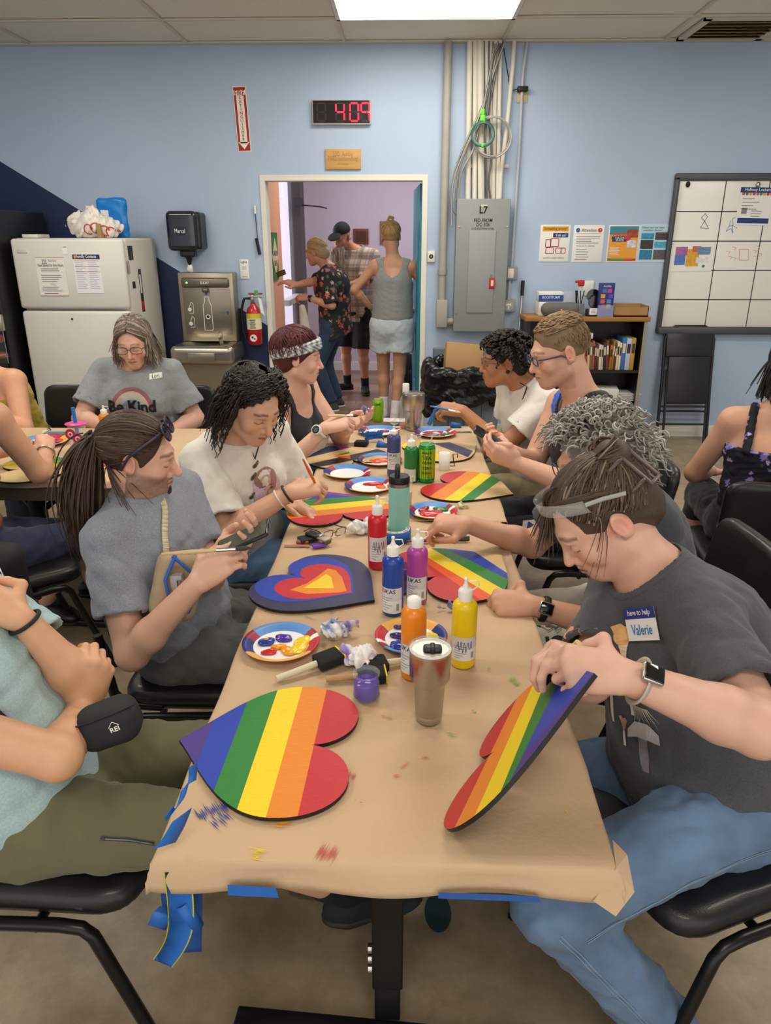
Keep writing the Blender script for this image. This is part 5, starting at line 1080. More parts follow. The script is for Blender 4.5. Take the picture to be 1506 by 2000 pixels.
# steel tumbler
def tumbler(base,ytop,hwb,hwt,label,lidded=True):
    p=at(base); rb=rad(p,hwb); p=at(base,push=rb*.8); h=hgt((base[0],ytop),p); rt=rb*hwt/hwb
    t=empty('steel_tumbler',p,label,'tumbler','steel tumblers'); T=Matrix.Translation(Vector(p))
    st=mat('b5b0aa',.3,metal=1,bump=.015,bs=400,stretch=(1,1,60))
    MB().lathe([(rb*.88,0),(rb*.95,.004),(rb,h*.1),(rb*.985,h*.105),(rb*1.0,h*.11),(rb*1.12,h*.5),(rb*1.2,h*.53),(rt*.98,h*.6),(rt,h*.97)],st,T,n=40).build('body',t)
    if lidded:
        l=MB().lathe([(rt*1.02,h*.95),(rt*1.05,h*.97),(rt*1.05,h*1.0),(rt*.92,h*1.0),(rt*.88,h*.965),(.001,h*.96)],mat('b9bcbe',.06,alpha=.30,coat=.4),T,n=40,cap=False).build('lid',t)
        MB().box((.004,-.004,h*.985),(rt*.9,rt*.55,.012),mat('2c2f33',.4),T,bev=.006).box((.004,-.004,h*.99),(rt*.28,rt*.6,.014),mat('222428',.4),T,bev=.004).build('slider',l)
    else: MB().lathe([(rt,h*.97),(rt*.95,h*1.0),(rt*.9,h*.97),(.001,h*.95)],mat('8a8884',.2,metal=.8),T,n=32,cap=False).build('rim',t)
    return t,p,rb,rt,h
t,p,rb,rt,h=tumbler((838,1417),1262,27,40,'large steel tumbler with a clear lid standing alone in front of the orange bottle')
m=MB(); V,Fc=text2d('YETI',bold=.02); r0=rt*1.004; m.raw([(p[0]+r0*math.cos(PI+.35-x*.018/r0*1.0),p[1]+r0*math.sin(PI+.35-x*.018/r0),p[2]+h*.72+y*.02) for y,x in V],Fc,mat('7f90a8',.3,metal=.5)); m.build('brand_mark',t)
tumbler((807,842),767,15,22,'second steel tumbler at the doorway end of the table',False)
# clear water bottle
p=at((792,838),push=.03); T=Matrix.Translation(Vector(p)); r=rad(p,12); h=hgt((792,765),p); t=empty('water_bottle',p,'clear plastic bottle with a white cap behind the far tumbler','bottle')
MB().lathe([(r,0),(r*1.05,.01),(r,h*.6),(r*.95,h*.8),(r*.5,h*.95),(r*.45,h)],glass('eef2f2',.06,.25),T).build('bottle',t); MB().lathe([(r*.55,h*.97),(r*.55,h*1.2),(r*.5,h*1.22)],M_white,T).build('cap',t); MB().lathe([(r*.9,.003),(r*.9,.02)],mat('d05028',.3),T).build('residue',t)
# teal flask
p=at((779,1050)); r=rad(p,20.5); p=at((779,1050),push=r*.8); h=hgt((779,945),p); T=Matrix.Translation(Vector(p)); t=empty('teal_flask',p,'tall mint green flask with a black handled lid','water bottle')
MB().lathe([(r*.94,0),(r,.005),(r,h*.97)],mat('8fd3cc',.4,var=.03,vs=20),T,n=36).build('body',t); MB().lathe([(r*1.003,.001),(r*1.003,.012)],M_steel,T,n=36).build('base_ring',t)
l=MB().lathe([(r*1.0,h*.97),(r*1.0,h*1.03)],M_steel,T,n=36).build('neck_ring',t); l=MB().lathe([(r*.99,h*1.03),(r*1.0,h*1.13),(r*.9,h*1.16)],M_black,T,n=32).build('lid',t)
MB().tube([(-.006,-r*.5,h*1.15),(-.006,-r*.5,h*1.27),(-.006,-r*.3,h*1.32),(-.006,r*.3,h*1.32),(-.006,r*.6,h*1.27),(-.006,r*.6,h*1.15)],.008,M_black,n=8,M=T).build('handle',l)
# jar of purple water
p=at((715,1374)); r=rad(p,27.5); p=at((715,1374),push=r*.8); h=hgt((715,1313),p); T=Matrix.Translation(Vector(p)); t=empty('paint_jar',p,'small glass jar of purple paint water','jar')
MB().lathe([(r*.9,0),(r,.004),(r*.95,h*.6),(r*.84,h*.78),(r*.84,h*.86),(r*.95,h*.9),(r*.98,h),(r*.9,h*1.0),(r*.8,h*.86)],glass('e8eaf2',.03,.12),T,n=36,cap=False).build('jar',t)
MB().lathe([(r*.86,.005),(r*.95,.008),(r*.9,h*.6),(r*.86,h*.66),(.001,h*.66)],mat('3c14a0',.12),T,n=36).build('purple_water',t)
# other cups and cans
for (b,yt,hw,c,lb,al,liq) in (((808,910),850,14,'e8e0e0','clear jar with murky pink water behind the green bottle',.35,'8a4a4a'),((792,1000-8),930,14,'efe6cf','clear cup of yellowish water behind the mint flask',.3,'e0cf7a'),((786,1160),1105,19,'5a6ab0','translucent blue cup behind the blue paint bottle',.8,None)):
    p=at(b); r=rad(p,hw); p=at(b,push=r*.8); h=hgt((b[0],yt),p); T=Matrix.Translation(Vector(p)); t=empty('plastic_cup',p,lb,'cup'); MB().lathe([(r*.85,0),(r,h*.95),(r*1.04,h),(r*.97,h)],glass(c,.1,al),T,cap=False).build('cup',t)
    MB().lathe([(r*.82,.003),(r*.9,h*.5 if liq else h*.04)],mat(liq or '3a4a90',.2),T).build('liquid',t)
def can(b,yt,hw,c,lb,topc,txt,straw=None,c2='7fb52a'):
    p=at(b); r=rad(p,hw); p=at(b,push=r*.8); h=hgt((b[0],yt),p); T=Matrix.Translation(Vector(p)); t=empty('drink_can',p,lb,'can','cans on the long table')
    MB().lathe([(r*.8,0),(r*.98,.006),(r,h*.06),(r,h*.9),(r*.9,h*.96),(r*.84,h*.985),(r*.84,h)],mat(c,.25,metal=.3),T,n=32).build('can',t)
    MB().lathe([(r*.85,h*.985),(r*.85,h*1.0),(r*.78,h*1.0),(r*.76,h*.975),(.001,h*.975)],mat(topc,.25,metal=.8),T,n=32,cap=False).build('lid',t)
    m=MB()
    g=random.Random(2)
    for k,w in enumerate(txt):
        V,Fc=text2d(w,bold=.03); s=r*1.1/max(V[:,0].max()*2,.5); V=V*s; zz=h*(.8-.13*k)
        m.raw([(r*1.012*math.cos(-PI/2+x/r),r*1.012*math.sin(-PI/2+x/r),zz+y) for x,y in V],Fc,mat('1f3a1a',.4),T)
    if len(txt)>3:
        V=[];Fc=[]
        for k in range(25): a=2*PI*k/24; V+=[(r*1.004*math.cos(a),r*1.004*math.sin(a),h*.12),(r*1.004*math.cos(a),r*1.004*math.sin(a),h*.88)]; Fc+= [[2*k-2,2*k,2*k+1,2*k-1]] if k else []
        m.raw(V,Fc,mat('b5c81c',.3,metal=.2),T,True)
    m.build('print',t)
    if straw:
        MB().tube([(r*.2,0,h*.9),(r*.75,0,h*1.28)],.003,glass('e6ece8',.1,.6),n=8,M=T).build('straw',t)
can((833,944),866,16.5,'1f9a3c','green energy drink can with a clear straw beside the green paint','cfd2d2',['PEACH','TEA','GREEN','ZERO','SUGAR'],True)
can((738,826),779,11,'86b428','lime green can with a pink top at the doorway end','d83a78',['LIME'])
# white cup with clip
p=at((868,919)); r=rad(p,11); p=at((868,919),push=r*.8); h=hgt((868,884),p); T=Matrix.Translation(Vector(p)); t=empty('white_cup',p,'small white tube shaped cup beside the green can','cup'); MB().lathe([(r*.95,0),(r,h),(r*.9,h),(r*.85,h*.1)],M_white,T,cap=False).build('cup',t); MB().tube([(r,0,h*.2),(r*1.9,0,h*.2),(r*1.6,0,h*.5),(r*1.5,0,h*.9),(r*2.3,0,h*.93),(r*2.3,0,h*.7)],.0025,M_black,n=5,M=T).build('clip',t)
# roll of blue tape
p=at((771,1062),push=.045); T=Matrix.Translation(Vector(p)); t=empty('tape_roll',p,'roll of blue painters tape lying flat behind the red bottle','tape')
m=MB(); m.lathe([(.037,0),(.052,0),(.052,.036),(.037,.036)],BT,T,n=36,cap=False); m.build('tape',t); m=MB(); m.lathe([(.037,.036),(.034,.0365),(.034,0),(.037,0)],mat('e6ddc8',.6),T,n=36,cap=False); m.build('core',t)
m=MB(); W=T@Matrix.Translation((0,0,.0362))
V=[];Fc=[]
for k in range(37): a=2*PI*k/36; V+=[(.0375*math.cos(a),.0375*math.sin(a),0),(.049*math.cos(a),.049*math.sin(a),0)]; Fc+=[[2*k-2,2*k-1,2*k+1,2*k]] if k else []
m.raw(V,Fc,mat('e9e4d6',.6),W)
for k in range(9): a=2*PI*k/9; m.text('YAIYA' if k%2 else 'BLOCK',.0432*math.cos(a),.0432*math.sin(a),.007,M_ink,W,.0004,rot=a-PI/2,bold=.02) if k%2==0 else m.rect(.0432*math.cos(a),.0432*math.sin(a),.004,.004,M_ink,W,.0004)
m.build('print',t)
# ================================================================ BRUSHES
def brush(a,b,kind,c,label,tipc=None,r=.0045,group=None):
    """a: handle end, b: bristle end"""
    a=np.array(a,float);b=np.array(b,float);d=nrm(b-a);L=np.linalg.norm(b-a)
    t=empty('paint_brush' if kind!='foam' else 'foam_brush',(a+b)/2,label,'paint brush',group)
    if kind=='foam':
        s=nrm(np.cross(d,A(0,0,1))); n=np.cross(s,d)
        MB().cyl(a,a+d*(L-.055),r*1.25,mat(c,.5)).build('handle',t)
        W=frame(b-d*.03,d,s); MB().box((0,0,0),(.062,.05,.022),mat('1d1d1f',.9,bump=.3,bs=600),W,bev=.005).build('foam_head',t)
        if tipc: MB().box((.0315,0,0),(.004,.049,.021),mat(tipc,.4),W,bev=.001).build('paint_tip',t)
    else:
        m=MB(); m.tube([a,a+d*L*.3,a+d*L*.62],[r*.55,r*1.1,r*.8],mat(c,.35,coat=.3),n=10); m.build('handle',t)
        MB().tube([a+d*L*.6,a+d*L*.82],[r*.9,r*(1.5 if kind=='flat' else 1)],M_chrome,n=10,flat=.6 if kind=='flat' else 1).build('ferrule',t)
        MB().tube([a+d*L*.81,a+d*L*.92,b],[r*(1.5 if kind=='flat' else 1),r*(1.7 if kind=='flat' else 1.1),r*(1.5 if kind=='flat' else .2)],mat(tipc or '4a3a2c',.7),n=10,flat=.5 if kind=='flat' else 1).build('bristles',t)
    return t
brush(at((540,1326),TZ+.008),at((664,1278),TZ+.018),'foam','d9cfb2','foam brush with a yellow edged tip resting toward the tissues','e8d018',.006,'foam brushes')
brush(at((787,1290),TZ+.008),at((705,1300),TZ+.012),'foam','dcd2b8','black foam brush behind the purple jar, handle toward the orange bottle',None,.006,'foam brushes')
brush(at((637,1326),TZ+.008),at((752,1316),TZ+.01),'foam','b98f5e','foam brush with a tan lettered handle lying behind the purple jar','d8c020',.006,'foam brushes')
brush(at((795,1057),TZ+.006),at((917,1052),TZ+.008),'flat','7a2a86','flat brush with a purple handle lying across the paper','5a5146',.006)
brush(at((655,864),TZ+.008),at((718,866),TZ+.012),'foam','dacdb0','foam brush lying beside the crumpled blue tape',None,.006,'foam brushes')
brush(at((650,912),TZ+.006),at((700,911),TZ+.006),'round','d9c8a0','pale thin brush lying behind the two plates',None,.004)
brush(at((82,846),TZ+.006),at((98,838),TZ+.01),'round','e6dcc6','short pale brush at the back of the side table',None,.008)
# ================================================================ SOFT AND SMALL THINGS
def crumple(c,r,cols,label,seed,name='crumpled_tissue',cat='tissue',res=.0035,colr='efecec',group='crumpled tissues'):
    sd=SD(); g=random.Random(seed)
    for k in range(7): sd.el((c[0]+g.uniform(-.6,.6)*r[0],c[1]+g.uniform(-.6,.6)*r[1],c[2]+r[2]*g.uniform(.2,.7)),(r[0]*g.uniform(.35,.6),r[1]*g.uniform(.35,.6),r[2]*g.uniform(.4,.7)),k=.006)
    sd.noise(.007,120,seed,ridge=1).noise(.005,230,seed+5,ridge=1); sd.cut((0,0,c[2]+.0005),(0,0,-1))
    V,Q=sd.mesh(res); base=np.array(lin(colr)); C=np.tile(base,(len(V),1))
    for cc,ox,oy,s in cols:
        d=np.sqrt(((V[:,0]-c[0]-ox)/s)**2+((V[:,1]-c[1]-oy)/s)**2+((V[:,2]-c[2]-r[2]*.7)/s)**2)+.5*np.sin(V[:,0]*190+V[:,1]*160)*.6
        w=np.clip(1.3-d,0,1)[:,None]*.85; C=C*(1-w)+np.array(lin(cc))*w
    o=npmesh(name,V,Q,mat('ffffff',.75,vcol=True),None,C); return tag(o,label,cat,group)
p=at((660,1242)); crumple(p,(.05,.04,.04),[('2f6fb0',-.02,-.01,.03),('d05a5a',-.03,.03,.02),('5a4aa8',.02,.01,.03),('d06a6a',.04,.03,.02)],'crumpled tissue stained blue, red and purple beside the plate',21)
p=at((692,1302)); crumple(p,(.055,.045,.04),[('7a5ac8',-.025,.01,.025)],'crumpled white tissue with a purple stain beneath the foam brush',22)
p=at((705,1038)); crumple(p,(.05,.04,.04),[('c83a3a',.0,.02,.015)],'crumpled white napkin with a red mark behind the red bottle',23)
p=at((880,1193)); crumple(p,(.035,.016,.02),[('6a6a90',0,0,.03)],'small twisted grey blue tissue beside the yellow bottle',24,colr='a8a8bc')
p=at((906,990)); crumple(p,(.022,.02,.016),[('8a9a3a',0,0,.012),('7a3a3a',.01,.005,.008)],'little half eaten cracker beside the reaching hand',25,'cracker','food',.003,'ddd2b0',None)
p=at((708,817))+A(0,0,.02); crumple(p,(.04,.035,.045),[('8a2a5a',0,0,.03),('4a3a8a',.02,-.02,.025),('5a1a3a',-.02,.02,.02)],'tissue stained purple held over the candy bags',26,colr='e6d8e0')
p=at((725,850)); crumple(p,(.04,.03,.02),[('9a2a5a',0,0,.02)],'torn pink and white tissue scraps on the plate by the pink can',27,colr='e8dfe4')
for k,(px,r,lb) in enumerate((((728,862),(.055,.04,.035),'heap of crumpled blue tape beside the foam brush'),)):
    p=at(px); sd=SD(); g=random.Random(5)
    m=MB()
    for j in range(9):
        a=g.uniform(0,6.28); P=[(p[0]+g.uniform(-1,1)*r[0],p[1]+g.uniform(-1,1)*r[1],p[2]+abs(g.uniform(.1,1))*r[2]) for _ in range(3)]
        q=[Vector(P[0]),Vector(P[1]),Vector(P[2])]; 
        for s in range(8):
            pass
        R_=[]; 
        for s in range(9):
            t_=s/8; v=q[0].lerp(q[1],t_).lerp(q[1].lerp(q[2],t_),t_); R_.append(v)
        w=Vector((g.uniform(-.3,.3),g.uniform(-.3,.3),1)).normalized()*.014
        for s in range(8): m.quad([R_[s]-w*.5+Vector((0,0,.012)),R_[s+1]-w*.5+Vector((0,0,.012)),R_[s+1]+w*.5+Vector((0,0,.012)),R_[s]+w*.5+Vector((0,0,.012))],BT)
    o=m.build('tape_scraps'); o.modifiers.new('s','SOLIDIFY').thickness=.0015; tag(o,lb,'tape')
p=at((745,872)); o=tag(MB().lathe([(.016,0),(.016,.05)],BT,frame(p+A(-.02,0,.016),(0,1,0),(0,0,1))@Matrix.Rotation(.4,4,'X'),cap=False).build('tape_scrap'),'curled piece of blue tape in front of the tape heap','tape'); o.modifiers.new('s','SOLIDIFY').thickness=.0015
p=at((880,834)); o=tag(MB().lathe([(.014,0),(.014,.055)],BT,frame(p+A(0,0,.014),(0,1,.0),(0,0,1))@Matrix.Rotation(.2,4,'X'),cap=False).build('tape_scrap'),'curled piece of blue tape by the far plate','tape'); o.modifiers.new('s','SOLIDIFY').thickness=.0015
p=at((900,844)); tag(MB().box(p+A(.01,0,.002),(.09,.022,.003),M_steel,bev=.001).build('steel_ruler'),'short steel ruler at the far corner of the table','ruler')
# candy bags
for k,(px,c,lb,rz) in enumerate((((668,834),'a9bf1c','yellow green candy bag lying flat at the far end',.15),((712,822),'a8d028','crumpled lime candy bag leaning on the other bag',.8))):
    p=at(px); sd=SD().bx(p+A(0,0,.012),(.075,.035,.012),R=[[math.cos(rz),-math.sin(rz),0],[math.sin(rz),math.cos(rz),0],[0,0,1]],r=.011).noise(.004,70,k); s=soft('candy_bag',sd,.0045,mat(c,.3)); tag(s,lb,'candy bag','candy bags'); W=Matrix.Translation(Vector(p+A(-.015,0,.0275)))@Matrix.Rotation(rz,4,'Z'); m=MB(); m.disc(0,0,.025,mat('c8302a',.4),W,ry=.016); m.disc(.04,0,.012,mat('e8501f',.4),W,.0005); m.build('print',s)
# papers at the far end
p=at((765,823)); tag(MB().box(p+A(0,.02,.002),(.16,.08,.003),mat('d8cfd0',.7,var=.4,vs=40)).build('sketch_sheet'),'scribbled sheet at the far end of the table','paper')
# keys and eyeglasses on the table
p=at((620,1058)); kt=empty('key_bunch',p,'bunch of car keys with grey, tan and purple fobs','keys')
W=Matrix.Translation(Vector(p))
MB().box((-.02,.012,.012),(.075,.042,.012),mat('222226',.6),W@Matrix.Rotation(.5,4,'Z'),bev=.003).build('wallet_fob',kt)
f=MB().box((-.01,-.005,.024),(.058,.03,.013),mat('2b2d31',.35),W@Matrix.Rotation(-.65,4,'Z'),bev=.006).build('car_key',kt); MB().box((.022,-.004,.028),(.012,.02,.012),M_chrome,W@Matrix.Rotation(-.65,4,'Z'),bev=.003).build('chrome_tip',f)
MB().box((.028,.0,.022),(.056,.034,.008),mat('a99c8e',.4,metal=.4),W@Matrix.Rotation(-.75,4,'Z'),bev=.003).build('metal_tag',kt); MB().box((.045,-.012,.014),(.02,.03,.016),mat('5c4a3c',.5),W@Matrix.Rotation(-.5,4,'Z'),bev=.005).build('leather_loop',kt)
MB().box((-.005,-.045,.006),(.045,.022,.009),mat('7a45b8',.3),W@Matrix.Rotation(.35,4,'Z'),bev=.002).build('purple_fob',kt); MB().box((-.045,-.02,.008),(.04,.02,.012),mat('9a5a48',.6),W,bev=.004).build('leather_fob',kt); MB().box((-.06,-.04,.003),(.08,.009,.003),mat('c08a70',.6),W).build('strap',kt)
def spectacles(name,c,fwd,up,label=None,parent=None,w=.135,lh=.036,col='222226',lens='dfe6ea',alpha=.12,fr=.0016,temple=.13,split=0,temples=True,spread=1.0,half=False):
    """eyeglass frame centred on the bridge; fwd is where the wearer looks"""
    fwd=nrm(fwd);up=nrm(np.array(up)-fwd*(np.array(up)@fwd)); rt_=np.cross(fwd,up); fm=mat(col,.35)
    t=parent if parent is not None else empty(name,c,label,'eyeglasses')
    c=np.array(c,float); lw=w/2-.009
    P=lambda x,y,z:c+rt_*x+up*y+fwd*z
    root=MB()
    for s in (-1,1):
        cx=s*(lw/2+.008); pts=[]
        for k in range(24):
            a=2*PI*k/24; pts.append(P(cx+lw/2*math.copysign(abs(math.cos(a))**.6,math.cos(a)),lh/2*math.copysign(abs(math.sin(a))**.6,math.sin(a)),-abs(cx)*.12))
        root.tube(pts,fr,fm,n=6,closed=True)
    root.tube([P(-.009,.004,0),P(0,.008,.002),P(.009,.004,0)],fr,fm,n=6)
    if temples:
        for s in (-1,1): root.tube([P(s*w/2,lh*.25,-.01),P(s*(w/2+.004)*spread,lh*.2,-.03),P(s*(w/2+.006)*spread,0,-temple*.75),P(s*(w/2+.003)*spread,-.02,-temple)],fr*1.4,fm,n=6)
    fo=root.build('frame' if parent is None else 'glasses_frame',t)
    for s in (-1,1):
        cx=s*(lw/2+.008); m=MB(); m.quad([P(cx+lw/2*math.copysign(abs(math.cos(a))**.6,math.cos(a)),lh/2*math.copysign(abs(math.sin(a))**.6,math.sin(a)),-abs(cx)*.12) for a in [2*PI*k/24 for k in range(24)]],glass(lens,.02,alpha)); m.build('lens',fo)
    return t
p=at((655,1050)); spectacles('eyeglasses',p+A(.0,.0,.014),(.75,-.55,-.15),(0.1,.1,1),'folded dark framed eyeglasses lying beside the keys',w=.12,lh=.028,fr=.0013,temple=.09,spread=.8)
# bubble cup on the side table
p=at((150,889)); r=rad(p,17); T=Matrix.Translation(Vector(p+A(0,r,0))); t=empty('bubble_cup',p,'clear cup with a pink dotted lid and blue straw on the side table','cup'); h=hgt((150,832),p)
MB().lathe([(r*.8,0),(r*1.02,h*.25),(r*.95,h*.5),(r*.98,h)],glass('f2f2f4',.05,.3),T,n=28,cap=False).build('cup',t); MB().lathe([(r*1.2,h),(r*1.25,h*1.01),(r*1.2,h*1.03),(.001,h*1.04)],mat('e8519a',.3,var=.3,vs=60),T,n=28,cap=False).build('lid',t); MB().cyl((0,0,h*.5),(-.004,0,h*1.55),.008,mat('1f7fd6',.3),M=T).build('straw',t)
sd=SD().el(p+A(0,r,h*.28),(r*.8,r*.8,h*.3)).noise(.006,70,3); soft('white_filling',sd,.006,mat('e9e6e2',.5),t)
m=MB(); W=frame(p+A(0,-.002,h*.66),(1,0,0),(0,0,1)); [ (m.disc(x,y,.024,mat('c02a5a',.4),W,.002*k),m.disc(x,y,.012,mat('f2d8e2',.4),W,.002*k+.001),m.disc(x,y,.006,mat('c02a5a',.4),W,.002*k+.002)) for k,(x,y) in enumerate(((-.014,.008),(.018,-.012)))]; m.build('candy_print',t)
p=at((180,884)); tag(MB().box(p+A(.03,.02,.008),(.16,.22,.014),mat('4a4d54',.4),bev=.004).build('tablet'),'dark tablet lying on the side table beside the ponytail','tablet')
p=at((118,848)); tag(MB().box(p+A(0,0,.004),(.13,.05,.006),mat('3f7a94',.5),Matrix.Identity(4)).build('teal_cloth'),'folded teal cloth behind the pink lidded cup','cloth')
# tape ribbons hanging at the near left corner
def ribbon(P,w,mm,label,name='tape_strip',wdir=None,edge=None):
    Q=[Vector(p) for p in P]; S=[]
    for j in range(len(Q)-1):
        for s in range(6):
            tt=s/6; p0=Q[max(j-1,0)];p1=Q[j];p2=Q[j+1];p3=Q[min(j+2,len(Q)-1)]
            S.append(.5*((2*p1)+(p2-p0)*tt+(2*p0-5*p1+4*p2-p3)*tt*tt+(3*p1-p0-3*p2+p3)*tt**3))
    S.append(Q[-1]); m=MB(); n=len(S)
    for k in range(n-1):
        w0=Vector(wdir(k/n)).normalized()*w/2;w1=Vector(wdir((k+1)/n)).normalized()*w/2
        m.quad([S[k]-w0,S[k+1]-w1,S[k+1]+w1,S[k]+w0],mm)
        if edge: 
            for s in (-1,1): m.quad([S[k]+w0*s,S[k+1]+w1*s,S[k+1]+w1*s*1.12,S[k]+w0*s*1.12],mat(edge,.4))
    bmesh.ops.remove_doubles(m.bm,verts=m.bm.verts[:],dist=1e-5)
    for f in m.bm.faces: f.smooth=True
    o=m.build(name); o.modifiers.new('s','SOLIDIFY').thickness=.001; return tag(o,label,'tape','blue tape strips on the table corner')
yb=.875
ribbon([Y(362,1535,.90),Y(352,1568,.89),Y(334,1590,.885),Y(330,1584,.88)],.022,BT,'torn blue tape curling off the table edge, uppermost of the corner tapes',wdir=lambda t:(.6,.4,.7))
ribbon([Y(356,1592,.885),Y(340,1625,.88),Y(322,1652,.875)],.034,BT,'wide crumpled blue tape wrapped over the table edge above the corner',wdir=lambda t:(.75,.5,.35-.5*t))
ribbon([Y(326,1695,yb),Y(330,1740,yb),Y(333,1775,yb-.005),Y(330,1798,yb-.01)],.026,BTd,'dark blue tape strip hanging nearest the chair seat',wdir=lambda t:(1,.25,-.15*t))
ribbon([Y(331,1775,yb-.015),Y(320,1785,yb-.03),Y(312,1800,yb-.035),Y(306,1812,yb-.03)],.032,BT,'light blue folded tape end at the tip of the dark strip',wdir=lambda t:(.75,.2,-.6))
ribbon([Y(345,1700,yb-.008),Y(353,1765,yb-.02),Y(352,1815,yb-.03),Y(340,1850,yb-.045),Y(318,1882,yb-.06)],.036,BT,'long blue tape strip with yellow paint edges dangling from the corner',wdir=lambda t:(1-.35*t,.3,-.9*max(0,t-.35)/.65),edge='c8c81a')
ribbon([Y(374,1695,yb+.02),Y(375,1760,yb+.02),Y(374,1860,yb+.02)],.034,BTd,'straight dark blue tape strip hanging from the corner',wdir=lambda t:(1,.1,0))
p=Y(368,1785,yb-.012); o=tag(MB().lathe([(.013,-.03),(.013,.028)],BT,frame(p,(1,0,.35),(0,1,0))@Matrix.Rotation(0,4,'X'),cap=False).build('tape_curl'),'curled roll of blue tape in front of the straight dark strip','tape','blue tape strips on the table corner'); o.modifiers.new('s','SOLIDIFY').thickness=.001
ribbon([Y(377,1495,.9),Y(377,1512,.9),Y(375,1528,.895)],.014,BT,'scrap of blue tape stuck on the table edge by the knee',wdir=lambda t:(.7,.6,.1))
# backpack hanging on the navy chair
c=A(-1.62,2.02,.47); c=Y(-12,1165,2.05)
t=empty('backpack',c,'black backpack with round badges hanging beside the navy trousers','backpack')
sd=SD().bx(c+A(-.03,.05,-.02),(.105,.08,.17),r=.05).el(c+A(-.04,.0,.12),(.085,.07,.07)).noise(.006,30,2); soft('body',sd,.009,mat('1c1d1f',.75,bump=.2,bs=300),t)
sd=SD().bx(c+A(-.03,-.055,-.02),(.08,.04,.10),r=.03).noise(.004,40,3); soft('front_pocket',sd,.008,mat('25241f',.6,bump=.2,bs=300),t)
W=frame(c+A(-.0,-.103,.0),(1,.05,0),(0,0,1)); m=MB(); m.disc(.01,.03,.02,mat('4a5a90'),W); m.disc(.02,-.03,.024,mat('7a8a90'),W); m.disc(.02,-.03,.017,mat('3a4a80'),W,.001); m.text('PATCH' if 0 else '',0,0,.01,M_white,W); m.build('badges',t)
m=MB(); m.tube([c+A(.05,-.03,.13),c+A(.085,-.05,.07),c+A(.09,-.055,.04)],.003,M_chrome,n=5); m.build('zipper',t)
m=MB(); m.tube([c+A(-.03,.05,.2),c+A(-.04,.06,.3),c+A(-.06,.12,.38)],.022,mat('121213',.7),n=8,flat=.4); m.build('strap',t)
# stain on the concrete
tag(MB().disc(.10,1.42,.035,mat('2f4448',.5),Matrix.Translation((0,0,.0006)),ry=.06).build('paint_stain'),'dark teal dried paint stain on the concrete by the table leg','stain')
# ================================================================ PEOPLE
def hl_els(n,lo=-.04,hi=.12,far=.5,part=.35):
    az=rng.uniform(-PI,PI,n); return [sph(a,HLINE(a)+(rng.uniform(lo,hi) if k>n*part else rng.uniform(0,far))) for k,a in enumerate(az)]
def lerp(a,b,t): return np.array(a,float)*(1-t)+np.array(b,float)*t
def clip_last(sd,p,n):
    op,f,lo,hi,k=sd.ops[-1]; p=np.array(p,float);n=nrm(n)
    sd.ops[-1]=(op,lambda X,Yc,Zc:np.maximum(f(X,Yc,Zc),(X-p[0])*n[0]+(Yc-p[1])*n[1]+(Zc-p[2])*n[2]),lo,hi,k)
def ik(a,b,la,lb,hint):
    """middle joint of a two-bone limb from a to b, bending toward hint"""
    if isinstance(hint,tuple) and len(hint) and isinstance(hint[0],str): return np.array(hint[1],float)
    a=np.array(a,float);b=np.array(b,float);d=b-a;L=np.linalg.norm(d); d=d/L
    if L>=(la+lb)*.999: return a+d*L*la/(la+lb)
    x=(la*la-lb*lb+L*L)/(2*L); h=math.sqrt(max(la*la-x*x,0)); v=np.array(hint,float); v=nrm(v-d*(v@d)); return a+d*x+v*h
class Fig: pass
def fig(label,pel,neck,fwd_hip,fwd_sh,bend=(0,0,0),shw=.165,shr=0,shl=0,w=1.,dp=1.,arm=1.,bust=0,belly=0,group=None):
    """pel, neck: pelvis centre and base of neck; fwd_*: where hips and chest face"""
    g=Fig(); g.label=label; g.pel=np.array(pel,float); g.neck=np.array(neck,float); g.w=w;g.dp=dp;g.arm=arm;g.bust=bust;g.belly=belly
    g.fh=nrm(fwd_hip);g.fs=nrm(fwd_sh); up=nrm(g.neck-g.pel); g.up=up
    g.rh=nrm(np.cross(g.fh,up)); g.rs=nrm(np.cross(g.fs,up)); g.fs=np.cross(up,g.rs)*1.; g.fh=np.cross(up,g.rh)
    b=np.array(bend,float); g.waist=lerp(pel,neck,.36)+b; g.chest=lerp(pel,neck,.68)+b*.9
    sp=g.neck-up*.055*1.0
    g.sh=[sp+g.rs*shw+np.array(shr,float)*1.,sp-g.rs*shw+np.array(shl,float)*1.]       # right, left
    g.hip=[g.pel+g.rh*.088*w-up*.02,g.pel-g.rh*.088*w-up*.02]
    g.root=empty('person',(pel[0],pel[1],0),label,'person',group); g.kids={}
    return g
def arms(g,R=None,L=None,ua=.285,fa=.25):
    """R, L: (wrist, elbow hint)"""
    g.el=[None,None];g.wr=[None,None]
    for i,q in enumerate((R,L)):
        wr,h=q; wr=np.array(wr,float); d=wr-g.sh[i]; m=(ua+fa)*.995
        if not isinstance(h[0],str) and np.linalg.norm(d)>m: wr=g.sh[i]+nrm(d)*m
        g.el[i]=ik(g.sh[i],wr,ua,fa,h); g.wr[i]=wr
def legs(g,R,L,th=.43,sn=.42):
    """R, L: (ankle, knee hint)"""
    g.kn=[None,None];g.an=[None,None]
    for i,(an,h) in enumerate((R,L)):
        an=np.array(an,float); d=an-g.hip[i]; m=(th+sn)*.995
        if not isinstance(h[0],str) and np.linalg.norm(d)>m: an=g.hip[i]+nrm(d)*m
        g.kn[i]=ik(g.hip[i],an,th,sn,h); g.an[i]=an
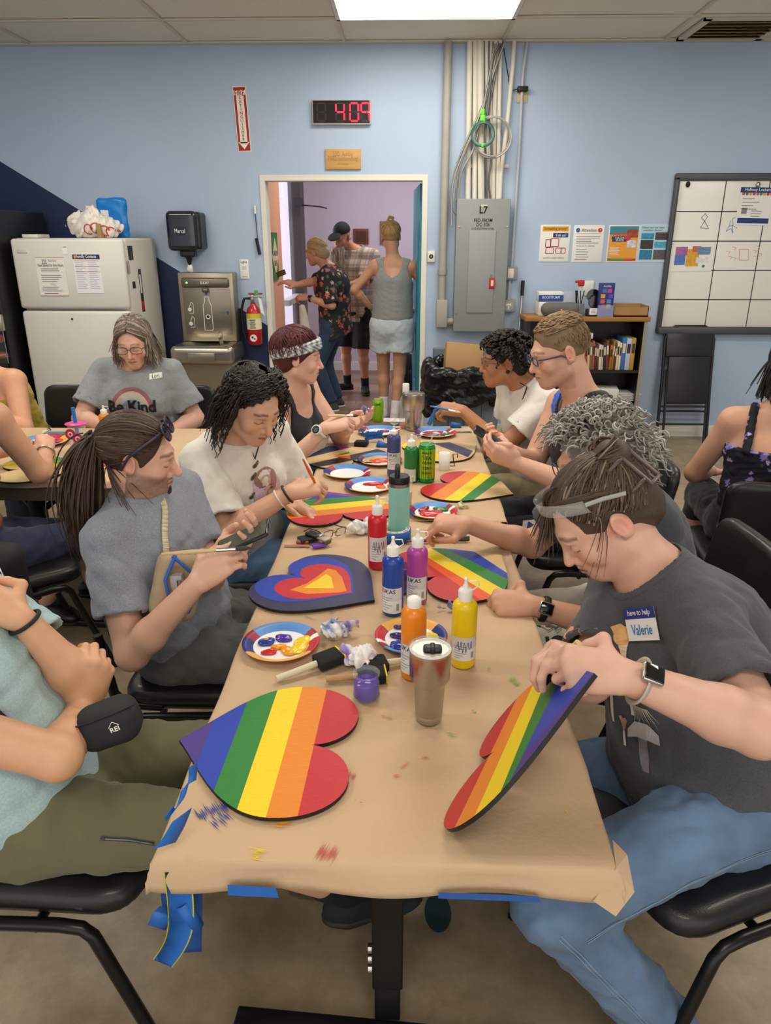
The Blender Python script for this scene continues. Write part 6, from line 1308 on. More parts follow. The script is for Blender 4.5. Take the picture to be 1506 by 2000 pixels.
def torso(g,sd,e=0,k=.05,low=True):
    w,d=g.w,g.dp
    if low: sd.ec(g.pel-g.up*.02,g.waist,.165*w+e,.115*d+e,.142*w+e,.100*d+e,g.rh,k=k)
    sd.ec(g.waist,g.chest,.142*w+e,.100*d+e,.155*w+e,.112*d+e,nrm(g.rh+g.rs),k=k)
    sd.ec(g.chest,g.neck-g.up*.07,.155*w+e,.112*d+e,.12*w+e,.075*d+e,g.rs,k=k)
    for s in (0,1): sd.rc(g.neck-g.up*.015-g.fs*.01,g.sh[s],.048+e*.7,.053*g.arm**.5+e,k=k)
    if g.bust:
        for s in (1,-1): sd.el(g.chest+g.fs*(.085*d)+g.rs*s*.072*w-g.up*.03,(.07*g.bust+e,.065*g.bust+e,.075*g.bust+e),np.stack([g.rs,g.fs,g.up],1),k=.05)
    if g.belly: sd.el(lerp(g.pel,g.waist,.65)+g.fh*.06*g.belly,(.15*w+e,.10*g.belly+e,.13+e),np.stack([g.rh,g.fh,g.up],1),k=.05)
def upperarm(g,sd,i,e=0,k=.03,t=1.,e2=None):
    a=g.arm; e2=e if e2 is None else e2; sd.rc(g.sh[i],lerp(g.sh[i],g.el[i],t),.052*a+e,.052*a+(.041*a-.052*a)*t+e2,k=k)
def forearm(g,sd,i,e=0):
    a=g.arm; m=lerp(g.el[i],g.wr[i],.28); sd.rc(g.el[i],m,.040*a+e,.041*a+e,k=.02); sd.rc(m,g.wr[i],.041*a+e,.0265*(.5+.5*a)+e,k=.02)
def leg(g,sd,i,e=0,thick=1.,lo=True,t=1.,e2=None):
    e2=e if e2 is None else e2
    sd.rc(g.hip[i],lerp(g.hip[i],g.kn[i],t),.086*thick*g.w+e,(.086+(.056-.086)*t)*thick*g.w+e2,k=.04)
    if lo: m=lerp(g.kn[i],g.an[i],.3); sd.rc(g.kn[i],m,.054*thick+e,.055*thick+e,k=.03); sd.rc(m,g.an[i],.055*thick+e,.036*thick+e2,k=.03)
def headframe(g,c,face,up=(0,0,1),s=1.):
    f=nrm(face); r=nrm(np.cross(f,up)); u=np.cross(r,f); g.hc=np.array(c,float); g.hR=np.stack([r,f,u],1); g.hs=s
def HP(g,v): return g.hc+g.hR@(np.array(v,float)*g.hs)
def headops(g,sd,nose=1.,jaw=1.,chin=1.,fat=1.,ears=True,brow=1.,neckr=.055):
    s=g.hs; R=g.hR; P=lambda *v:HP(g,v)
    E=lambda c,r,k=.02,op='u':sd.el(P(*c),np.array(r)*s,R,k=k*s,op=op)
    C=lambda a,b,ra,rb,k=.012,op='u':sd.rc(P(*a),P(*b),ra*s,rb*s,k=k*s,op=op)
    sd.rc(P(0,-.022,-.05),g.neck-g.up*.03,neckr*s,neckr*1.08,k=.035)
    E((0,-.018,.030),(.075,.096,.087)); E((0,.022,.0),(.065*fat,.073,.090)); E((0,.036,-.042),(.052*fat,.054,.060))
    for x in (-1,1):
        C((x*.050*fat*jaw,-.002,-.062),(x*.017*jaw,.068,-.098*chin),.020,.0165,.03); E((x*.040*fat,.060,-.030),(.024*fat,.024,.026))
    E((0,.076,-.097*chin),(.021*jaw,.019,.017)); C((0,-.01,-.07),(0,.05,-.088),.042*fat,.024,.03)
    C((-.030,.084,.022),(.030,.084,.022),.012*brow,.012*brow,.02)
    for x in (-1,1): E((x*.031,.098,.001),(.0175,.014,.0115),.012,'s')
    for x in (-1,1): E((x*.031,.0795,.0005),(.0138,.0133,.0128),.003)
    C((0,.090,.010),(0,.090+.0225*nose,-.033),.0075,.0112*nose**.5,.014)
    for x in (-1,1): E((x*.0125,.0965+.004*(nose-1),-.0385),(.008,.0095,.0075),.006)
    E((0,.079,-.063),(.031,.021,.026),.02)
    for x in (-1,1):
        C((0,.1015,-.0585),(x*.021,.0905,-.0625),.0055,.003,.004); C((0,.1000,-.0700),(x*.019,.0905,-.0665),.0065,.003,.004)
        if ears:
            er=nrm(A(x*1.,-.35,0)); Re=R@np.stack([er,np.cross(A(0,0,1),er),A(0,0,1)],1)@np.array([[1,0,0],[0,1,-.2],[0,.2,1]])
            sd.el(P(x*.079,-.016,-.004),A(.0085,.021,.034)*s,Re,k=.008*s); sd.el(P(x*.0865,-.012,-.001),A(.006,.011,.019)*s,Re,k=.007*s,op='s')
            E((x*.074,-.008,-.030),(.006,.008,.008),.006)
LIP='b8685f'
def facecols(g,V,skin,lip=LIP,brow='4a3626',lash='2a1d18',blush=.35,stub=None,beard=None,mous=False,open_=False,iris='4a5a5a',browz=.0285,scalp=None):
    p=((V-g.hc)@g.hR)/g.hs; x,y,z=p.T; ax=abs(x); base=np.array(lin(skin)); C=np.tile(base,(len(V),1))
    def mixin(w,c): 
        nonlocal C; w=np.clip(w,0,1)[:,None]; C=C*(1-w)+np.array(lin(c))*w
    infront=(y>.03)
    red=np.array(base)*[1.03,.72,.70]
    w=np.exp(-(((ax-.042)/.024)**2+((z+.03)/.024)**2))*(y>.035)*blush+np.exp(-((x/.016)**2+((z+.036)/.014)**2))*(y>.09)*blush+np.exp(-(((z+.004)/.026)**2))*(ax>.07)*(y<.02)*.7
    w=np.clip(w,0,.9)[:,None]; C=C*(1-w)+red*w
    # lips
    mixin((1-np.clip((ax-.017)/.008,0,1))*np.clip(1-abs(z+.0645)/(.0095-.004*np.clip(ax/.022,0,1)),0,1)**.4*(y>.083)*.9,lip)
    mixin((ax<.0225)*(abs(z+.0645-.0012*np.cos(ax*90))<.0014)*(y>.083)*.85,'5a2a28')
    # brows
    bz=browz+.004*np.clip(ax/.03,0,1)-.010*np.clip((ax-.036)/.016,0,1)
    mixin(np.clip(1-abs(z-bz)/.0052,0,1)**.6*(ax>.012)*(ax<.052)*(y>.05)*.8,brow)
    # lash line / eye
    ex=(ax-.031)/.0155
    zl=-.0052-.0025*(1-np.clip(ex,-1,1)**2)
    if open_:
        hh=.0048*(1-np.clip(ex,-1,1)**2); ins=(abs(z+.0008)<hh)&(abs(ex)<1)&(y>.06); mixin(ins*1.,'e2dcd6'); mixin(ins*(abs(ax-.031)<.0055)*1.,iris); mixin(ins*(abs(ax-.031)<.0025)*1.,'15120f'); zl=-.0008+hh
    mixin(np.clip(1-abs(z-zl)/.0022,0,1)**.5*(abs(ex)<1.02)*(y>.055)*.9,lash)
    mixin(np.exp(-((ex*1.0)**2+((z-.006)/.008)**2))*(y>.06)*.18,'7a3f38')
    if stub:
        c,amt=stub; n=.5+.5*np.sin(V[:,0]*2900)*np.sin(V[:,1]*2700+1)*np.sin(V[:,2]*3100)
        reg=np.clip(((-.032-z)/.012),0,1)*(z>-.125)*np.clip((.012-abs(z+.0645))/-.004+1,0,1)
        reg=np.clip((-.03-z+.25*np.clip(.03-y,0,.1))/.015,0,1)*(y>-.02)*np.where((abs(z+.064)<.010)&(ax<.022),0,1)*np.where((ax<.03)&(z>-.045),0,1)
        if not mous: reg*=np.where((ax<.03)&(z>-.055),.4,1)
        mixin(reg*amt*(.75+.5*n),c)
    return C
def beardops(g,sd,L=.0):
    pass
# ---- hands
def handops(sd,w,d,n,side,curl=None,thumb=None,s=1.,spread=.12,fr=1.):
    """w wrist, d finger direction, n back-of-hand normal, side +1 right / -1 left"""
    w=np.array(w,float);d=nrm(d);n=np.array(n,float);n=nrm(n-d*(n@d)); x=np.cross(n,d)*side   # x: toward the thumb
    curl=curl or [(25,30,15)]*4
    L=lambda a,b,c:w+(x*a+d*b+n*c)*s
    mc=[(.028,.090,.0),(.0095,.094,.003),(-.0095,.089,.002),(-.027,.080,-.002)]
    ln=[(.042,.025,.021),(.046,.029,.022),(.042,.027,.022),(.033,.020,.019)]; r0=[.0092,.0094,.0088,.0078]
    base=[(.013,.012,0),(.005,.01,.002),(-.006,.01,.002),(-.014,.012,-.001)]
    for b,m_ in zip(base,mc): sd.rc(L(*b),L(*m_),.0175*s,.0125*s,k=.012)
    sd.el(L(.004,.05,-.004),(.036*s,.045*s,.0165*s),np.stack([x,d,n],1),k=.015)
    sd.el(L(.022,.035,-.010),(.018*s,.032*s,.015*s),np.stack([nrm(x+d*.5),nrm(d-x*.5),n],1),k=.015)
    tips=[]
    for f in range(4):
        p=L(*mc[f]); a=0; sx=spread*(1.5-f)*.5; xd=nrm(d+x*sx); r=r0[f]*s*fr
        for j in range(3):
            a+=math.radians(curl[f][j]); v=xd*math.cos(a)-n*math.sin(a); q=p+v*ln[f][j]*s; r2=r*(.93 if j<2 else .82); sd.rc(p,q,r,r2,k=.0035 if j else .008); p=q; r=r2
        tips.append(p)
    b=L(.024,.022,-.008); t=L(*(thumb or (.050,.088,-.022))); v=t-b; D=np.linalg.norm(v); m1=ik(b,t,.042*s,.058*s,x*.8+n*.1-d*.1) if D<.1*s else lerp(b,t,.42)
    m2=lerp(m1,t,.52)+nrm(m1-lerp(b,t,.4)+1e-6)*.003
    sd.rc(b,m1,.0145*s,.0118*s,k=.012); sd.rc(m1,m2,.0112*s,.0102*s,k=.005); sd.rc(m2,t,.0102*s,.0082*s,k=.004)
    tips.append(t); return tips
def build_body(g,skin,heads=dict(),face=dict(),hands=(None,None),feet=True,res=.007,hres=.0025,fres=.0023,thick=1.,lower=True,bare_feet=False,headless=False,scale_hand=1.):
    """the whole skin as one mesh: coarse trunk and limbs, finer head and hands"""
    sd=SD(); torso(g,sd)
    for i in (0,1): upperarm(g,sd,i); forearm(g,sd,i)
    for i in (0,1):
        if lower: leg(g,sd,i,thick=thick)
    if not headless: headops(g,sd,**heads)
    hz=[]
    for i,h in enumerate(hands):
        if h is None: continue
        h=dict(h); d=nrm(h.pop('d')); n=h.pop('n'); w=g.wr[i]; g.tips=getattr(g,'tips',{}); g.tips[i]=handops(sd,w+d*.004,d,n,1 if i==0 else -1,s=h.pop('s',scale_hand),**h); hz.append((w,nrm(g.wr[i]-g.el[i])*.3+d*.7,i))
    lo,hi=sd.bounds(); parts=[]; cols=[]
    V,Q=sd.mesh(res); msk=np.ones(len(V),bool); nd=nrm(g.hR[:,2]*.6+g.up*.4) if not headless else None
    nc=None
    if not headless:
        nc=HP(g,(0,-.01,-.125)); msk&=~(((V-nc)@nd>0)&(np.linalg.norm(V-g.hc,axis=1)<.21))
    for w,d,i in hz: d=nrm(d); msk&=~(((V-w)@d>0)&(np.linalg.norm(V-w-d*.08,axis=1)<.15))
    a=keep(V,Q,msk); parts.append(a); cols.append(np.tile(lin(skin),(len(a[0]),1)))
    if not headless:
        V,Q=sd.mesh(fres,g.hc-.2,g.hc+.2); m=((V-nc)@nd>-.012)&(np.linalg.norm(V-g.hc,axis=1)<.22)
        for w,d,i in hz: m&=~(((V-w)@nrm(d)>-.01)&(np.linalg.norm(V-w-nrm(d)*.08,axis=1)<.15)) if np.linalg.norm(w-g.hc)<.3 else True
        a=keep(V,Q,m); parts.append(a); cols.append(facecols(g,a[0],skin,**face))
    for w,d,i in hz:
        d=nrm(d); c=w+d*.08; V,Q=sd.mesh(hres,c-.15,c+.15); a=keep(V,Q,((V-w)@d>-.010)&(np.linalg.norm(V-c,axis=1)<.16)); 
        cc=np.tile(lin(skin),(len(a[0]),1))
        for t in g.tips[i]:
            wt=np.clip(1.2-np.linalg.norm(a[0]-t,axis=1)/.02,0,1)[:,None]*.35; cc=cc*(1-wt)+np.array(lin(skin))*[1.05,.72,.70]*wt
        parts.append(a); cols.append(cc)
    V,Q=merge(parts); o=npmesh('body',V,Q,M_skin,g.root,np.concatenate(cols)); g.body=o; return o
M_skin=mat('d9a98c',.48,vcol=True,bump=.06,bs=260,var=.05,vs=30,name='skin')
# ---- clothes
def cloth(c,var=.06,vs=60,bump=.25,bs=350,rough=.85,sheen=.15,stretch=None): return mat(c,rough,var=var,vs=vs,bump=bump,bs=bs,sheen=sheen,stretch=stretch)
def tee(g,m,e=.012,sl=.62,es=.016,hem=None,neckr=(.075,.07,.06),neckc=(0,.015,.02),res=.006,wr=.004,seed=0,name='shirt',sleeves=True,loose=0,belly=0,hemn=None,ridge=.0025):
    sd=SD(); torso(g,sd,e+loose*.0)
    if loose: sd.ec(g.pel+g.up*.06,g.chest,.165*g.w+e+loose,.118*g.dp+e+loose,.16*g.w+e,.115*g.dp+e,g.rh,k=.05)
    if sleeves:
        for i in (0,1):
            upperarm(g,sd,i,e,t=sl,e2=es+.006); d=nrm(g.el[i]-g.sh[i]); en=lerp(g.sh[i],g.el[i],sl-.0); clip_last(sd,en,d)
    cm=(g.neck+g.up*.0,.10,.09); sd.noise(wr,22,seed,calm=cm).noise(ridge*1.7,34,seed+3,ridge=1,calm=cm).noise(ridge*.9,62,seed+5,stretch=(1,1,.45),ridge=1,calm=cm).noise(.0012,130,seed+4)
    if sleeves:
        for i in (0,1):
            d=nrm(g.el[i]-g.sh[i]); en=lerp(g.sh[i],g.el[i],sl); rr=(.052+(.041-.052)*sl)*g.arm+es-.003-wr-ridge*1.6; rr=max(rr,(.052+(.041-.052)*sl)*g.arm+.003); sd.rc(en-d*.02,en+d*.03,rr,op='s',k=.002)
    nk=g.neck+g.rs*neckc[0]+g.fs*neckc[1]+g.up*neckc[2]; sd.el(nk,neckr,np.stack([g.rs,g.fs,g.up],1),op='s',k=.006)
    hp=g.pel-g.up*.03 if hem is None else hem; sd.cut(hp,-g.up if hemn is None else hemn)
    o=soft(name,sd,res,m,g.root); 
    R3=np.stack([g.rs,g.fs,g.up],1); cs_=SD(); torso(g,cs_,e+.0025,low=False)
    if loose: cs_.ec(g.pel+g.up*.06,g.chest,.165*g.w+e+loose,.118*g.dp+e+loose,.16*g.w+e,.115*g.dp+e,g.rh,k=.05)
    cs_.el(nk,np.array(neckr)+.014,R3,op='i').el(nk,np.array(neckr)-.0015,R3,op='s',k=.003)
    soft('collar',cs_,.004,m,o)
    return o
def pants(g,m,e=.012,thick=1.,waist=.07,end=None,res=.007,wr=.004,seed=0,name='trousers',flare=0,short=None,belt=None):
    """short: fraction of the thigh (<1) or 1+fraction of the shin covered"""
    sd=SD(); sd.ec(g.pel-g.up*.03,g.pel+g.up*.10,.172*g.w+e,.125*g.dp+e,.155*g.w+e,.115*g.dp+e,g.rh,k=.04); clip_last(sd,g.pel+g.up*waist,g.up)
    for i in (0,1):
        if short is not None and short<=1:
            leg(g,sd,i,e,thick,lo=False,t=short,e2=e+flare); d=nrm(g.kn[i]-g.hip[i]); clip_last(sd,lerp(g.hip[i],g.kn[i],short),d)
        else:
            leg(g,sd,i,e,thick,lo=False); t=1 if short is None else short-1; en=lerp(g.kn[i],g.an[i],t); q=.055*thick+e
            sd.rc(g.kn[i],en,q,.05*thick+e+flare,k=.03); clip_last(sd,en,nrm(g.an[i]-g.kn[i]))
    sd.noise(wr,24,seed).noise(wr*.9,38,seed+2,ridge=1).noise(wr*.5,75,seed+6,ridge=1).noise(.0012,120,seed+4)
    return soft(name,sd,res,m,g.root)
def shoe(g,i,m,fwd=None,sole='e6e6e2',L=.25,name='shoe',res=.006,low=False):
    an=g.an[i]; f=nrm(fwd if fwd is not None else g.fh); f=nrm(f); u=A(0,0,1.) if abs(f[2])<.3 else nrm(np.cross(np.cross(f,A(0,0,1)),f)); r=np.cross(f,u); b=an-u*.075
    R=np.stack([f,r,u],1)
    sd=SD().el(b+f*.115+u*.025,(.075,.045,.038),R,k=.03).el(b-f*.015+u*.032,(.055,.036,.042),R,k=.03).rc(b+u*.035,b+f*.1+u*.03,.036,.034,k=.03)
    if not low: sd.rc(an-u*.03,an+u*.01,.043,.042,k=.02)
    sd.cut(b-u*.004,-u)
    o=soft(name,sd,res,m,g.root); s2=SD().el(b+f*.115+u*.004,(.080,.048,.018),R,k=.03).el(b-f*.015+u*.004,(.060,.040,.018),R,k=.03).bx(b+f*.05+u*.002,(.07,.034,.014),R,r=.012,k=.03); s2.cut(b-u*.006,-u); soft('sole',s2,res,mat(sole,.6),o); return o
def sock(g,i,m,top=.12,name='sock'):
    d=nrm(g.kn[i]-g.an[i]); sd=SD().rc(g.an[i]-d*.03,g.an[i]+d*top,.043,.047); clip_last(sd,g.an[i]+d*top,d); return soft(name,sd,.006,m,g.root)
# ---- hair
def sph(az,el): return A(math.cos(el)*math.sin(az),math.cos(el)*math.cos(az),math.sin(el))   # az 0 = front, + = right
def slerp(a,b,t):
    o=math.acos(max(-1,min(1,float(a@b)))); return (np.sin((1-t)*o)[:,None]*a+np.sin(t*o)[:,None]*b)/max(math.sin(o),1e-6)
HC=A(0,-.02,.034); HRAD=A(.083,.104,.095)
def strands(g,pairs,lift=(1.0,1.06),n=10,rad=HRAD,cen=HC,tail=None,jit=.0,mid=None):
    out=[]
    for a,b in pairs:
        t=np.linspace(0,1,n); d=slerp(nrm(a),nrm(b),t); l=rng.uniform(*lift); P=cen+d*rad*(l+ (0 if mid is None else mid*np.sin(PI*t)[:,None])); P=P+rng.normal(size=3)*jit; out.append(g.hc+(P*g.hs)@g.hR.T)
    return np.array(out)
def hairmesh(g,capsd,tb,col,res=.004,var=.25,name='hair',cols2=None,grey=0,greyc='b8b4ae',rough=.5):
    """cap surface + tubes (list of (P,R,n)) coloured strand by strand"""
    parts=[];C=[]; base=np.array(lin(col))
    if capsd is not None:
        V,Q=capsd.mesh(res); parts.append((V,Q)); C.append(np.tile(base*.92,(len(V),1)))
    for P,R,n in tb:
        V,Q=tubes(P,R,n); parts.append((V,Q)); N=len(P); k=len(V)//N; f=rng.uniform(1-var,1+var*1.3,(N,1)); c=base*f
        if grey: m=rng.random(N)<grey; c[m]=np.array(lin(greyc))*rng.uniform(.7,1.15,(m.sum(),1))
        C.append(np.repeat(c,k,0))
    V,Q=merge(parts); return npmesh(name,V,Q,mat('ffffff',rough,vcol=True,bump=.35,bs=220,stretch=None,name='hair'),g.root,np.concatenate(C))
def taper(N,M_,r,r1=.35,r0=.6):
    t=np.linspace(0,1,M_); p=np.where(t<.3,r0+(1-r0)*t/.3,1-(1-r1)*(t-.3)/.7); return rng.uniform(.7,1.25,(N,1))*r*p[None]
def curls(g,roots,length,drop,rad=.008,turns=3,n=22,out=.02,r=.0022,grav=(0,0,-1),dirs=None):
    """helical locks from head-local root points"""
    P=[]
    for k,v in enumerate(roots):
        p0=HP(g,v); nd=nrm(g.hR@((v-HC)/HRAD)); L=length*rng.uniform(.7,1.25); t=np.linspace(0,1,n)
        gv=np.array(grav,float); path=p0[None]+nd[None]*(out*np.sin(t*PI*.6))[:,None]+gv[None]*(L*t**1.4*drop)[:,None]+nd[None]*(L*(1-drop)*t)[:,None]
        a=rng.uniform(0,6.28)+t*turns*6.28*rng.uniform(.8,1.2); T=nrm(gv*drop+nd*(1-drop)); u=nrm(np.cross(T,nrm(rng.normal(size=3)))); w=np.cross(T,u)
        rr=rad*rng.uniform(.6,1.2)*np.clip(t*4,0,1); path=path+rr[:,None]*(np.cos(a)[:,None]*u+np.sin(a)[:,None]*w); P.append(path)
    return np.array(P)
def capsd(g,els,cuts=(),noise=None):
    sd=SD()
    for c,r in els: sd.el(HP(g,c),np.array(r)*g.hs,g.hR,k=.02)
    for c,r in cuts: sd.el(HP(g,c),np.array(r)*g.hs,g.hR,k=.012,op='s')
    if noise: sd.noise(*noise)
    return sd
def glasses(g,col='2a2a30',w=.138,lh=.034,y=.108,z=.002,alpha=.14,fr=.0018,tint='dfe6ea'):
    return spectacles('eyeglasses',HP(g,(0,y,z)),g.hR[:,1],g.hR[:,2],parent=g.root,w=w*g.hs,lh=lh,col=col,alpha=alpha,fr=fr,temple=.12*g.hs,spread=1.13,lens=tint)
def watch(g,i,col,facec,t=.86,sq=True,band=.02,face_n=None):
    a=lerp(g.el[i],g.wr[i],t); d=nrm(g.wr[i]-g.el[i]); n=nrm(face_n-d*(np.array(face_n)@d)); s=np.cross(d,n); r=.0325*(.5+.5*g.arm)
    P=[a+(n*math.cos(q)+s*math.sin(q))*r for q in np.linspace(0,2*PI,24,endpoint=False)]
    w=MB().tube(P,.009,mat(col,.5),n=6,closed=True,flat=.3).build('watch',g.root); w2=MB()
    c=a+n*(r+.004); W=frame(c,s,d)
    if np.dot(np.array(W.to_3x3()@Vector((0,0,1))),n)<0: W=frame(c,-s,d)
    if sq: w2.box((0,0,0),(.034,.038,.011),mat('c9c4bc',.25,metal=.9),W,bev=.005); w2.box((0,0,.0045),(.029,.033,.004),mat('0d0d10',.1,coat=.5),W,bev=.003)
    else: w2.lathe([(.022,-.006),(.022,.005),(.018,.006),(.0005,.006)],mat(col,.4),W,n=24); w2.disc(0,0,.017,mat('0d0d10',.15),W,.0065); w2.disc(0,0,.011,mat('3a3f46',.3),W,.0068)
    w2.build('watch_case',w)

def HLINE(az): return float(np.interp(abs(az),[0,.6,.95,1.25,1.5,1.8,2.5,3.15],[.64,.55,.22,-.02,.16,-.22,-.52,-.62]))
def push_out(g,P,k=1.02,rad=HRAD,cen=HC):
    q=((P-g.hc)@g.hR/g.hs-cen)/rad; l=np.linalg.norm(q,axis=-1,keepdims=True); q=np.where(l<k,q/np.maximum(l,1e-6)*k,q); return g.hc+((cen+q*rad)*g.hs)@g.hR.T
def hang(P,L,n=8,out=0,wave=0,g=(0,0,-1),spread=.0):
    """continue strands downward from their ends"""
    e=P[:,-1]; t=np.linspace(0,1,n+1)[1:]; ln=L*rng.uniform(.75,1.15,(len(P),1,1)) ; dv=P[:,-1]-P[:,-2]; dv=dv/(np.linalg.norm(dv,axis=1,keepdims=True)+1e-9)
    G=np.array(g,float)[None,None]; T=e[:,None]+ln*t[None,:,None]*(G*(t[None,:,None]**.5)+dv[:,None]*(1-t[None,:,None]**.5)*.6)+rng.normal(size=(len(P),1,3))*spread*t[None,:,None]
    return np.concatenate([P,T],1)
def sweep(g,P,amin=1.0,rate=2.2,part=0.):
    """turn locks that start over the forehead round to the sides of the face"""
    q=(P-g.hc)@g.hR/g.hs; x,y=q[...,0]-part,q[...,1]+.02; r=np.hypot(x,y); az=np.arctan2(x,y); s=np.where(az[:,:1]>=0,1,-1); t=np.linspace(0,1,P.shape[1])[None]
    amin=amin+rng.uniform(0,.75,(len(P),1)); tgt=abs(az[:,:1])+(amin-abs(az[:,:1]))*np.clip(t*rate,0,1); a=np.maximum(abs(az),np.where(abs(az[:,:1])<amin,tgt,0*amin+1.12)); r=np.where(r>.085,.085+.55*(r-.085),r); r=np.clip(r,.02,.15)
    q[...,0]=part+r*np.sin(a)*s; q[...,1]=r*np.cos(a)-.02; return g.hc+(q*g.hs)@g.hR.T
def faceout(g,face=((0,.105,-.02),(.082,.078,.122)),ears=True):
    c=[face]
    if ears: c+=[((-.09,-.010,-.012),(.03,.024,.036)),((.09,-.010,-.012),(.03,.024,.036))]
    return c
def dbg(n,g):
    if DBG:
        q=lambda p:pr_(p)
        print(n,'neck',q(g.neck),'head',q(g.hc) if hasattr(g,'hc') else '','sh',q(g.sh[0]),q(g.sh[1]),'el',q(g.el[0]),q(g.el[1]),'wr',q(g.wr[0]),q(g.wr[1]),'hip',q(g.hip[0]),q(g.hip[1]),'kn',q(g.kn[0]),q(g.kn[1]),'an',q(g.an[0]),q(g.an[1]),'headw',np.round(getattr(g,'hc',0),2),'elw',np.round(g.el,2).tolist(),'len',[round(float(np.linalg.norm(a-b)),2) for a,b in ((g.sh[0],g.el[0]),(g.el[0],g.wr[0]),(g.sh[1],g.el[1]),(g.el[1],g.wr[1]),(g.hip[0],g.kn[0]),(g.kn[0],g.an[0]),(g.hip[1],g.kn[1]),(g.kn[1],g.an[1]))])
def strap(name,P,w,m_,target,parent,n=14,push=.004,nrmdir=None,th=.003):
    """a flat strap laid over a garment through the given points"""
    P=[Vector(p) for p in P]; pts=[]
    for a,b_ in zip(P[:-1],P[1:]):
        for k in range(n): pts.append(a.lerp(b_,k/n))
    pts.append(P[-1]); out=[];ns=[]
    for p in pts:
        h=target.find_nearest(p)
        if h[0] is None: continue
        nn=(p-h[0]); nn=nn.normalized() if nn.length>1e-5 and nn.dot(h[1])>0 else h[1]; out.append(h[0]+nn*push); ns.append(nn)
    for _ in range(4):
        out=[out[0]]+[(out[k-1]+out[k]*2+out[k+1])/4 for k in range(1,len(out)-1)]+[out[-1]]; ns=[ns[0]]+[(ns[k-1]+ns[k]*2+ns[k+1]).normalized() for k in range(1,len(ns)-1)]+[ns[-1]]
    mb=MB()
    for k in range(len(out)-1):
        d=(out[k+1]-out[k]); 
        if d.length<1e-6: continue
        d.normalize(); s0=d.cross(ns[k]).normalized()*w/2; s1=d.cross(ns[k+1]).normalized()*w/2; mb.quad([out[k]-s0,out[k+1]-s1,out[k+1]+s1,out[k]+s0],m_)
    bmesh.ops.remove_doubles(mb.bm,verts=mb.bm.verts[:],dist=1e-4)
    for f in mb.bm.faces: f.smooth=True
    o=mb.build(name,parent); o.modifiers.new('s','SOLIDIFY').thickness=th; return o
CURL_PINCH=[(45,50,25),(50,55,30),(55,60,35),(60,60,40)]; CURL_HOLD=[(40,50,30),(45,55,30),(50,55,35),(55,55,35)]; FIST=[(70,85,50),(75,88,55),(78,88,55),(80,85,55)]; SOFT=[(18,25,12),(22,28,15),(26,30,16),(30,32,18)]
def jeans(c): return mat(c,.85,var=.26,vs=9,bump=.3,bs=420,sheen=.1)
# ---------------------------------------------------------------- mushroom shirt (near right)
g=fig('person with brown hair in a clip, grey mushroom shirt and blue jeans, painting a heart',(.66,1.30,.545),(.53,1.42,.995),(-.85,-.5,0),(-.97,-.26,0),bend=(.04,.02,0),shw=.14,w=1.08,dp=1.15,arm=1.12,bust=.95,belly=1.0,shl=(0,0,-.03))
headframe(g,(.42,1.45,1.10),(-.74,-.10,-.66),(-.6,.0,.8),1.0)
arms(g,(Y(1165,1300,1.14),(.1,.6,-.7)),(Y(1225,1322,1.03),(.75,-.3,-.35)),ua=.27,fa=.24)
legs(g,((.62,1.55,.14),(-1,.0,.5)),((.585,1.05,.09),('at',(.275,1.0,.515))))
dbg('VAL',g); VAL=g
build_body(g,'d8ab96',dict(fat=1.06,nose=1.0,chin=.97),dict(brow='43342a',lip='b06a62',blush=.35),hands=(dict(d=(-.8,-.2,.45),n=(.3,.35,.85),curl=[(45,50,30),(50,55,35),(55,55,35),(58,55,35)],thumb=(.03,.085,-.045)),dict(d=(-.85,.05,.12),n=(-.1,-.6,.8),curl=[(58,58,30),(66,64,40),(72,68,45),(76,70,45)],thumb=(.040,.075,-.040))))
S=tee(g,cloth('484a50',.24,320),sl=.78,es=.03,loose=.012,neckr=(.088,.085,.07),neckc=(0,.02,.015),hem=g.pel-g.up*.05,seed=3,wr=.005)
Pn=pants(g,jeans('5c7696'),e=.012,seed=4,wr=.005,waist=.08,short=1.93,flare=.008)
TP=bvh(Pn); SMc=mat('86a0bd',.8)
sl_=lambda a,b_,o_,n=8:[lerp(a,b_,k/n)+o_ for k in range(n+1)]
for o1,o2 in ((A(0,-.10,-.035),A(.0,-.07,.0)),(A(0,-.10,-.029),A(.005,-.07,.005))): strap('seam',sl_(g.hip[1]+A(.08,.02,.03),g.kn[1],o1)[:-1],.0016,SMc,TP,Pn,n=5,push=.001,th=.0006); strap('seam',sl_(g.kn[1],g.an[1],o2),.0016,SMc,TP,Pn,n=5,push=.001,th=.0006)
shoe(g,0,mat('3b3d38',.7,bump=.3,bs=200),(-.3,.1,-.0)); shoe(g,1,mat('3f4a3c',.7,bump=.3,bs=200),(-.6,-.75,0)); sock(g,0,mat('55564a',.9)); sock(g,1,mat('55564a',.9))
T=bvh(S); u=-g.rs; 
m=MB(); m.rect(0,0,.083,.066,M_white,None,0); m.rect(0,.022,.083,.022,mat('2b3486',.5),None,.0008); m.text('here to help',0,.022,.016,M_white,None,.0016,width=.06,bold=.01); m.text('Valerie',0,-.011,.03,mat('2b7ac0',.5),None,.0012,width=.055,bold=.008)
flat_on('name_tag',m,(1257,1218),g.up+g.rs*.15,T,S,off=.007)
m=MB(); ckA='d9a077';ckB='c9bfb0';ckC='b9b0b4'
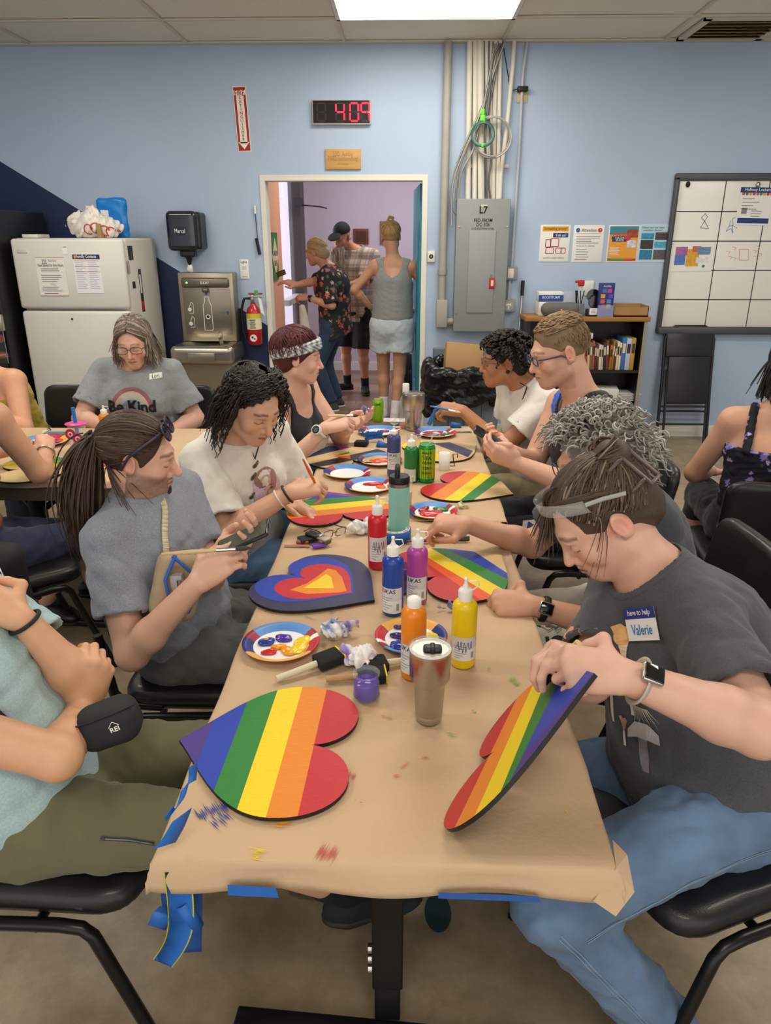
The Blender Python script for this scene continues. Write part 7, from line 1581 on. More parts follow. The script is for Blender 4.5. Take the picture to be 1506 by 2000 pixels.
def mush(x,y,w,h,c1,c2,fl=0,z=0):
    m.quad([(x-w*.12,y),(x+w*.12,y),(x+w*.16,y+h*.7),(x-w*.16,y+h*.7)],mat(c2,.8,var=.15,vs=60),None) if not z else None
    P=[(x-w/2,y+h*.62),(x-w*.46,y+h*.8),(x-w*.2,y+h),(x+w*.2,y+h),(x+w*.46,y+h*.8),(x+w/2,y+h*.62),(x+w*.2,y+h*.68),(x-w*.2,y+h*.68)] if not fl else [(x-w*.12,y+h*.5),(x-w*.5,y+h*.95),(x-w*.2,y+h*1.0),(x,y+h*.93),(x+w*.25,y+h*1.0),(x+w*.5,y+h*.92),(x+w*.12,y+h*.5)]
    m.quad([(a,b_,.0006) for a,b_ in P],mat(c1,.8,var=.2,vs=50),None)
CURM=1; mush(-.075,.055,.055,.075,'d9926a','e0bfa0',1); mush(-.035,.06,.05,.07,'8f6a7a','cfc0b4'); mush(.02,.05,.055,.08,'dba56e','e6cfae',1); mush(-.03,.015,.04,.05,'b09aa8','c9c0bc'); mush(.012,-.06,.035,.06,'c8beb4','d5cec6'); mush(-.055,-.09,.03,.09,'c87a5a','e0c8b8'); mush(-.02,-.13,.03,.06,'d0a890','e6d8cc',1); mush(.035,-.17,.085,.10,'bcb4b6','8a8488')
for k in range(14): m.quad([(.02+.003*k,-.035,.0004),(.0225+.003*k,-.035,.0004),(.016+.005*k,-.085+.02*abs(math.sin(k*2.1)),.0004)],mat('c8c6b4',.8),None)
drape('mushroom_print',m,lerp(g.pel,g.neck,.56)+g.fs*.15-g.rs*.02,nrm(u+g.fs*-.25),g.up,T,S,off=.003)
watch(g,1,'b9b0a2',None,t=.90,face_n=(-.1,-.5,.85))
# hair
cs=capsd(g,[(HC,HRAD),((0,-.08,-.02),(.062,.05,.068))],faceout(g),(.003,60,3)); cs.el(HP(g,(.0,-.095,.092)),np.array((.046,.04,.036)),g.hR,k=.02)
st=[]; bun=sph(PI,.75)
prs=[(a,bun+rng.normal(size=3)*.12) for a in hl_els(850,-.08)]
P=strands(g,prs,(1.0,1.07),12); st.append((P,taper(len(P),12,.0026,.5,.8),4))
bc=HP(g,(0,-.095,.092)); th=rng.uniform(0,6.28,70); B=[]
for a in th:
    q=np.linspace(0,rng.uniform(2,5),14); r0=rng.uniform(.022,.044); tl=rng.uniform(-.6,.6); B.append(bc[None]+(g.hR@np.stack([r0*np.cos(q+a),r0*.85*np.sin(q+a),.02*np.sin(q+tl)+rng.uniform(-.018,.022)+0*q])).T)
B=np.array(B); st.append((B,taper(len(B),14,.003),5))
for side in (-1,1):
    if side>0: P=strands(g,[(sph(-.35+rng.uniform(-.1,.1),1.05),sph(rng.uniform(.25,.6),rng.uniform(.5,.66))) for _ in range(60)],(1.04,1.14),8,mid=.05); P=hang(P,.09,9,spread=.012); st.append((P,taper(len(P),17,.0028,.25),5))
    P=strands(g,[(nrm(sph(-rng.uniform(0,.5),HLINE(0)+.02)),sph(-rng.uniform(1.2,1.9),.35)) for _ in range(60)],(1.02,1.07),10,mid=.03); st.append((P,taper(len(P),10,.0024,.4),4))
    P=strands(g,[(sph(side*1.0,.7),sph(side*1.30,.15)) for _ in range(7)],(1.03,1.07),6); P=hang(P,.13,9,spread=.012); st.append((P,taper(len(P),15,.0016,.2),4))
hairmesh(g,cs,st,'4a392d',var=.4,grey=.07,greyc='8a7a6a')
nn_=nrm(A(-.62,-.70,.42)); ua_=nrm(np.cross(A(.35,0,1),nn_)); ub_=np.cross(nn_,ua_); W=frame(HP(g,(-.045,-.118,.062)),g.hR@ub_,g.hR@-ua_); m=MB(); bm_=mat('5b4a48',.35)
for a,b_,w_,h_ in ((0,.017,.1,.008),(0,-.017,.1,.008),(-.046,0,.008,.04),(.046,0,.008,.04)): m.box((a,b_,0),(w_,h_,.008),bm_,W,bev=.002)
for s in (-1,1): m.tube([(s*.03,.02,0),(s*.03,.045,.012),(s*.03,.055,-.015)],.004,bm_,n=5,M=W)
m.build('hair_clip',g.root)
sh=MB(); V=[];Fc=[]
for k in range(25):
    q=-1.25+2.5*k/24
    for zz,ex in ((.094,.99),(.122,.95)): p_=A(.090*ex*math.sin(q),-.02+.112*ex*math.cos(q)-.02*0,zz-.028*(1-math.cos(q))*1.5); V.append(tuple(HP(g,p_+A(0,.0,.0))))
    if k: Fc.append([2*k-2,2*k,2*k+1,2*k-1])
sh.raw(V,Fc,glass('f2f4f4',.03,.16),None,True); so=sh.build('safety_glasses',g.root); so.modifiers.new('s','SOLIDIFY').thickness=.0015
for s_ in (-1,1): MB().tube([HP(g,(s_*.087,.015,.085)),HP(g,(s_*.090,-.02,.072)),HP(g,(s_*.088,-.06,.05))],.005,glass('c9c9c9',.1,.5),n=6,flat=.35).build('temple',so)
# brush in hand
tp=(Y(1095,1325,1.02)); brush(Y(1131,1256,1.09),Y(1056,1330,1.12),'foam','dcb98a','black foam brush held over the raised rainbow heart',None,.006)
# ---------------------------------------------------------------- ponytail
g=fig('person with a long brown ponytail and grey tee, holding a phone and brush',(-.65,1.92,.545),(-.735,1.89,.985),(1,-.1,0),(.93,-.35,0),shw=.155,w=1.0,dp=1.05)
headframe(g,Y(270,890,1.88),(.92,.20,-.22),(.2,0,.97),.92)
arms(g,(Y(384,1140,1.60),('at',Y(258,1278,1.62))),(Y(422,1086,1.70),(-.2,.6,-.8)))
legs(g,((-.22,1.78,.10),(.6,0,1)),((-.22,2.05,.10),(.6,0,1)))
dbg('PON',g); PON=g
build_body(g,'d9ab93',dict(nose=1.28,jaw=.95,fat=.97),dict(brow='3b2c24',lip='b5776c',stub=('4a382e',.62),mous=True,blush=.3),hands=(dict(d=(.72,.12,.62),n=(-.45,-.85,.25),curl=[(55,55,25),(48,55,30),(45,50,30),(40,45,30)],thumb=(.03,.085,-.045)),dict(d=(.8,-.1,.42),n=(.35,.35,-.85),curl=[(30,40,25)]*4,thumb=(.045,.075,-.03))))
S=tee(g,cloth('878d98',.26,320),sl=.66,es=.03,loose=.012,neckr=(.072,.07,.055),neckc=(0,.012,.025),hem=g.pel-g.up*.06,seed=5,wr=.005)
pants(g,cloth('5c5f5e',.06,30,.2,200),e=.02,seed=6,wr=.007,waist=.06,short=1.2)
cs=capsd(g,[(HC,HRAD)],faceout(g),(.002,60,3)); tie=sph(PI,-.12)
prs=[(a,nrm(tie+rng.normal(size=3)*.07)) for a in hl_els(850,-.06)]
P=strands(g,prs,(1.0,1.04),12); st=[(P,taper(len(P),12,.0024,.7,.8),4)]
t0=HP(g,HC+tie*HRAD*1.06); n=300; d0=rng.normal(size=(n,3))*.010; q=np.linspace(0,1,16); back=-g.hR[:,1]
ctr=t0[None]+back[None]*(.05*np.sin(q*1.9))[:,None]+A(0,0,-1)[None]*(.285*q**1.25)[:,None]+A(.0,-.35,0)[None]*(.06*q)[:,None]
P=ctr[None]+d0[:,None]*(1+1.7*np.sin(q*PI*.8))[None,:,None]+rng.normal(size=(n,1,3))*.006*q[None,:,None]; st.append((P,taper(n,16,.0030,.2,.9),4))
P=strands(g,[(sph(1.6,-.25),sph(2.2,-.6)) for _ in range(14)],(1.0,1.05),5); P=hang(P,.16,8,spread=.02,g=(.45,-.25,-1)); st.append((P,taper(14,13,.0018,.3),4))
hairmesh(g,cs,st,'46352a',var=.4,grey=.04,greyc='7a6450')
MB().tube(ring_:=[tuple(t0+g.hR@A(.018*math.cos(a),0,.018*math.sin(a))) for a in np.linspace(0,6.28,16)[:-1]],.006,M_black,n=6,closed=True).build('hair_tie',g.root)
sd=SD().el(HP(g,(0,.083,-.108)),np.array((.024,.018,.018)),g.hR).el(HP(g,(0,.098,-.088)),np.array((.012,.008,.014)),g.hR,k=.015).noise(.0012,300,2); soft('goatee',sd,.0025,mat('3f3028',.8,bump=.8,bs=500),g.root)
sg=empty('sunglasses_holder',(0,0,0),'x','x') if 0 else None
def shades(g,c,fwd,up,col='2b2038',w=.142):
    spectacles('sunglasses',HP(g,c),g.hR@nrm(fwd),g.hR@nrm(up),parent=g.root,w=w,lh=.042,col=col,alpha=.92,fr=.003,temple=.15,spread=1.12,lens='2a2036')
shades(g,(0,.075,.102),A(0,.72,.62),A(0,-.62,.78))
# sling bag on the chest
c=Y(345,1145,1.70); W_=[g.rs,g.fs,g.up]
t=empty('sling_bag',c,'tan sling bag with blue zip worn across the grey tee','bag')
fn=nrm(A(.55,-.75,.25)); rt_=nrm(np.cross(fn,A(0,0,1))); up_=np.cross(rt_,fn); R_=np.stack([rt_,fn,up_],1)
sd=SD().bx(c,(.062,.03,.088),R_@np.array([[.93,0,-.36],[0,1,0],[.36,0,.93]]),r=.028).noise(.003,60,4).el(c+fn*.035,(.032,.03,.06),R_,op='s',k=.008); soft('pouch',sd,.005,mat('a8977a',.85,bump=.3,bs=300,var=.08,vs=40),t)
m=MB(); 
for s in (-1,1): m.tube([c+rt_*(-s*.004)+up_*.085+fn*.03,c+rt_*(s*.036)+up_*.03+fn*.036,c+rt_*(s*.034)-up_*.03+fn*.036,c+rt_*(s*.006)-up_*.07+fn*.034],.0045,mat('2a63c0',.5),n=6)
m.build('zip_edge',t); m=MB(); m.box(c+fn*.012+up_*.01,(.03,.02,.05),mat('d9d9dc',.5)); m.cyl(c+fn*.02-up_*.04,c+fn*.03+up_*.02,.006,M_steel); m.build('contents',t)
TB=bvh(S)
SM=mat('cdbf9f',.8,bump=.3,bs=400)
strap('strap',[c-rt_*.05-up_*.05+fn*.03,Y(255,1190,1.66),Y(215,1200,1.72),g.chest-g.fs*.2-g.up*.1],.034,SM,TB,t); strap('strap',[c+up_*.09,Y(318,1030,1.80),g.neck+g.fs*.03-g.rs*.09+g.up*.05,g.neck-g.fs*.1-g.rs*.06],.016,SM,TB,t)
# phone and brush
W=frame(Y(474,1052,1.66),nrm(A(.86,.0,.42)),nrm(A(-.12,.95,.18))); t=tag(MB().box((0,0,0),(.15,.072,.011),mat('17181b',.25),W,bev=.006).build('phone'),'black phone held by the ponytailed person','phone'); MB().rect(0,0,.138,.064,mat('4a5248',.15),W,.0058).build('screen',t)
brush(Y(316,1082,1.56),Y(493,1070,1.60),'round','c9b184','tan paint brush held between the fingers of the ponytailed person','3a3634',.0055)
# ---------------------------------------------------------------- curly
g=fig('person with long black curly hair and a white portrait tee, painting with an orange brush',(-.64,2.60,.545),(-.59,2.47,1.02),(1,-.25,0),(.75,-.66,0),bend=(-.03,.02,0),shw=.158,w=1.05,dp=1.1,bust=1.05)
headframe(g,Y(492,790,2.37),(.66,-.56,-.50),(.3,-.25,.9),.98)
arms(g,(Y(566,962,2.24),(-.3,-.5,-.8)),(Y(575,985,2.46),(.2,.6,-.8)))
legs(g,((-.25,2.42,.10),(.6,0,1)),((-.25,2.68,.10),(.6,0,1)))
dbg('CUR',g); CUR=g
build_body(g,'d6a688',dict(nose=1.15,fat=1.08),dict(brow='261b16',lip='b0665c',blush=.2),hands=(dict(d=(.8,.35,.12),n=(-.15,-.5,.85),curl=CURL_PINCH,thumb=(.03,.09,-.04)),dict(d=(.7,-.6,-.1),n=(.2,.3,.9),curl=SOFT)),fres=.003,hres=.003)
S=tee(g,cloth('e6e2da',.04,40,.2),sl=.86,es=.042,loose=.022,neckr=(.10,.085,.06),neckc=(0,.015,.03),hem=g.pel+g.up*.03,seed=9,wr=.006)
pants(g,jeans('6487ad'),e=.02,seed=10,wr=.004,short=1.25,flare=.01)
T=bvh(S); u=-g.rs; m=MB(); E_=lambda x,y,rx,ry,c,z=0,ro=0: m.quad([(x+rx*math.cos(a)*math.cos(ro)-ry*math.sin(a)*math.sin(ro),y+rx*math.cos(a)*math.sin(ro)+ry*math.sin(a)*math.cos(ro),z) for a in np.linspace(0,6.283,20)[:-1]],mat(c,.85,var=.1,vs=40),None)
E_(0,.0,.062,.085,'dcc0d0'); E_(0,.045,.048,.042,'a87f78',.0006); E_(0,.005,.04,.06,'d9b29e',.0012); E_(-.032,.035,.013,.035,'a37a72',.0018,.25); E_(.032,.035,.013,.035,'a37a72',.0018,-.25)
for s in (-1,1): E_(s*.016,.012,.0075,.003,'5a4a4a',.0024); E_(s*.016,.024,.010,.002,'7a5a50',.0024,-.15*s)
E_(0,-.008,.004,.012,'c4977f',.0022); E_(0,-.026,.011,.004,'b5635f',.0024)
for x,y,r in ((-.05,.07,.5),(-.075,.01,-.3),(.055,-.06,.3),(-.03,.105,.2)): E_(x,y,.011,.007,'4f4a3a',.001,r); E_(x+.012,y+.006,.009,.006,'6a6242',.0014,r+.6)
m.text('Belle',0,-.095,.035,mat('c07a98',.8),None,.001,width=.10,rot=.08)
drape('portrait_print',m,lerp(g.pel,g.neck,.62)+g.fs*.15-g.rs*.025,u,g.up,T,S,off=.002)
cs=capsd(g,[(HC,HRAD*.99)],[((0,.112,-.02),(.078,.08,.122))],(.003,55,3))
rts=[]
while len(rts)<430:
    a=rng.uniform(-PI,PI); e=rng.uniform(HLINE(a)+.02,1.5)
    if abs(a)<.35 and e<.95: continue
    d=sph(a,e); rts.append(HC+d*HRAD*1.02)
lenl=.26; P=curls(g,rts,lenl,.86,rad=.0085,turns=6,n=34,out=.035,r=.003); P=push_out(g,P,1.08); P=sweep(g,P,1.12,3.2,-.012); P=push_out(g,P,1.06)
W2=[]
for s_ in (-1,1):
    Q_=strands(g,[(sph(-.15+s_*rng.uniform(0,.12),rng.uniform(.62,1.25)),sph(s_*rng.uniform(1.05,1.6),rng.uniform(-.05,.35))) for _ in range(90)],(1.03,1.12),16); tt=np.linspace(0,1,16)[None,:,None]; Q_=Q_+.0045*np.sin(tt*26+rng.uniform(0,6,(90,1,1)))*rng.normal(size=(90,1,3)); W2.append(Q_)
W2=np.concatenate(W2)
hairmesh(g,cs,[(P,taper(len(P),34,.0036,.4),4),(W2,taper(len(W2),16,.0036,.6),4)],'231c19',var=.45,rough=.4)
m=MB(); m.tube([g.neck+g.rs*.07+g.up*.045,g.neck+g.fs*.07+g.up*.0-g.up*.01,g.neck+g.fs*.105-g.up*.06,g.neck+g.fs*.07-g.rs*.06],.0025,M_black,n=5); m.build('necklace',g.root)
for tt,c_ in ((.84,'d8d0c4'),(.96,'2a2422')):
    a=lerp(g.el[0],g.wr[0],tt); d=nrm(g.wr[0]-g.el[0]); n_u=nrm(np.cross(d,A(0,0,1))); n_v=np.cross(d,n_u); MB().tube([a+(n_u*math.cos(q)+n_v*math.sin(q))*.031 for q in np.linspace(0,6.283,20)[:-1]],.004,mat(c_,.4),n=6,closed=True).build('bracelet',g.root)
brush(Y(592,897,2.22),Y(631,975,2.30),'round','d9691f','orange paint brush held over the rainbow heart','c86a3a',.005)
# ---------------------------------------------------------------- red hair
g=fig('person with short dark red hair, patterned headband and black tank top',(-.62,3.36,.545),(-.50,3.24,1.035),(1,-.2,0),(.93,-.36,0),shw=.142,w=.95,dp=1.0,arm=.95,bust=.9)
headframe(g,Y(583,697,3.2),(.95,.16,-.15),(.1,0,1),.91)
arms(g,(Y(634,836,2.98),(-.3,-.4,-.9)),(Y(668,832,3.14),(.2,.7,-.8)))
legs(g,((-.2,3.2,.10),(.6,0,1)),((-.2,3.45,.10),(.6,0,1)))
dbg('RED',g); RED=g
build_body(g,'ddb09a',dict(nose=1.1,fat=1.05),dict(brow='7a4a3a',lip='b8665e',open_=True),hands=(dict(d=(.85,.3,.2),n=(-.1,-.5,.85),curl=CURL_HOLD,thumb=(.03,.09,-.04)),dict(d=(.8,-.3,.2),n=(.2,.4,-.8),curl=SOFT)),fres=.003,hres=.003)
def tank(g,m,e=.01,neckr=(.085,.10,.13),neckc=(0,.04,-.02),arm_r=.085,arm_in=.035,name='tank_top',seed=0,back=None,res=.006,hem=None,loose=0,armz=-.03):
    sd=SD(); torso(g,sd,e)
    if loose: sd.ec(g.pel+g.up*.06,g.chest,.165*g.w+e+loose,.118*g.dp+e+loose,.16*g.w+e,.115*g.dp+e,g.rh,k=.05)
    sd.noise(.003,28,seed).noise(.002,60,seed+1,ridge=1)
    R=np.stack([g.rs,g.fs,g.up],1)
    for i,s in ((0,1),(1,-1)): sd.el(g.sh[i]+g.rs*s*arm_in+g.up*armz,(arm_r,arm_r*1.4,arm_r*1.25),R,op='s',k=.006)
    sd.el(g.neck+g.rs*neckc[0]+g.fs*neckc[1]+g.up*neckc[2],neckr,R,op='s',k=.006)
    if back: sd.el(g.neck-g.fs*.08+g.up*.0,back,R,op='s',k=.006)
    sd.cut(g.pel-g.up*.03 if hem is None else hem,-g.up); return soft(name,sd,res,m,g.root)
tank(g,cloth('23262b',.05,50,.15),seed=12)
pants(g,jeans('4f6f8f'),e=.014,seed=13)
cs=capsd(g,[((0,-.026,.036),(.088,.108,.100)),((0,-.06,-.025),(.074,.062,.06))],faceout(g,((0,.12,-.045),(.075,.075,.10)),False),(.003,60,5)); crown=sph(PI,1.15)
prs=[]
for k in range(420):
    a=rng.uniform(-PI,PI); e=HLINE(a)-.12 if abs(a)>1.1 else HLINE(a)+.05; prs.append((nrm(crown+rng.normal(size=3)*.25),sph(a+.1,e+rng.uniform(-.1,.1))))
P=strands(g,prs,(1.05,1.16),10,mid=.06); prs=[(sph(a,.15+rng.uniform(-.1,.2)),sph(a+rng.normal()*.1,rng.uniform(-.75,-.3))) for a in list(rng.uniform(1.75,PI,110))+list(-rng.uniform(1.75,PI,110))]; P2=strands(g,prs,(1.03,1.10),7,mid=.03); hairmesh(g,cs,[(P,taper(len(P),10,.0034,.3),5),(P2,taper(len(P2),7,.0036,.3),5)],'4f1a1f',var=.35,rough=.4)
pts=[]
for k in range(40):
    a=2*PI*k/40; pts.append(HP(g,A(.087*math.sin(a),-.018+.111*math.cos(a),.040+.040*math.cos(a))))
sd=SD()
ub_=g.hR@nrm(A(0,-.35,1))
for k in range(40): p0_,p1_=np.array(pts[k]),np.array(pts[(k+1)%40]); sd.rc(p0_-ub_*.015,p0_+ub_*.015,.0055,k=.012); sd.rc((p0_+p1_)/2-ub_*.015,(p0_+p1_)/2+ub_*.015,.0055,k=.012)
V,Q=sd.mesh(.003); C_=np.tile(lin('9aa3ab'),(len(V),1)); q=np.sin(V[:,0]*210+2*np.sin(V[:,2]*160))*np.sin(V[:,2]*230+V[:,1]*90); C_[q>.3]=lin('d9d3c6'); C_[q<-.45]=lin('4f5a66'); npmesh('headband',V,Q,mat('ffffff',.8,vcol=True,bump=.4,bs=150),g.root,C_)
watch(g,0,'d9d6d0',None,t=.9,sq=False,face_n=(-.2,-.75,.6))
m=MB(); P=[]
for k in range(60):
    t_=rng.uniform(.15,.8); a=rng.uniform(0,6.28); c=lerp(g.sh[0],g.el[0],t_); d=nrm(g.el[0]-g.sh[0]); uu=nrm(np.cross(d,A(0,0,1))); vv=np.cross(d,uu); nn=uu*math.cos(a)+vv*math.sin(a)
    if nn@nrm(CAM-c)<0: continue
    r=(.0497+(.0389-.0497)*t_)+.001; W=frame(c+nn*r,d,np.cross(nn,d)); s_=rng.uniform(.006,.014); m.disc(0,0,s_,mat(['5a7a8a','8a5a6a','4a5a6a','b0787a','6a8a6a'][k%5],.6),W,0,n=7,ry=s_*.5)
m.build('tattoo',g.root)
brush(Y(640,812,2.98),Y(700,812,3.05),'round','d9c39a','pale wooden brush held by the red haired person',None,.006)
# ---------------------------------------------------------------- Be Kind
g=fig('person with long grey brown hair, glasses and a grey Be Kind rainbow tee',(-1.46,4.02,.545),(-1.455,3.93,1.03),(.08,-1,0),(.06,-1,0),shw=.178,w=1.22,dp=1.25,arm=1.12,bust=1.15,belly=1.1)
headframe(g,Y(261,668,3.86),(.05,-.9,-.32),(0,-.3,1),1.0)
arms(g,(Y(207,832,3.62),(-.9,.1,-.6)),(Y(322,850,3.74),(.5,.3,-.8)))
legs(g,((-1.5,3.5,.10),(0,-.6,1)),((-1.25,3.5,.10),(0,-.6,1)))
dbg('LOR',g); LOR=g
build_body(g,'d9a994',dict(fat=1.1),dict(brow='7a6656',lip='b06a62',blush=.5),hands=(dict(d=(.5,-.7,-.2),n=(.1,-.2,.95),curl=CURL_HOLD),dict(d=(-.6,-.7,-.2),n=(0,-.2,.95),curl=CURL_HOLD)),fres=.0032,hres=.0035,res=.008)
S=tee(g,cloth('8d9398',.14,160),sl=.74,es=.036,loose=.012,neckr=(.095,.10,.06),neckc=(0,.02,.02),hem=g.pel-g.up*.03,seed=15,wr=.006,res=.007)
pants(g,cloth('2c2f3a'),e=.014,seed=16)
T=bvh(S); u=-g.rs; m=MB()
for r0,r1,c_ in ((.115,.095,'8f5f66'),(.095,.077,'b9a79a'),(.077,.058,'a9adb0'),(.058,.036,'7f95ad')):
    n=20
    for k in range(n):
        a,b_=PI*k/n,PI*(k+1)/n; m.quad([(r1*math.cos(a),r1*math.sin(a),0),(r0*math.cos(a),r0*math.sin(a),0),(r0*math.cos(b_),r0*math.sin(b_),0),(r1*math.cos(b_),r1*math.sin(b_),0)],mat(c_,.85),None)
m.text('Be Kind',0,.022,.085,mat('17181a',.8),None,.0045,width=.25,bold=.035)
drape('rainbow_print',m,lerp(g.pel,g.neck,.60)+g.fs*.18,u,g.up,T,S,off=.002)
m=MB(); m.rect(0,0,.062,.026,M_white,None); m.text('Lori',0,0,.026,mat('2f8a5a',.6),None,.001,width=.035,bold=.01); drape('name_tag',m,Y(290,755,3.7),u,g.up,T,S,off=.003)
glasses(g,'4a3038',lh=.036)
cs=capsd(g,[(HC,HRAD*1.03)],faceout(g,((0,.112,-.02),(.080,.082,.122)),False),(.002,60,3)); st=[]
for side in (-1,1):
    prs=[(sph(rng.uniform(0,1)*PI*side*.0+side*rng.uniform(.0,.08) if k%2 else side*(PI-rng.uniform(0,.15)),rng.uniform(.72,1.5)),sph(side*rng.uniform(1.25,2.9),-.1+rng.uniform(-.1,.1))) for k in range(220)]
    P=strands(g,prs,(1.04,1.12),10); P=hang(P,.13,8,spread=.018,g=(side*-.12,.12,-1)); st.append((P,taper(len(P),18,.004,.35,.8),5))
    P=strands(g,[(sph(side*.05,rng.uniform(.60,1.2)),sph(side*rng.uniform(1.0,1.35),rng.uniform(-.05,.25))) for _ in range(110)],(1.06,1.12),10); P=hang(P,.12,8,spread=.012,g=(side*-.0,.1,-1)); st.append((P,taper(len(P),18,.0036,.35,.8),5))
hairmesh(g,cs,st,'6f5f50',var=.35,grey=.22,greyc='b5ada2')
# ---------------------------------------------------------------- mustard
g=fig('person in a mustard off shoulder top with bare shoulder, cut off by the picture edge',(-2.20,4.02,.545),(-2.27,3.88,.98),(-.15,-1,0),(-.25,-.97,0),shw=.17,w=1.1,dp=1.1,arm=1.15)
headframe(g,(-2.37,3.80,1.16),(-.3,-.9,-.3),(0,-.2,1),1.0)
arms(g,((-2.5,3.6,.80),(-.9,.2,-.5)),((-2.15,3.52,.80),(.6,.2,-.8)))
legs(g,((-2.2,3.5,.10),(0,-.6,1)),((-2.0,3.5,.10),(0,-.6,1)))
dbg('MUS',g); MUS=g
build_body(g,'d9a07f',hands=(dict(d=(0,-1,-.1),n=(0,0,1),curl=SOFT),dict(d=(-.2,-1,-.1),n=(0,0,1),curl=SOFT)),fres=.005,hres=.005,res=.008)
sd=SD(); torso(g,sd,.018); sd.noise(.006,45,3).noise(.003,110,5,ridge=1); sd.cut(lerp(g.pel,g.neck,.74),g.up).cut(g.pel-g.up*.05,-g.up); soft('off_shoulder_top',sd,.007,cloth('b09a2c'),g.root)
pants(g,cloth('3a3a44'),e=.014,seed=16)
cs=capsd(g,[(HC,HRAD*1.04),((0,-.06,-.05),(.075,.06,.09))],faceout(g),(.004,60,3)); hairmesh(g,cs,[],'3a2a20')
# ---------------------------------------------------------------- navy
e_=Z(76,922,.785); p_=A(-1.66,2.50,.555)
g=fig('person in navy top and navy trousers with a silver bracelet at the side table',p_,(p_[0]-.02,p_[1]-.02,1.03),(.85,.5,0),(.75,.65,0),shw=.16,w=1.05,dp=1.05,arm=1.05,bust=1)
headframe(g,g.neck+A(.03,.05,.18),(.6,.7,-.4),(.1,.1,1),1.0)
s_=g.sh[0]; g.sh[0]=e_+nrm(Y(-28,795,e_[1]-.10)-e_)*.27
arms(g,(Y(90,884,e_[1]+.20),('at',e_)),(e_+A(-.2,.25,.03),(-.4,.7,-.6)))
an=Z(92,1172,.09); legs(g,(an,("at",Y(140,1052,2.72))),(an+A(.12,.22,0),("at",Y(165,1042,2.90))))
dbg('NAV',g); NAV=g
build_body(g,'d5a184',hands=(dict(d=(-.35,.8,.45),n=(.3,-.3,.9),curl=CURL_HOLD),dict(d=(.2,1,-.1),n=(0,0,1),curl=SOFT)),fres=.005,hres=.0035)
sd=SD(); torso(g,sd,.012); sd.noise(.004,35,3).noise(.003,70,5,ridge=1); 
for i,s in ((0,1),(1,-1)): sd.el(g.sh[i]+g.rs*s*.03+g.up*.0,(.08,.12,.10),np.stack([g.rs,g.fs,g.up],1),op='s',k=.006)
sd.cut(lerp(g.pel,g.neck,.86),g.up).cut(g.pel-g.up*.03,-g.up); soft('navy_top',sd,.006,cloth('20263f',.05,40),g.root)
pants(g,cloth('2c3350',.05,30,.15),e=.016,seed=18,wr=.005,short=1.22,waist=.10)
MB().tube([g.pel+g.up*.085+(g.rh*.165*math.cos(a)+g.fh*.125*math.sin(a))*1.12 for a in np.linspace(0,6.283,28)[:-1]],.016,mat('7a4a2c',.5),n=6,closed=True,flat=.4).build('belt',g.root)
for i in (0,1): shoe(g,i,mat('15151a',.35),(.75,-.35,0) if i==0 else (.8,.3,0),low=True,sole='1a1a1a',name='flat_shoe')
a=lerp(g.el[0],g.wr[0],.93); d=nrm(g.wr[0]-g.el[0]); n_u=nrm(np.cross(d,A(0,0,1))); n_v=np.cross(d,n_u); MB().tube([a+(n_u*math.cos(q)+n_v*math.sin(q))*.036 for q in np.linspace(0,6.283,24)[:-1]],.0045,M_steel,n=6,closed=True).build('bracelet',g.root)
cs=capsd(g,[(HC,HRAD*1.04)],faceout(g),(.004,60,3)); hairmesh(g,cs,[],'3a2c22')
brush(Y(57,852,e_[1]+.26),Y(63,888,e_[1]+.24),'flat','c9b070','short tan brush held by the bracelet hand','8a8a4a',.006)
# ---------------------------------------------------------------- teal
g=fig('person in a light teal tee and olive trousers with crossed arms, nearest the camera',(-.78,1.24,.545),(-.95,1.22,.945),(1,.05,0),(.98,-.1,0),bend=(-.02,0,0),shw=.165,w=1.0,dp=1.05,arm=1.0)
headframe(g,(-.94,1.22,1.105),(.93,.1,-.25),(.2,0,1),1.0)
arms(g,(Y(162,1378,1.31),("at",Y(114,1480,1.10))),(Y(42,1208,1.30),('at',Y(166,1342,1.33))))
legs(g,((-.12,1.34,.16),('at',(-.40,1.11,.57))),((-.25,1.50,.10),('at',(-.38,1.34,.57))))
dbg('TEA',g); TEA=g
build_body(g,'d8a582',hands=(dict(d=(.35,.35,.85),n=(.6,-.65,.2),curl=[(55,60,35),(60,65,40),(65,65,40),(70,65,40)],thumb=(.035,.075,-.035)),dict(d=(-.65,-.1,.5),n=(.45,-.5,.6),curl=CURL_HOLD)),fres=.006)
S=tee(g,cloth('a6c1c6',.14,220),sl=.52,es=.03,loose=.02,neckr=(.08,.075,.06),hem=g.pel-g.up*.05,seed=21,wr=.006)
pants(g,cloth('67664a',.05,20,.15),e=.016,seed=22,wr=.005,waist=.05,short=1.35)
shoe(g,0,mat('22242a',.7,bump=.5,bs=150),(.85,.3,-.25),sole='2a2a2c'); shoe(g,1,mat('22242a',.7,bump=.5,bs=150),(.85,.2,0),sole='2a2a2c'); sock(g,0,mat('1b1d24',.9)); sock(g,1,mat('1b1d24',.9))
a=lerp(g.el[1],g.wr[1],.95); d=nrm(g.wr[1]-g.el[1]); n_u=nrm(np.cross(d,A(0,0,1))); n_v=np.cross(d,n_u); MB().tube([a+(n_u*math.cos(q)+n_v*math.sin(q))*.033 for q in np.linspace(0,6.283,24)[:-1]],.0045,mat('26262a',.8),n=6,closed=True).build('hair_tie',g.root)
cs=capsd(g,[(HC,HRAD*1.04)],faceout(g),(.004,60,3)); hairmesh(g,cs,[],'3a2c22')
c=Y(212,1412,1.20); t=empty('waist_pack',c,'black waist pack on the lap above the olive trousers','bag')
rx=nrm(A(.9,.3,.25)); up_=nrm(A(-.25,.1,1)); fy_=np.cross(up_,rx); R_=np.stack([rx,fy_,up_],1)
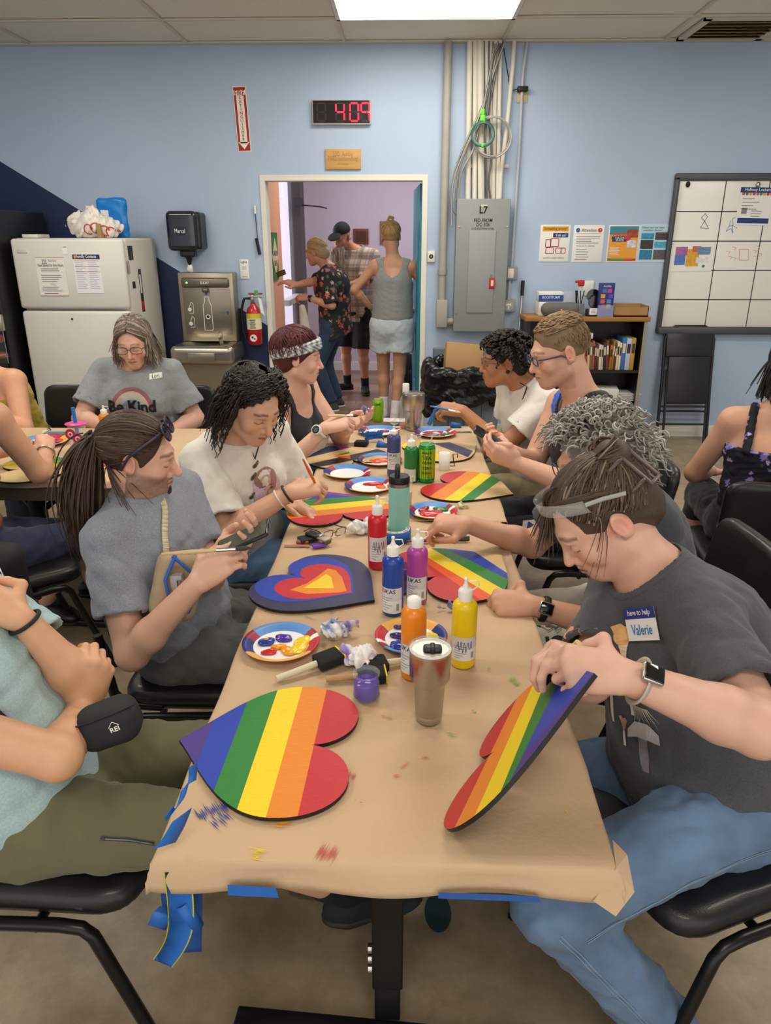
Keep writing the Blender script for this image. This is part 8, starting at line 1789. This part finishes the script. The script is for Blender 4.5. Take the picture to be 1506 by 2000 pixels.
sd=SD().bx(c,(.062,.05,.042),R_,r=.036).noise(.003,60,3); soft('pack',sd,.005,mat('26272a',.8,bump=.3,bs=350),t)
W=frame(c-fy_*.051+rx*.02+up_*.005,rx,up_); MB().text('REI',0,0,.014,M_white,W,.002,bold=.02).tube([(-.01,.006,.002),(0,.016,.002),(.01,.006,.002)],.0008,M_white,n=4,M=W).build('emblem',t)
m=MB(); m.tube([c-fy_*.03-rx*.06+up_*.03,c-fy_*.05-rx*.02+up_*.035,c-fy_*.045+rx*.03+up_*.033,c-fy_*.02+rx*.06+up_*.025],.002,M_ink,n=5); m.build('zip',t)
m=MB(); m.tube([c-fy_*.05-rx*.045+up_*.02,c-fy_*.055-rx*.05-up_*.0,c-fy_*.056-rx*.045-up_*.02],.0022,M_steel,n=5); m.build('zip_pull',t)
m=MB(); m.rect(0,0,.10,.006,mat('1d1d1e',.5),None,0); m.rect(0,0,.098,.0022,mat('6a6a66',.35,metal=.6),None,.001); m.box((-.05,0,.001),(.008,.006,.003),mat('2a2a2a',.4)); stick('zip',m,(255,1640),A(.05,.3,1),bvh([o for o in COL.objects if o.parent==g.root and o.name.startswith('trousers')][0]),g.root,off=.003)
strap('strap',[c-rx*.06,Y(85,1430,1.10),Y(40,1385,1.08),Y(0,1362,1.07),g.chest-g.rs*-.0+g.rs*.2-g.up*.02],.03,mat('1d1d20',.7,bump=.3,bs=400),bvh(S),t)
# ---------------------------------------------------------------- grey curly
g=fig('person with short grey curly hair and glasses in a dark printed tee, partly hidden',(.78,2.0,.545),(.60,1.93,1.0),(-1,-.1,0),(-.95,-.25,0),shw=.16,w=1.05,dp=1.1,bust=1.05)
headframe(g,Y(1165,905,1.88),(-.93,-.1,-.3),(-.25,0,1),.98)
arms(g,(Y(915,1025,2.08),(.3,.4,-.8)),(Y(1042,1183,1.70),(.5,-.5,-.8)))
legs(g,((.30,2.05,.10),(-.6,0,1)),((.30,1.82,.10),(-.6,0,1)))
dbg('GRA',g); GRA=g
build_body(g,'d39f85',dict(),dict(brow='6a6058',blush=.5),hands=(dict(d=(-.85,-.1,.12),n=(-.15,-.3,.9),curl=[(50,55,30),(62,60,35),(68,65,40),(72,65,40)],thumb=(.035,.09,-.04)),dict(d=(-.95,.05,.05),n=(-.15,-.55,.8),curl=FIST,thumb=(.035,.065,-.04))),fres=.003,hres=.0026)
S=tee(g,cloth('3d4047',.1,60),sl=.70,es=.034,loose=.012,neckr=(.085,.08,.06),hem=g.pel-g.up*.04,seed=25,wr=.006)
T=bvh(S); u=-g.rs; m=MB()
gg=random.Random(4)
for k in range(46):
    x,y=gg.uniform(-.12,.12),gg.uniform(-.17,.17); c_=(['cf2f35','d8434a','e89aa0','f0c8c8','c02530'] if y>.02 else ['d8d0c4','b0a898','2a3340','c8bcae','5a7a86','eae4da'])[k%5]; P=[(x+gg.uniform(.01,.035)*math.cos(a),y+gg.uniform(.01,.03)*math.sin(a),.0003*k) for a in np.linspace(0,6.28,8)[:-1]]; m.quad(P,mat(c_,.85),None)
stick('shirt_print',m,(1085,1085),A(0,0,1.),T,S,off=.003)
Pn=pants(g,cloth('d6cfc2',.05,30),e=.022,seed=26,wr=.004,short=1.3)
T=bvh(Pn); m=MB(); m.text('MARCHII',0,0,.10,M_ink,None,.001,width=.30,bold=.02); stick('trouser_lettering',m,(1120,1262),A(.08,-1,-.2),T,Pn,off=.004)
m=MB()
for k in range(26):
    x,y=gg.uniform(-.12,.12),gg.uniform(.06,.13); m.disc(x,y,.006,mat(['8a6a5a','2a3a4a','c06aa0','4aa0b0'][k%4],.8),None,.0005,n=8); line(m,[(x,y),(x+.02,y-.02),(x+.035,y-.01)],.002,M_ink,None,.0006)
stick('botanical_print',m,(1095,1262),A(0,1,.2),T,Pn,off=.004)
watch(g,1,'1a1a1c',None,t=.88,face_n=(-.1,-.85,.5))
glasses(g,'3a4258',lh=.038)
cs=capsd(g,[(HC,HRAD*.99)],faceout(g,((0,.118,-.04),(.07,.07,.095)),False),(.003,55,3))
rts=[]
while len(rts)<620:
    a=rng.uniform(-PI,PI); e=rng.uniform(HLINE(a)+.0,1.5); rts.append(HC+sph(a,e)*HRAD*1.03)
P=curls(g,rts,.09,.40,rad=.0075,turns=1.35,n=18,out=.024); P=push_out(g,P,1.06); hairmesh(g,cs,[(P,taper(len(P),18,.0032,.4),4)],'8f8a83',var=.3,grey=.4,greyc='c9c5be')
# ---------------------------------------------------------------- blue tank
g=fig('person with short fair hair, glasses, blue tank and black overalls looking at a phone',(.80,2.90,.545),(.71,2.86,1.06),(-1,-.1,0),(-.93,-.35,0),shw=.172,w=1.0,dp=1.1,arm=1.15)
headframe(g,Y(1092,688,2.82),(-.95,-.12,-.30),(-.25,0,1),1.03)
arms(g,(Y(995,880,2.80),(.3,.6,-.8)),(Y(1012,905,2.62),(.4,-.4,-.8)))
legs(g,((.30,3.0,.10),(-.6,0,1)),((.30,2.75,.10),(-.6,0,1)))
dbg('BLU',g); BLU=g
build_body(g,'dfae95',dict(jaw=1.08,neckr=.062),dict(brow='7a5f45',lip='bb7a70',stub=('8a6a52',.25),open_=False),hands=(dict(d=(-.9,-.15,.35),n=(.1,.4,-.85),curl=CURL_HOLD),dict(d=(-.9,.1,.35),n=(.15,-.75,-.45),curl=[(30,40,25)]*4,thumb=(.02,.10,-.03))),fres=.003,hres=.003)
tank(g,cloth('2a5fd0',.04,40,.12),neckr=(.10,.11,.15),neckc=(0,.05,-.02),arm_r=.082,arm_in=.04,armz=-.02,seed=30,e=.011)
# overalls: bib, straps, trousers
sd=SD(); torso(g,sd,.019); sd.noise(.004,28,2).noise(.003,60,6,ridge=1); R=np.stack([g.rs,g.fs,g.up],1)
for i,s in ((0,1),(1,-1)): sd.el(g.sh[i]+g.rs*s*.055-g.fs*.02-g.up*.06,(.11,.2,.22),R,op='s',k=.006)
sd.el(g.neck-g.fs*.12+g.up*.05,(.16,.17,.3),R,op='s',k=.006); sd.cut(lerp(g.pel,g.neck,.80),g.up).cut(g.pel-g.up*.05,-g.up)
OV=cloth('24272e',.1,40,.2); bib=soft('overalls_bib',sd,.007,OV,g.root)
T_=bvh(g.body)
for s in (1,-1): strap('overalls_strap',[lerp(g.pel,g.neck,.80)+g.rs*s*.085+g.fs*.14,g.neck+g.rs*s*.085+g.fs*.04+g.up*.04,g.neck+g.rs*s*.08-g.fs*.06+g.up*.02,g.chest+g.rs*s*.05-g.fs*.18],.032,OV,T_,g.root,push=.016)
Pn=pants(g,OV,e=.02,seed=31,wr=.006,waist=.16,short=1.3)
c=lerp(g.hip[1],g.kn[1],.72); m=MB(); m.quad([(-.03,-.02),(.02,-.035),(.045,.0),(.03,.035),(-.02,.03)],mat('e2ddd6',.7),None); m.quad([(-.01,-.01,.0008),(.02,-.02,.0008),(.03,.01,.0008),(0,.02,.0008)],mat('3a4a8a',.7),None); m.disc(.0,-.008,.006,M_red,None,.0014,n=8); drape('patch',m,c+A(0,-.05,.05),(-1,0,0.05) if 0 else (1,0,0),nrm(A(0,.6,.8)),bvh(Pn),Pn,off=.003)
glasses(g,'3a4254',lh=.032,fr=.0024)
cs=capsd(g,[((0,-.019,.033),(.0785,.099,.0895)),((0,-.01,.060),(.070,.088,.070))],[((0,.13,-.02),(.092,.082,.118)),((0,-.05,-.1),(.12,.12,.075)),((-.09,-.010,-.016),(.03,.022,.034)),((.09,-.010,-.016),(.03,.022,.034)),((-.07,.055,-.02),(.04,.04,.05)),((.07,.055,-.02),(.04,.04,.05))],(.0015,120,3))
prs=[]
for k in range(900):
    a=rng.uniform(-PI,PI); e=rng.uniform(.55,1.5); e=max(e,.75) if abs(a)<.9 else e; s0=sph(a,e); s1=nrm(s0+A(rng.normal()*.05,.32,.0)) if abs(a)>.9 else nrm(s0+A(.10+rng.normal()*.05,.22,.0)); prs.append((s0,s1))
P=strands(g,prs,(1.02,1.07),7,mid=.07); st=[(P,taper(len(P),7,.0022,.3),4)]
prs=[(sph(a,e),sph(a,e-.12)) for a,e in zip(rng.uniform(-PI,PI,1500),rng.uniform(-.5,.9,1500)) if abs(a)>1.0 and e>HLINE(a)+.05]
P=strands(g,prs,(.975,1.0),4); st.append((P,taper(len(P),4,.0018,.4),4)); hairmesh(g,cs,st,'8a7052',var=.35)
W=frame(Y(957,855,2.70),nrm(A(-.85,.1,.5)),nrm(A(.1,.95,.2))); t=tag(MB().box((0,0,0),(.14,.068,.011),mat('17181b',.25),W,bev=.006).build('phone'),'black phone held by the person in blue tank and overalls','phone'); MB().rect(0,0,.13,.06,mat('2a2d31',.12),W,.0058).build('screen',t)
# ---------------------------------------------------------------- black curls
g=fig('person with black coiled hair, glasses and white tee, painting with a blue brush',(.68,3.46,.545),(.56,3.36,1.04),(-1,-.1,0),(-.9,-.4,0),shw=.16,w=.95,dp=1.0)
headframe(g,Y(984,706,3.34),(-.98,.0,-.1),(-.1,0,1),.92)
arms(g,((.35,3.5,.62),(.4,.5,-.7)),(Y(905,803,3.28),(.5,-.3,-.8)))
legs(g,((.25,3.5,.10),(-.6,0,1)),((.25,3.25,.10),(-.6,0,1)))
dbg('BLK',g); BLK=g
build_body(g,'b57f5c',dict(),dict(brow='1f1814',lip='9a5f50',blush=.1),hands=(dict(d=(-.8,0,-.2),n=(0,0,1),curl=SOFT),dict(d=(-.92,.1,.12),n=(0,-.45,.9),curl=CURL_PINCH,thumb=(.03,.09,-.04))),fres=.0033,hres=.0033)
tee(g,cloth('e9e6e0',.03,40,.2),sl=.62,es=.03,loose=.012,seed=33,hem=g.pel-g.up*.04)
pants(g,cloth('a79a7c',.06,30),e=.02,seed=34,wr=.006,short=1.4)
glasses(g,'6a5a4a',lh=.036,fr=.0014)
cs=capsd(g,[((0,-.024,.04),(.088,.106,.098)),((0,-.07,-.03),(.065,.05,.06))],faceout(g,((0,.118,-.04),(.072,.072,.095)),True),(.006,60,3)); rts=[]
while len(rts)<330:
    a=rng.uniform(-PI,PI); e=rng.uniform(HLINE(a)+.05,1.5); rts.append(HC+sph(a,e)*HRAD*1.03)
P=curls(g,rts,.085,.55,rad=.005,turns=3,n=16,out=.02); P=push_out(g,P,1.06); hairmesh(g,cs,[(P,taper(len(P),16,.0058,.7,.8),5)],'1c1716',var=.4,rough=.55)
m=MB(); e_=HP(g,(-.08,-.008,-.038)); m.sphere(e_,.009,M_black); m.build('ear_plug',g.root)
m=MB(); m.tube([e_+A(.05,.05,-.05),g.neck+g.fs*.05-g.rs*.09+g.up*.02,g.chest+g.fs*.13-g.rs*.05,g.waist+g.fs*.13-g.rs*.04],.003,M_black,n=5); m.build('earphone_cord',g.root)
brush(Y(840,793,3.25),Y(900,806,3.24),'round','2a6fc0','blue handled brush with a pale tip held over the far plate','e0d090',.005)
tag(MB().cyl(Y(856,795,3.3),Y(838,828,3.34),.011,mat('2272c8',.4)).build('blue_stick'),'stubby blue applicator dabbing the far plate','applicator')
# ---------------------------------------------------------------- floral dress
g=fig('person with long dark hair in a purple floral strap top, back to the camera',(1.48,2.86,.545),(1.48,2.86,1.02),(.25,.97,0),(.35,.93,0),shw=.16,w=1.05,dp=1.0)
headframe(g,(1.51,2.88,1.19),(.35,.93,-.05),(0,0,1),1.0)
arms(g,((1.76,3.15,.72),(.6,-.3,-.6)),((1.40,3.22,.66),(-.5,.0,-.7)))
legs(g,((1.65,3.3,.10),(.1,.6,1)),((1.4,3.3,.10),(.1,.6,1)))
dbg('FLO',g); FLO=g
build_body(g,'d2a084',hands=(dict(d=(0,1,-.1),n=(0,0,1),curl=SOFT),dict(d=(.2,1,-.1),n=(0,0,1),curl=SOFT)),fres=.006,hres=.005,res=.008)
def printed(name,sd,res,base,spots,g,seed=0,rough=.8):
    V,Q=sd.mesh(res); C_=np.tile(lin(base),(len(V),1)); q=np.random.default_rng(seed)
    for c_,n,r in spots:
        for _ in range(n):
            p=V[q.integers(len(V))]; d=V-p; dd=np.linalg.norm(d,axis=1); a=np.arctan2(d[:,2],d[:,0]+d[:,1]); m=dd<r*(.7+.3*np.cos(5*a+q.uniform(0,6))); C_[m]=np.array(lin(c_))*q.uniform(.75,1.15)
    return npmesh(name,V,Q,mat('ffffff',rough,vcol=True,bump=.3,bs=200),g.root,C_)
sd=SD(); torso(g,sd,.012); sd.noise(.003,30,3).noise(.003,90,5,ridge=1); sd.cut(lerp(g.pel,g.neck,.72)-g.fs*.02,nrm(g.up+g.fs*-.1)).cut(g.pel-g.up*.05,-g.up)
for s in (1,-1): 
    for a_,b_ in zip(np.linspace(0,1,7)[:-1],np.linspace(0,1,7)[1:]):
        f_=lambda t_: lerp(lerp(g.pel,g.neck,.70),g.neck+g.up*.02,t_)+g.rs*s*(.105-.01*t_)-g.fs*(.115-.08*t_)
        sd.rc(f_(a_),f_(b_),.016,k=.006)
printed('floral_top',sd,.0045,'1c1c26',[('8f80c8',110,.017),('b5a8e0',90,.011),('3a4a3a',40,.008)],g,3)
pants(g,cloth('1e1e28'),e=.02,seed=40,short=1.3)
cs=capsd(g,[(HC,HRAD*1.05)],faceout(g,((0,.115,-.04),(.07,.07,.095)),False),(.003,60,3)); st=[]
for side in (-1,1):
    prs=[(sph(side*rng.uniform(0,.1) if k%2 else side*(PI-rng.uniform(0,.1)),rng.uniform(.9,1.5)),sph(side*rng.uniform(1.3,3.1),-.15)) for k in range(150)]; P=strands(g,prs,(1.05,1.12),9); P=hang(P,.13,7,spread=.02); st.append((P,taper(len(P),16,.0045,.4,.8),5))
hairmesh(g,cs,st,'1d1715',var=.35)
# ---------------------------------------------------------------- standing three
g=fig('standing person in a floral blouse and jeans pointing beyond the doorway',(-.70,7.45,.90),(-.74,7.42,1.40),(-.95,.2,0),(-.95,.15,0),bend=(.02,0,0),shw=.155,w=1.08,dp=1.15,arm=.95,bust=.9)
headframe(g,Y(617,492,7.40),(-.85,.35,-.2),(-.1,0,1),.97)
arms(g,(Y(577,557,7.15),(.2,.4,-.8)),(Y(602,582,7.26),(.5,-.3,-.8)))
legs(g,((-.70,7.58,.08),(-.6,0,.1)),((-.74,7.36,.08),(-.6,0,.1)))
dbg('BLO',g); BLO=g
build_body(g,'d0967a',hands=(dict(d=(-.92,0,.3),n=(0,-.5,.85),curl=SOFT),dict(d=(-.95,.1,.05),n=(0,-.6,.8),curl=CURL_HOLD)),fres=.005,hres=.0045,res=.009)
sd=SD(); torso(g,sd,.02); sd.ec(g.pel-g.up*.16,g.chest,.20,.16,.18,.14,g.rh,k=.05)
for i in (0,1): upperarm(g,sd,i,.02,t=.95,e2=.035); clip_last(sd,lerp(g.sh[i],g.el[i],.95),nrm(g.el[i]-g.sh[i]))
sd.noise(.008,22,3).noise(.004,45,4,ridge=1); sd.el(g.neck+g.up*.03,(.07,.07,.05),op='s',k=.006); sd.cut(g.pel-g.up*.17+g.fh*.0,nrm(-g.up-g.fh*.3))
printed('floral_blouse',sd,.007,'22282c',[('c8604a',60,.03),('d98a6a',50,.022),('d8b0a0',40,.018),('4a6a50',70,.02),('a83a48',30,.016)],g,7)
pants(g,jeans('2f4560'),e=.014,seed=41,res=.009,short=1.97)
for i in (0,1): shoe(g,i,mat('4a4744',.7,bump=.3,bs=150),(-1,-.05,0))
watch(g,1,'1a1a1c',None,t=.9,sq=True,face_n=(-.2,-.8,.5))
cs=capsd(g,[(HC,HRAD*1.05),((0,-.10,-.03),(.045,.05,.055)),((0,-.06,-.02),(.07,.06,.06))],faceout(g),(.005,60,3)); az=rng.uniform(-PI,PI,200); P=strands(g,[(sph(a,HLINE(a)+rng.uniform(0,.4)),nrm(sph(PI,-.3)+rng.normal(size=3)*.12)) for a in az],(1.03,1.08),9); hairmesh(g,cs,[(P,taper(len(P),9,.005,.5),4)],'b59c74',var=.3,res=.006)
sd=SD().ec(Y(590,600,7.25),Y(600,665,7.3),.03,.03,.07,.05,(1,0,0)).noise(.006,40,2); tag(soft('tote_bag',sd,.009,mat('d9d2c8',.7)),'white tote hanging from the hand of the floral blouse person','bag')
W=frame(Y(549,534,7.12),nrm(A(-.8,0,-.3)),nrm(A(.2,.3,.9))); tag(MB().box((0,0,0),(.09,.05,.012),mat('4a3a20',.3),W,bev=.004).build('small_wallet'),'small dark wallet in the pointing hand beyond the doorway','wallet')
# man
g=fig('standing bearded person in a plaid shirt, black shorts and a black cap',(-.55,8.32,.96),(-.53,8.25,1.555),(-.35,-.93,0),(-.35,-.93,0),shw=.19,w=1.15,dp=1.2,arm=1.1,belly=1.1)
headframe(g,Y(667,462,8.17),(-.45,-.85,-.35),(0,-.2,1),1.05)
arms(g,(Y(655,560,8.0),(-.9,.2,-.4)),(Y(670,560,7.98),(.9,.2,-.5)))
legs(g,((-.66,8.40,.08),(-.2,-.6,.1)),((-.45,8.30,.08),(-.2,-.6,.1)))
dbg('MAN',g); MAN=g
build_body(g,'c08a6c',dict(),dict(brow='9a948c'),hands=(dict(d=(-.5,-.8,0),n=(0,0,1),curl=CURL_HOLD),dict(d=(-.7,-.7,0),n=(0,-.3,1),curl=CURL_HOLD)),fres=.005,hres=.005,res=.010)
sd=SD(); torso(g,sd,.022); sd.ec(g.pel-g.up*.12,g.chest,.22,.17,.19,.15,g.rh,k=.05)
for i in (0,1): upperarm(g,sd,i,.022,t=.85,e2=.04); clip_last(sd,lerp(g.sh[i],g.el[i],.85),nrm(g.el[i]-g.sh[i]))
sd.noise(.006,22,3); sd.el(g.neck+g.up*.03+g.fs*.02,(.075,.08,.05),op='s',k=.006); sd.cut(g.pel-g.up*.13,-g.up)
V,Q=sd.mesh(.007); C_=np.tile(lin('cdbfb0'),(len(V),1)); lx=(V-g.pel)@g.rs; lz=V[:,2]
for w_,f_,c_ in ((.5,52,'6a5a54'),(.35,104,'8f7a6c')): 
    for q_ in (lx,lz): mk=np.sin(q_*f_*1.0)>(1-w_); C_[mk]=C_[mk]*.55+np.array(lin(c_))*.45
npmesh('plaid_shirt',V,Q,mat('ffffff',.85,vcol=True,bump=.2,bs=200),g.root,C_)
pants(g,cloth('17171a'),e=.03,seed=43,res=.009,short=.98,flare=.02,name='shorts',waist=.05)
for i in (0,1): sock(g,i,mat('141416',.9),.10); shoe(g,i,mat('1d1b1b',.7),(-.95,-.3,0) if i==0 else (.1,-1,0),sole='222222')
sd=SD().el(HP(g,(0,-.015,.048)),np.array((.088,.108,.095)),g.hR); sd.cut(HP(g,(0,0,.045)),-g.hR[:,2]-.0*g.hR[:,1]); sd.el(HP(g,(0,.13,.045)),np.array((.07,.075,.010)),g.hR@np.array([[1,0,0],[0,.96,.28],[0,-.28,.96]]),k=.01); soft('baseball_cap',sd,.005,mat('17181c',.8),g.root)
cs=SD().el(HP(g,(0,.075,-.11)),np.array((.062,.045,.06)),g.hR).el(HP(g,(0,.07,-.17)),np.array((.045,.035,.07)),g.hR,k=.03).el(HP(g,(0,-.06,-.02)),np.array((.075,.055,.06)),g.hR).noise(.006,90,3); rts=[A(rng.uniform(-.055,.055),.085+rng.uniform(-.03,.03),-.08+rng.uniform(-.03,.02)) for _ in range(140)]
P=curls(g,rts,.14,.92,rad=.003,turns=1.5,n=10,out=.02); hairmesh(g,cs,[(P,taper(len(P),10,.004,.3),4)],'b5a794',var=.25,res=.006)
# woman from behind
g=fig('standing person seen from behind in a grey tank top and pale shorts',(-.12,6.95,.93),(-.11,6.95,1.485),(0.1,1,0),(.05,1,0),shw=.165,w=1.02,dp=1.0,arm=.92)
headframe(g,Y(764,462,6.95),(.05,.98,-.2),(0,.15,1),1.0)
arms(g,((.12,7.16,1.02),(.9,-.2,-.2)),((-.33,7.12,1.06),(-.9,-.2,-.2)))
legs(g,((-.09,6.83,.08),(.1,.6,.1)),((-.20,7.05,.08),(0,.6,.1)))
dbg('WOM',g); WOM=g
build_body(g,'c99678',hands=(dict(d=(-.2,1,0),n=(.3,0,.9),curl=CURL_HOLD),dict(d=(.2,1,0),n=(-.3,0,.9),curl=CURL_HOLD)),fres=.005,hres=.005,res=.009)
tank(g,cloth('8f9190',.08,60),neckr=(.085,.10,.11),neckc=(0,.0,.0),arm_r=.085,arm_in=.04,seed=50,loose=.01,back=(.085,.10,.16),hem=g.pel+g.up*.03)
m=MB(); m.disc(0,0,.028,M_white,None); m.text('ab',0,0,.02,M_gray,None,.001); 
pants(g,cloth('c3cdd6',.04,30,.15),e=.028,seed=51,wr=.003,res=.008,short=.55,flare=.03,name='shorts',waist=.035,thick=1.02)
for i in (0,1): sock(g,i,mat('e9e6e6',.9,var=.1,vs=30),.14); shoe(g,i,mat('d9d4cc',.6),(.05,1,0))
drape('round_emblem',m,g.chest+g.up*.06-g.fs*.14,g.rs,g.up,bvh([o for o in COL.objects if o.parent==g.root and o.name.startswith('tank_top')][0]),g.root,off=.003)
cs=capsd(g,[(HC,HRAD*1.04),((0,-.085,.08),(.045,.05,.05)),((0,-.06,.13),(.03,.035,.035))],faceout(g),(.005,60,3)); az=rng.uniform(-PI,PI,220); P=strands(g,[(sph(a,HLINE(a)+rng.uniform(0,.3)),nrm(sph(PI,.6)+rng.normal(size=3)*.15)) for a in az],(1.03,1.08),9); hairmesh(g,cs,[(P,taper(len(P),9,.005,.5),4)],'b08c5e',var=.4,res=.006)
m=MB(); W=frame(HP(g,(0,-.12,.085)),g.hR[:,0],g.hR[:,2]); 
for s in (-1,1): m.tube([(s*.012,.05,.01),(s*.022,.02,-.02),(s*.018,-.03,-.015),(s*.01,-.055,0)],.006,mat('b99a78',.3,alpha=.85),n=6,M=W)
m.build('claw_clip',g.root)
# ================================================================ LIGHT, CAMERA
sc=bpy.context.scene
w=bpy.data.worlds.new('world'); sc.world=w; w.use_nodes=True
w.node_tree.nodes['Background'].inputs[0].default_value=(1,.96,.91,1); w.node_tree.nodes['Background'].inputs[1].default_value=WORLD_E
cam=bpy.data.cameras.new('camera'); co=bpy.data.objects.new('camera',cam); COL.objects.link(co)
cam.sensor_fit='VERTICAL'; cam.sensor_height=36; cam.lens=36*F/2000; cam.clip_start=.05
M=Matrix.Identity(4)
for i in range(3): M[i][0],M[i][1],M[i][2],M[i][3]=RT[i],UP[i],-FW[i],CAM[i]
co.matrix_world=M; sc.camera=co
sc.view_settings.view_transform='Standard'; sc.view_settings.look='None'; sc.view_settings.gamma=1; sc.view_settings.exposure=EXPO
sc.cycles.use_denoising=True; sc.cycles.max_bounces=6; sc.cycles.diffuse_bounces=3; sc.cycles.glossy_bounces=3; sc.cycles.transmission_bounces=4; sc.cycles.transparent_max_bounces=12
sc.cycles.caustics_reflective=False; sc.cycles.caustics_refractive=False; sc.cycles.sample_clamp_indirect=6
print('script time',time.time()-T0)
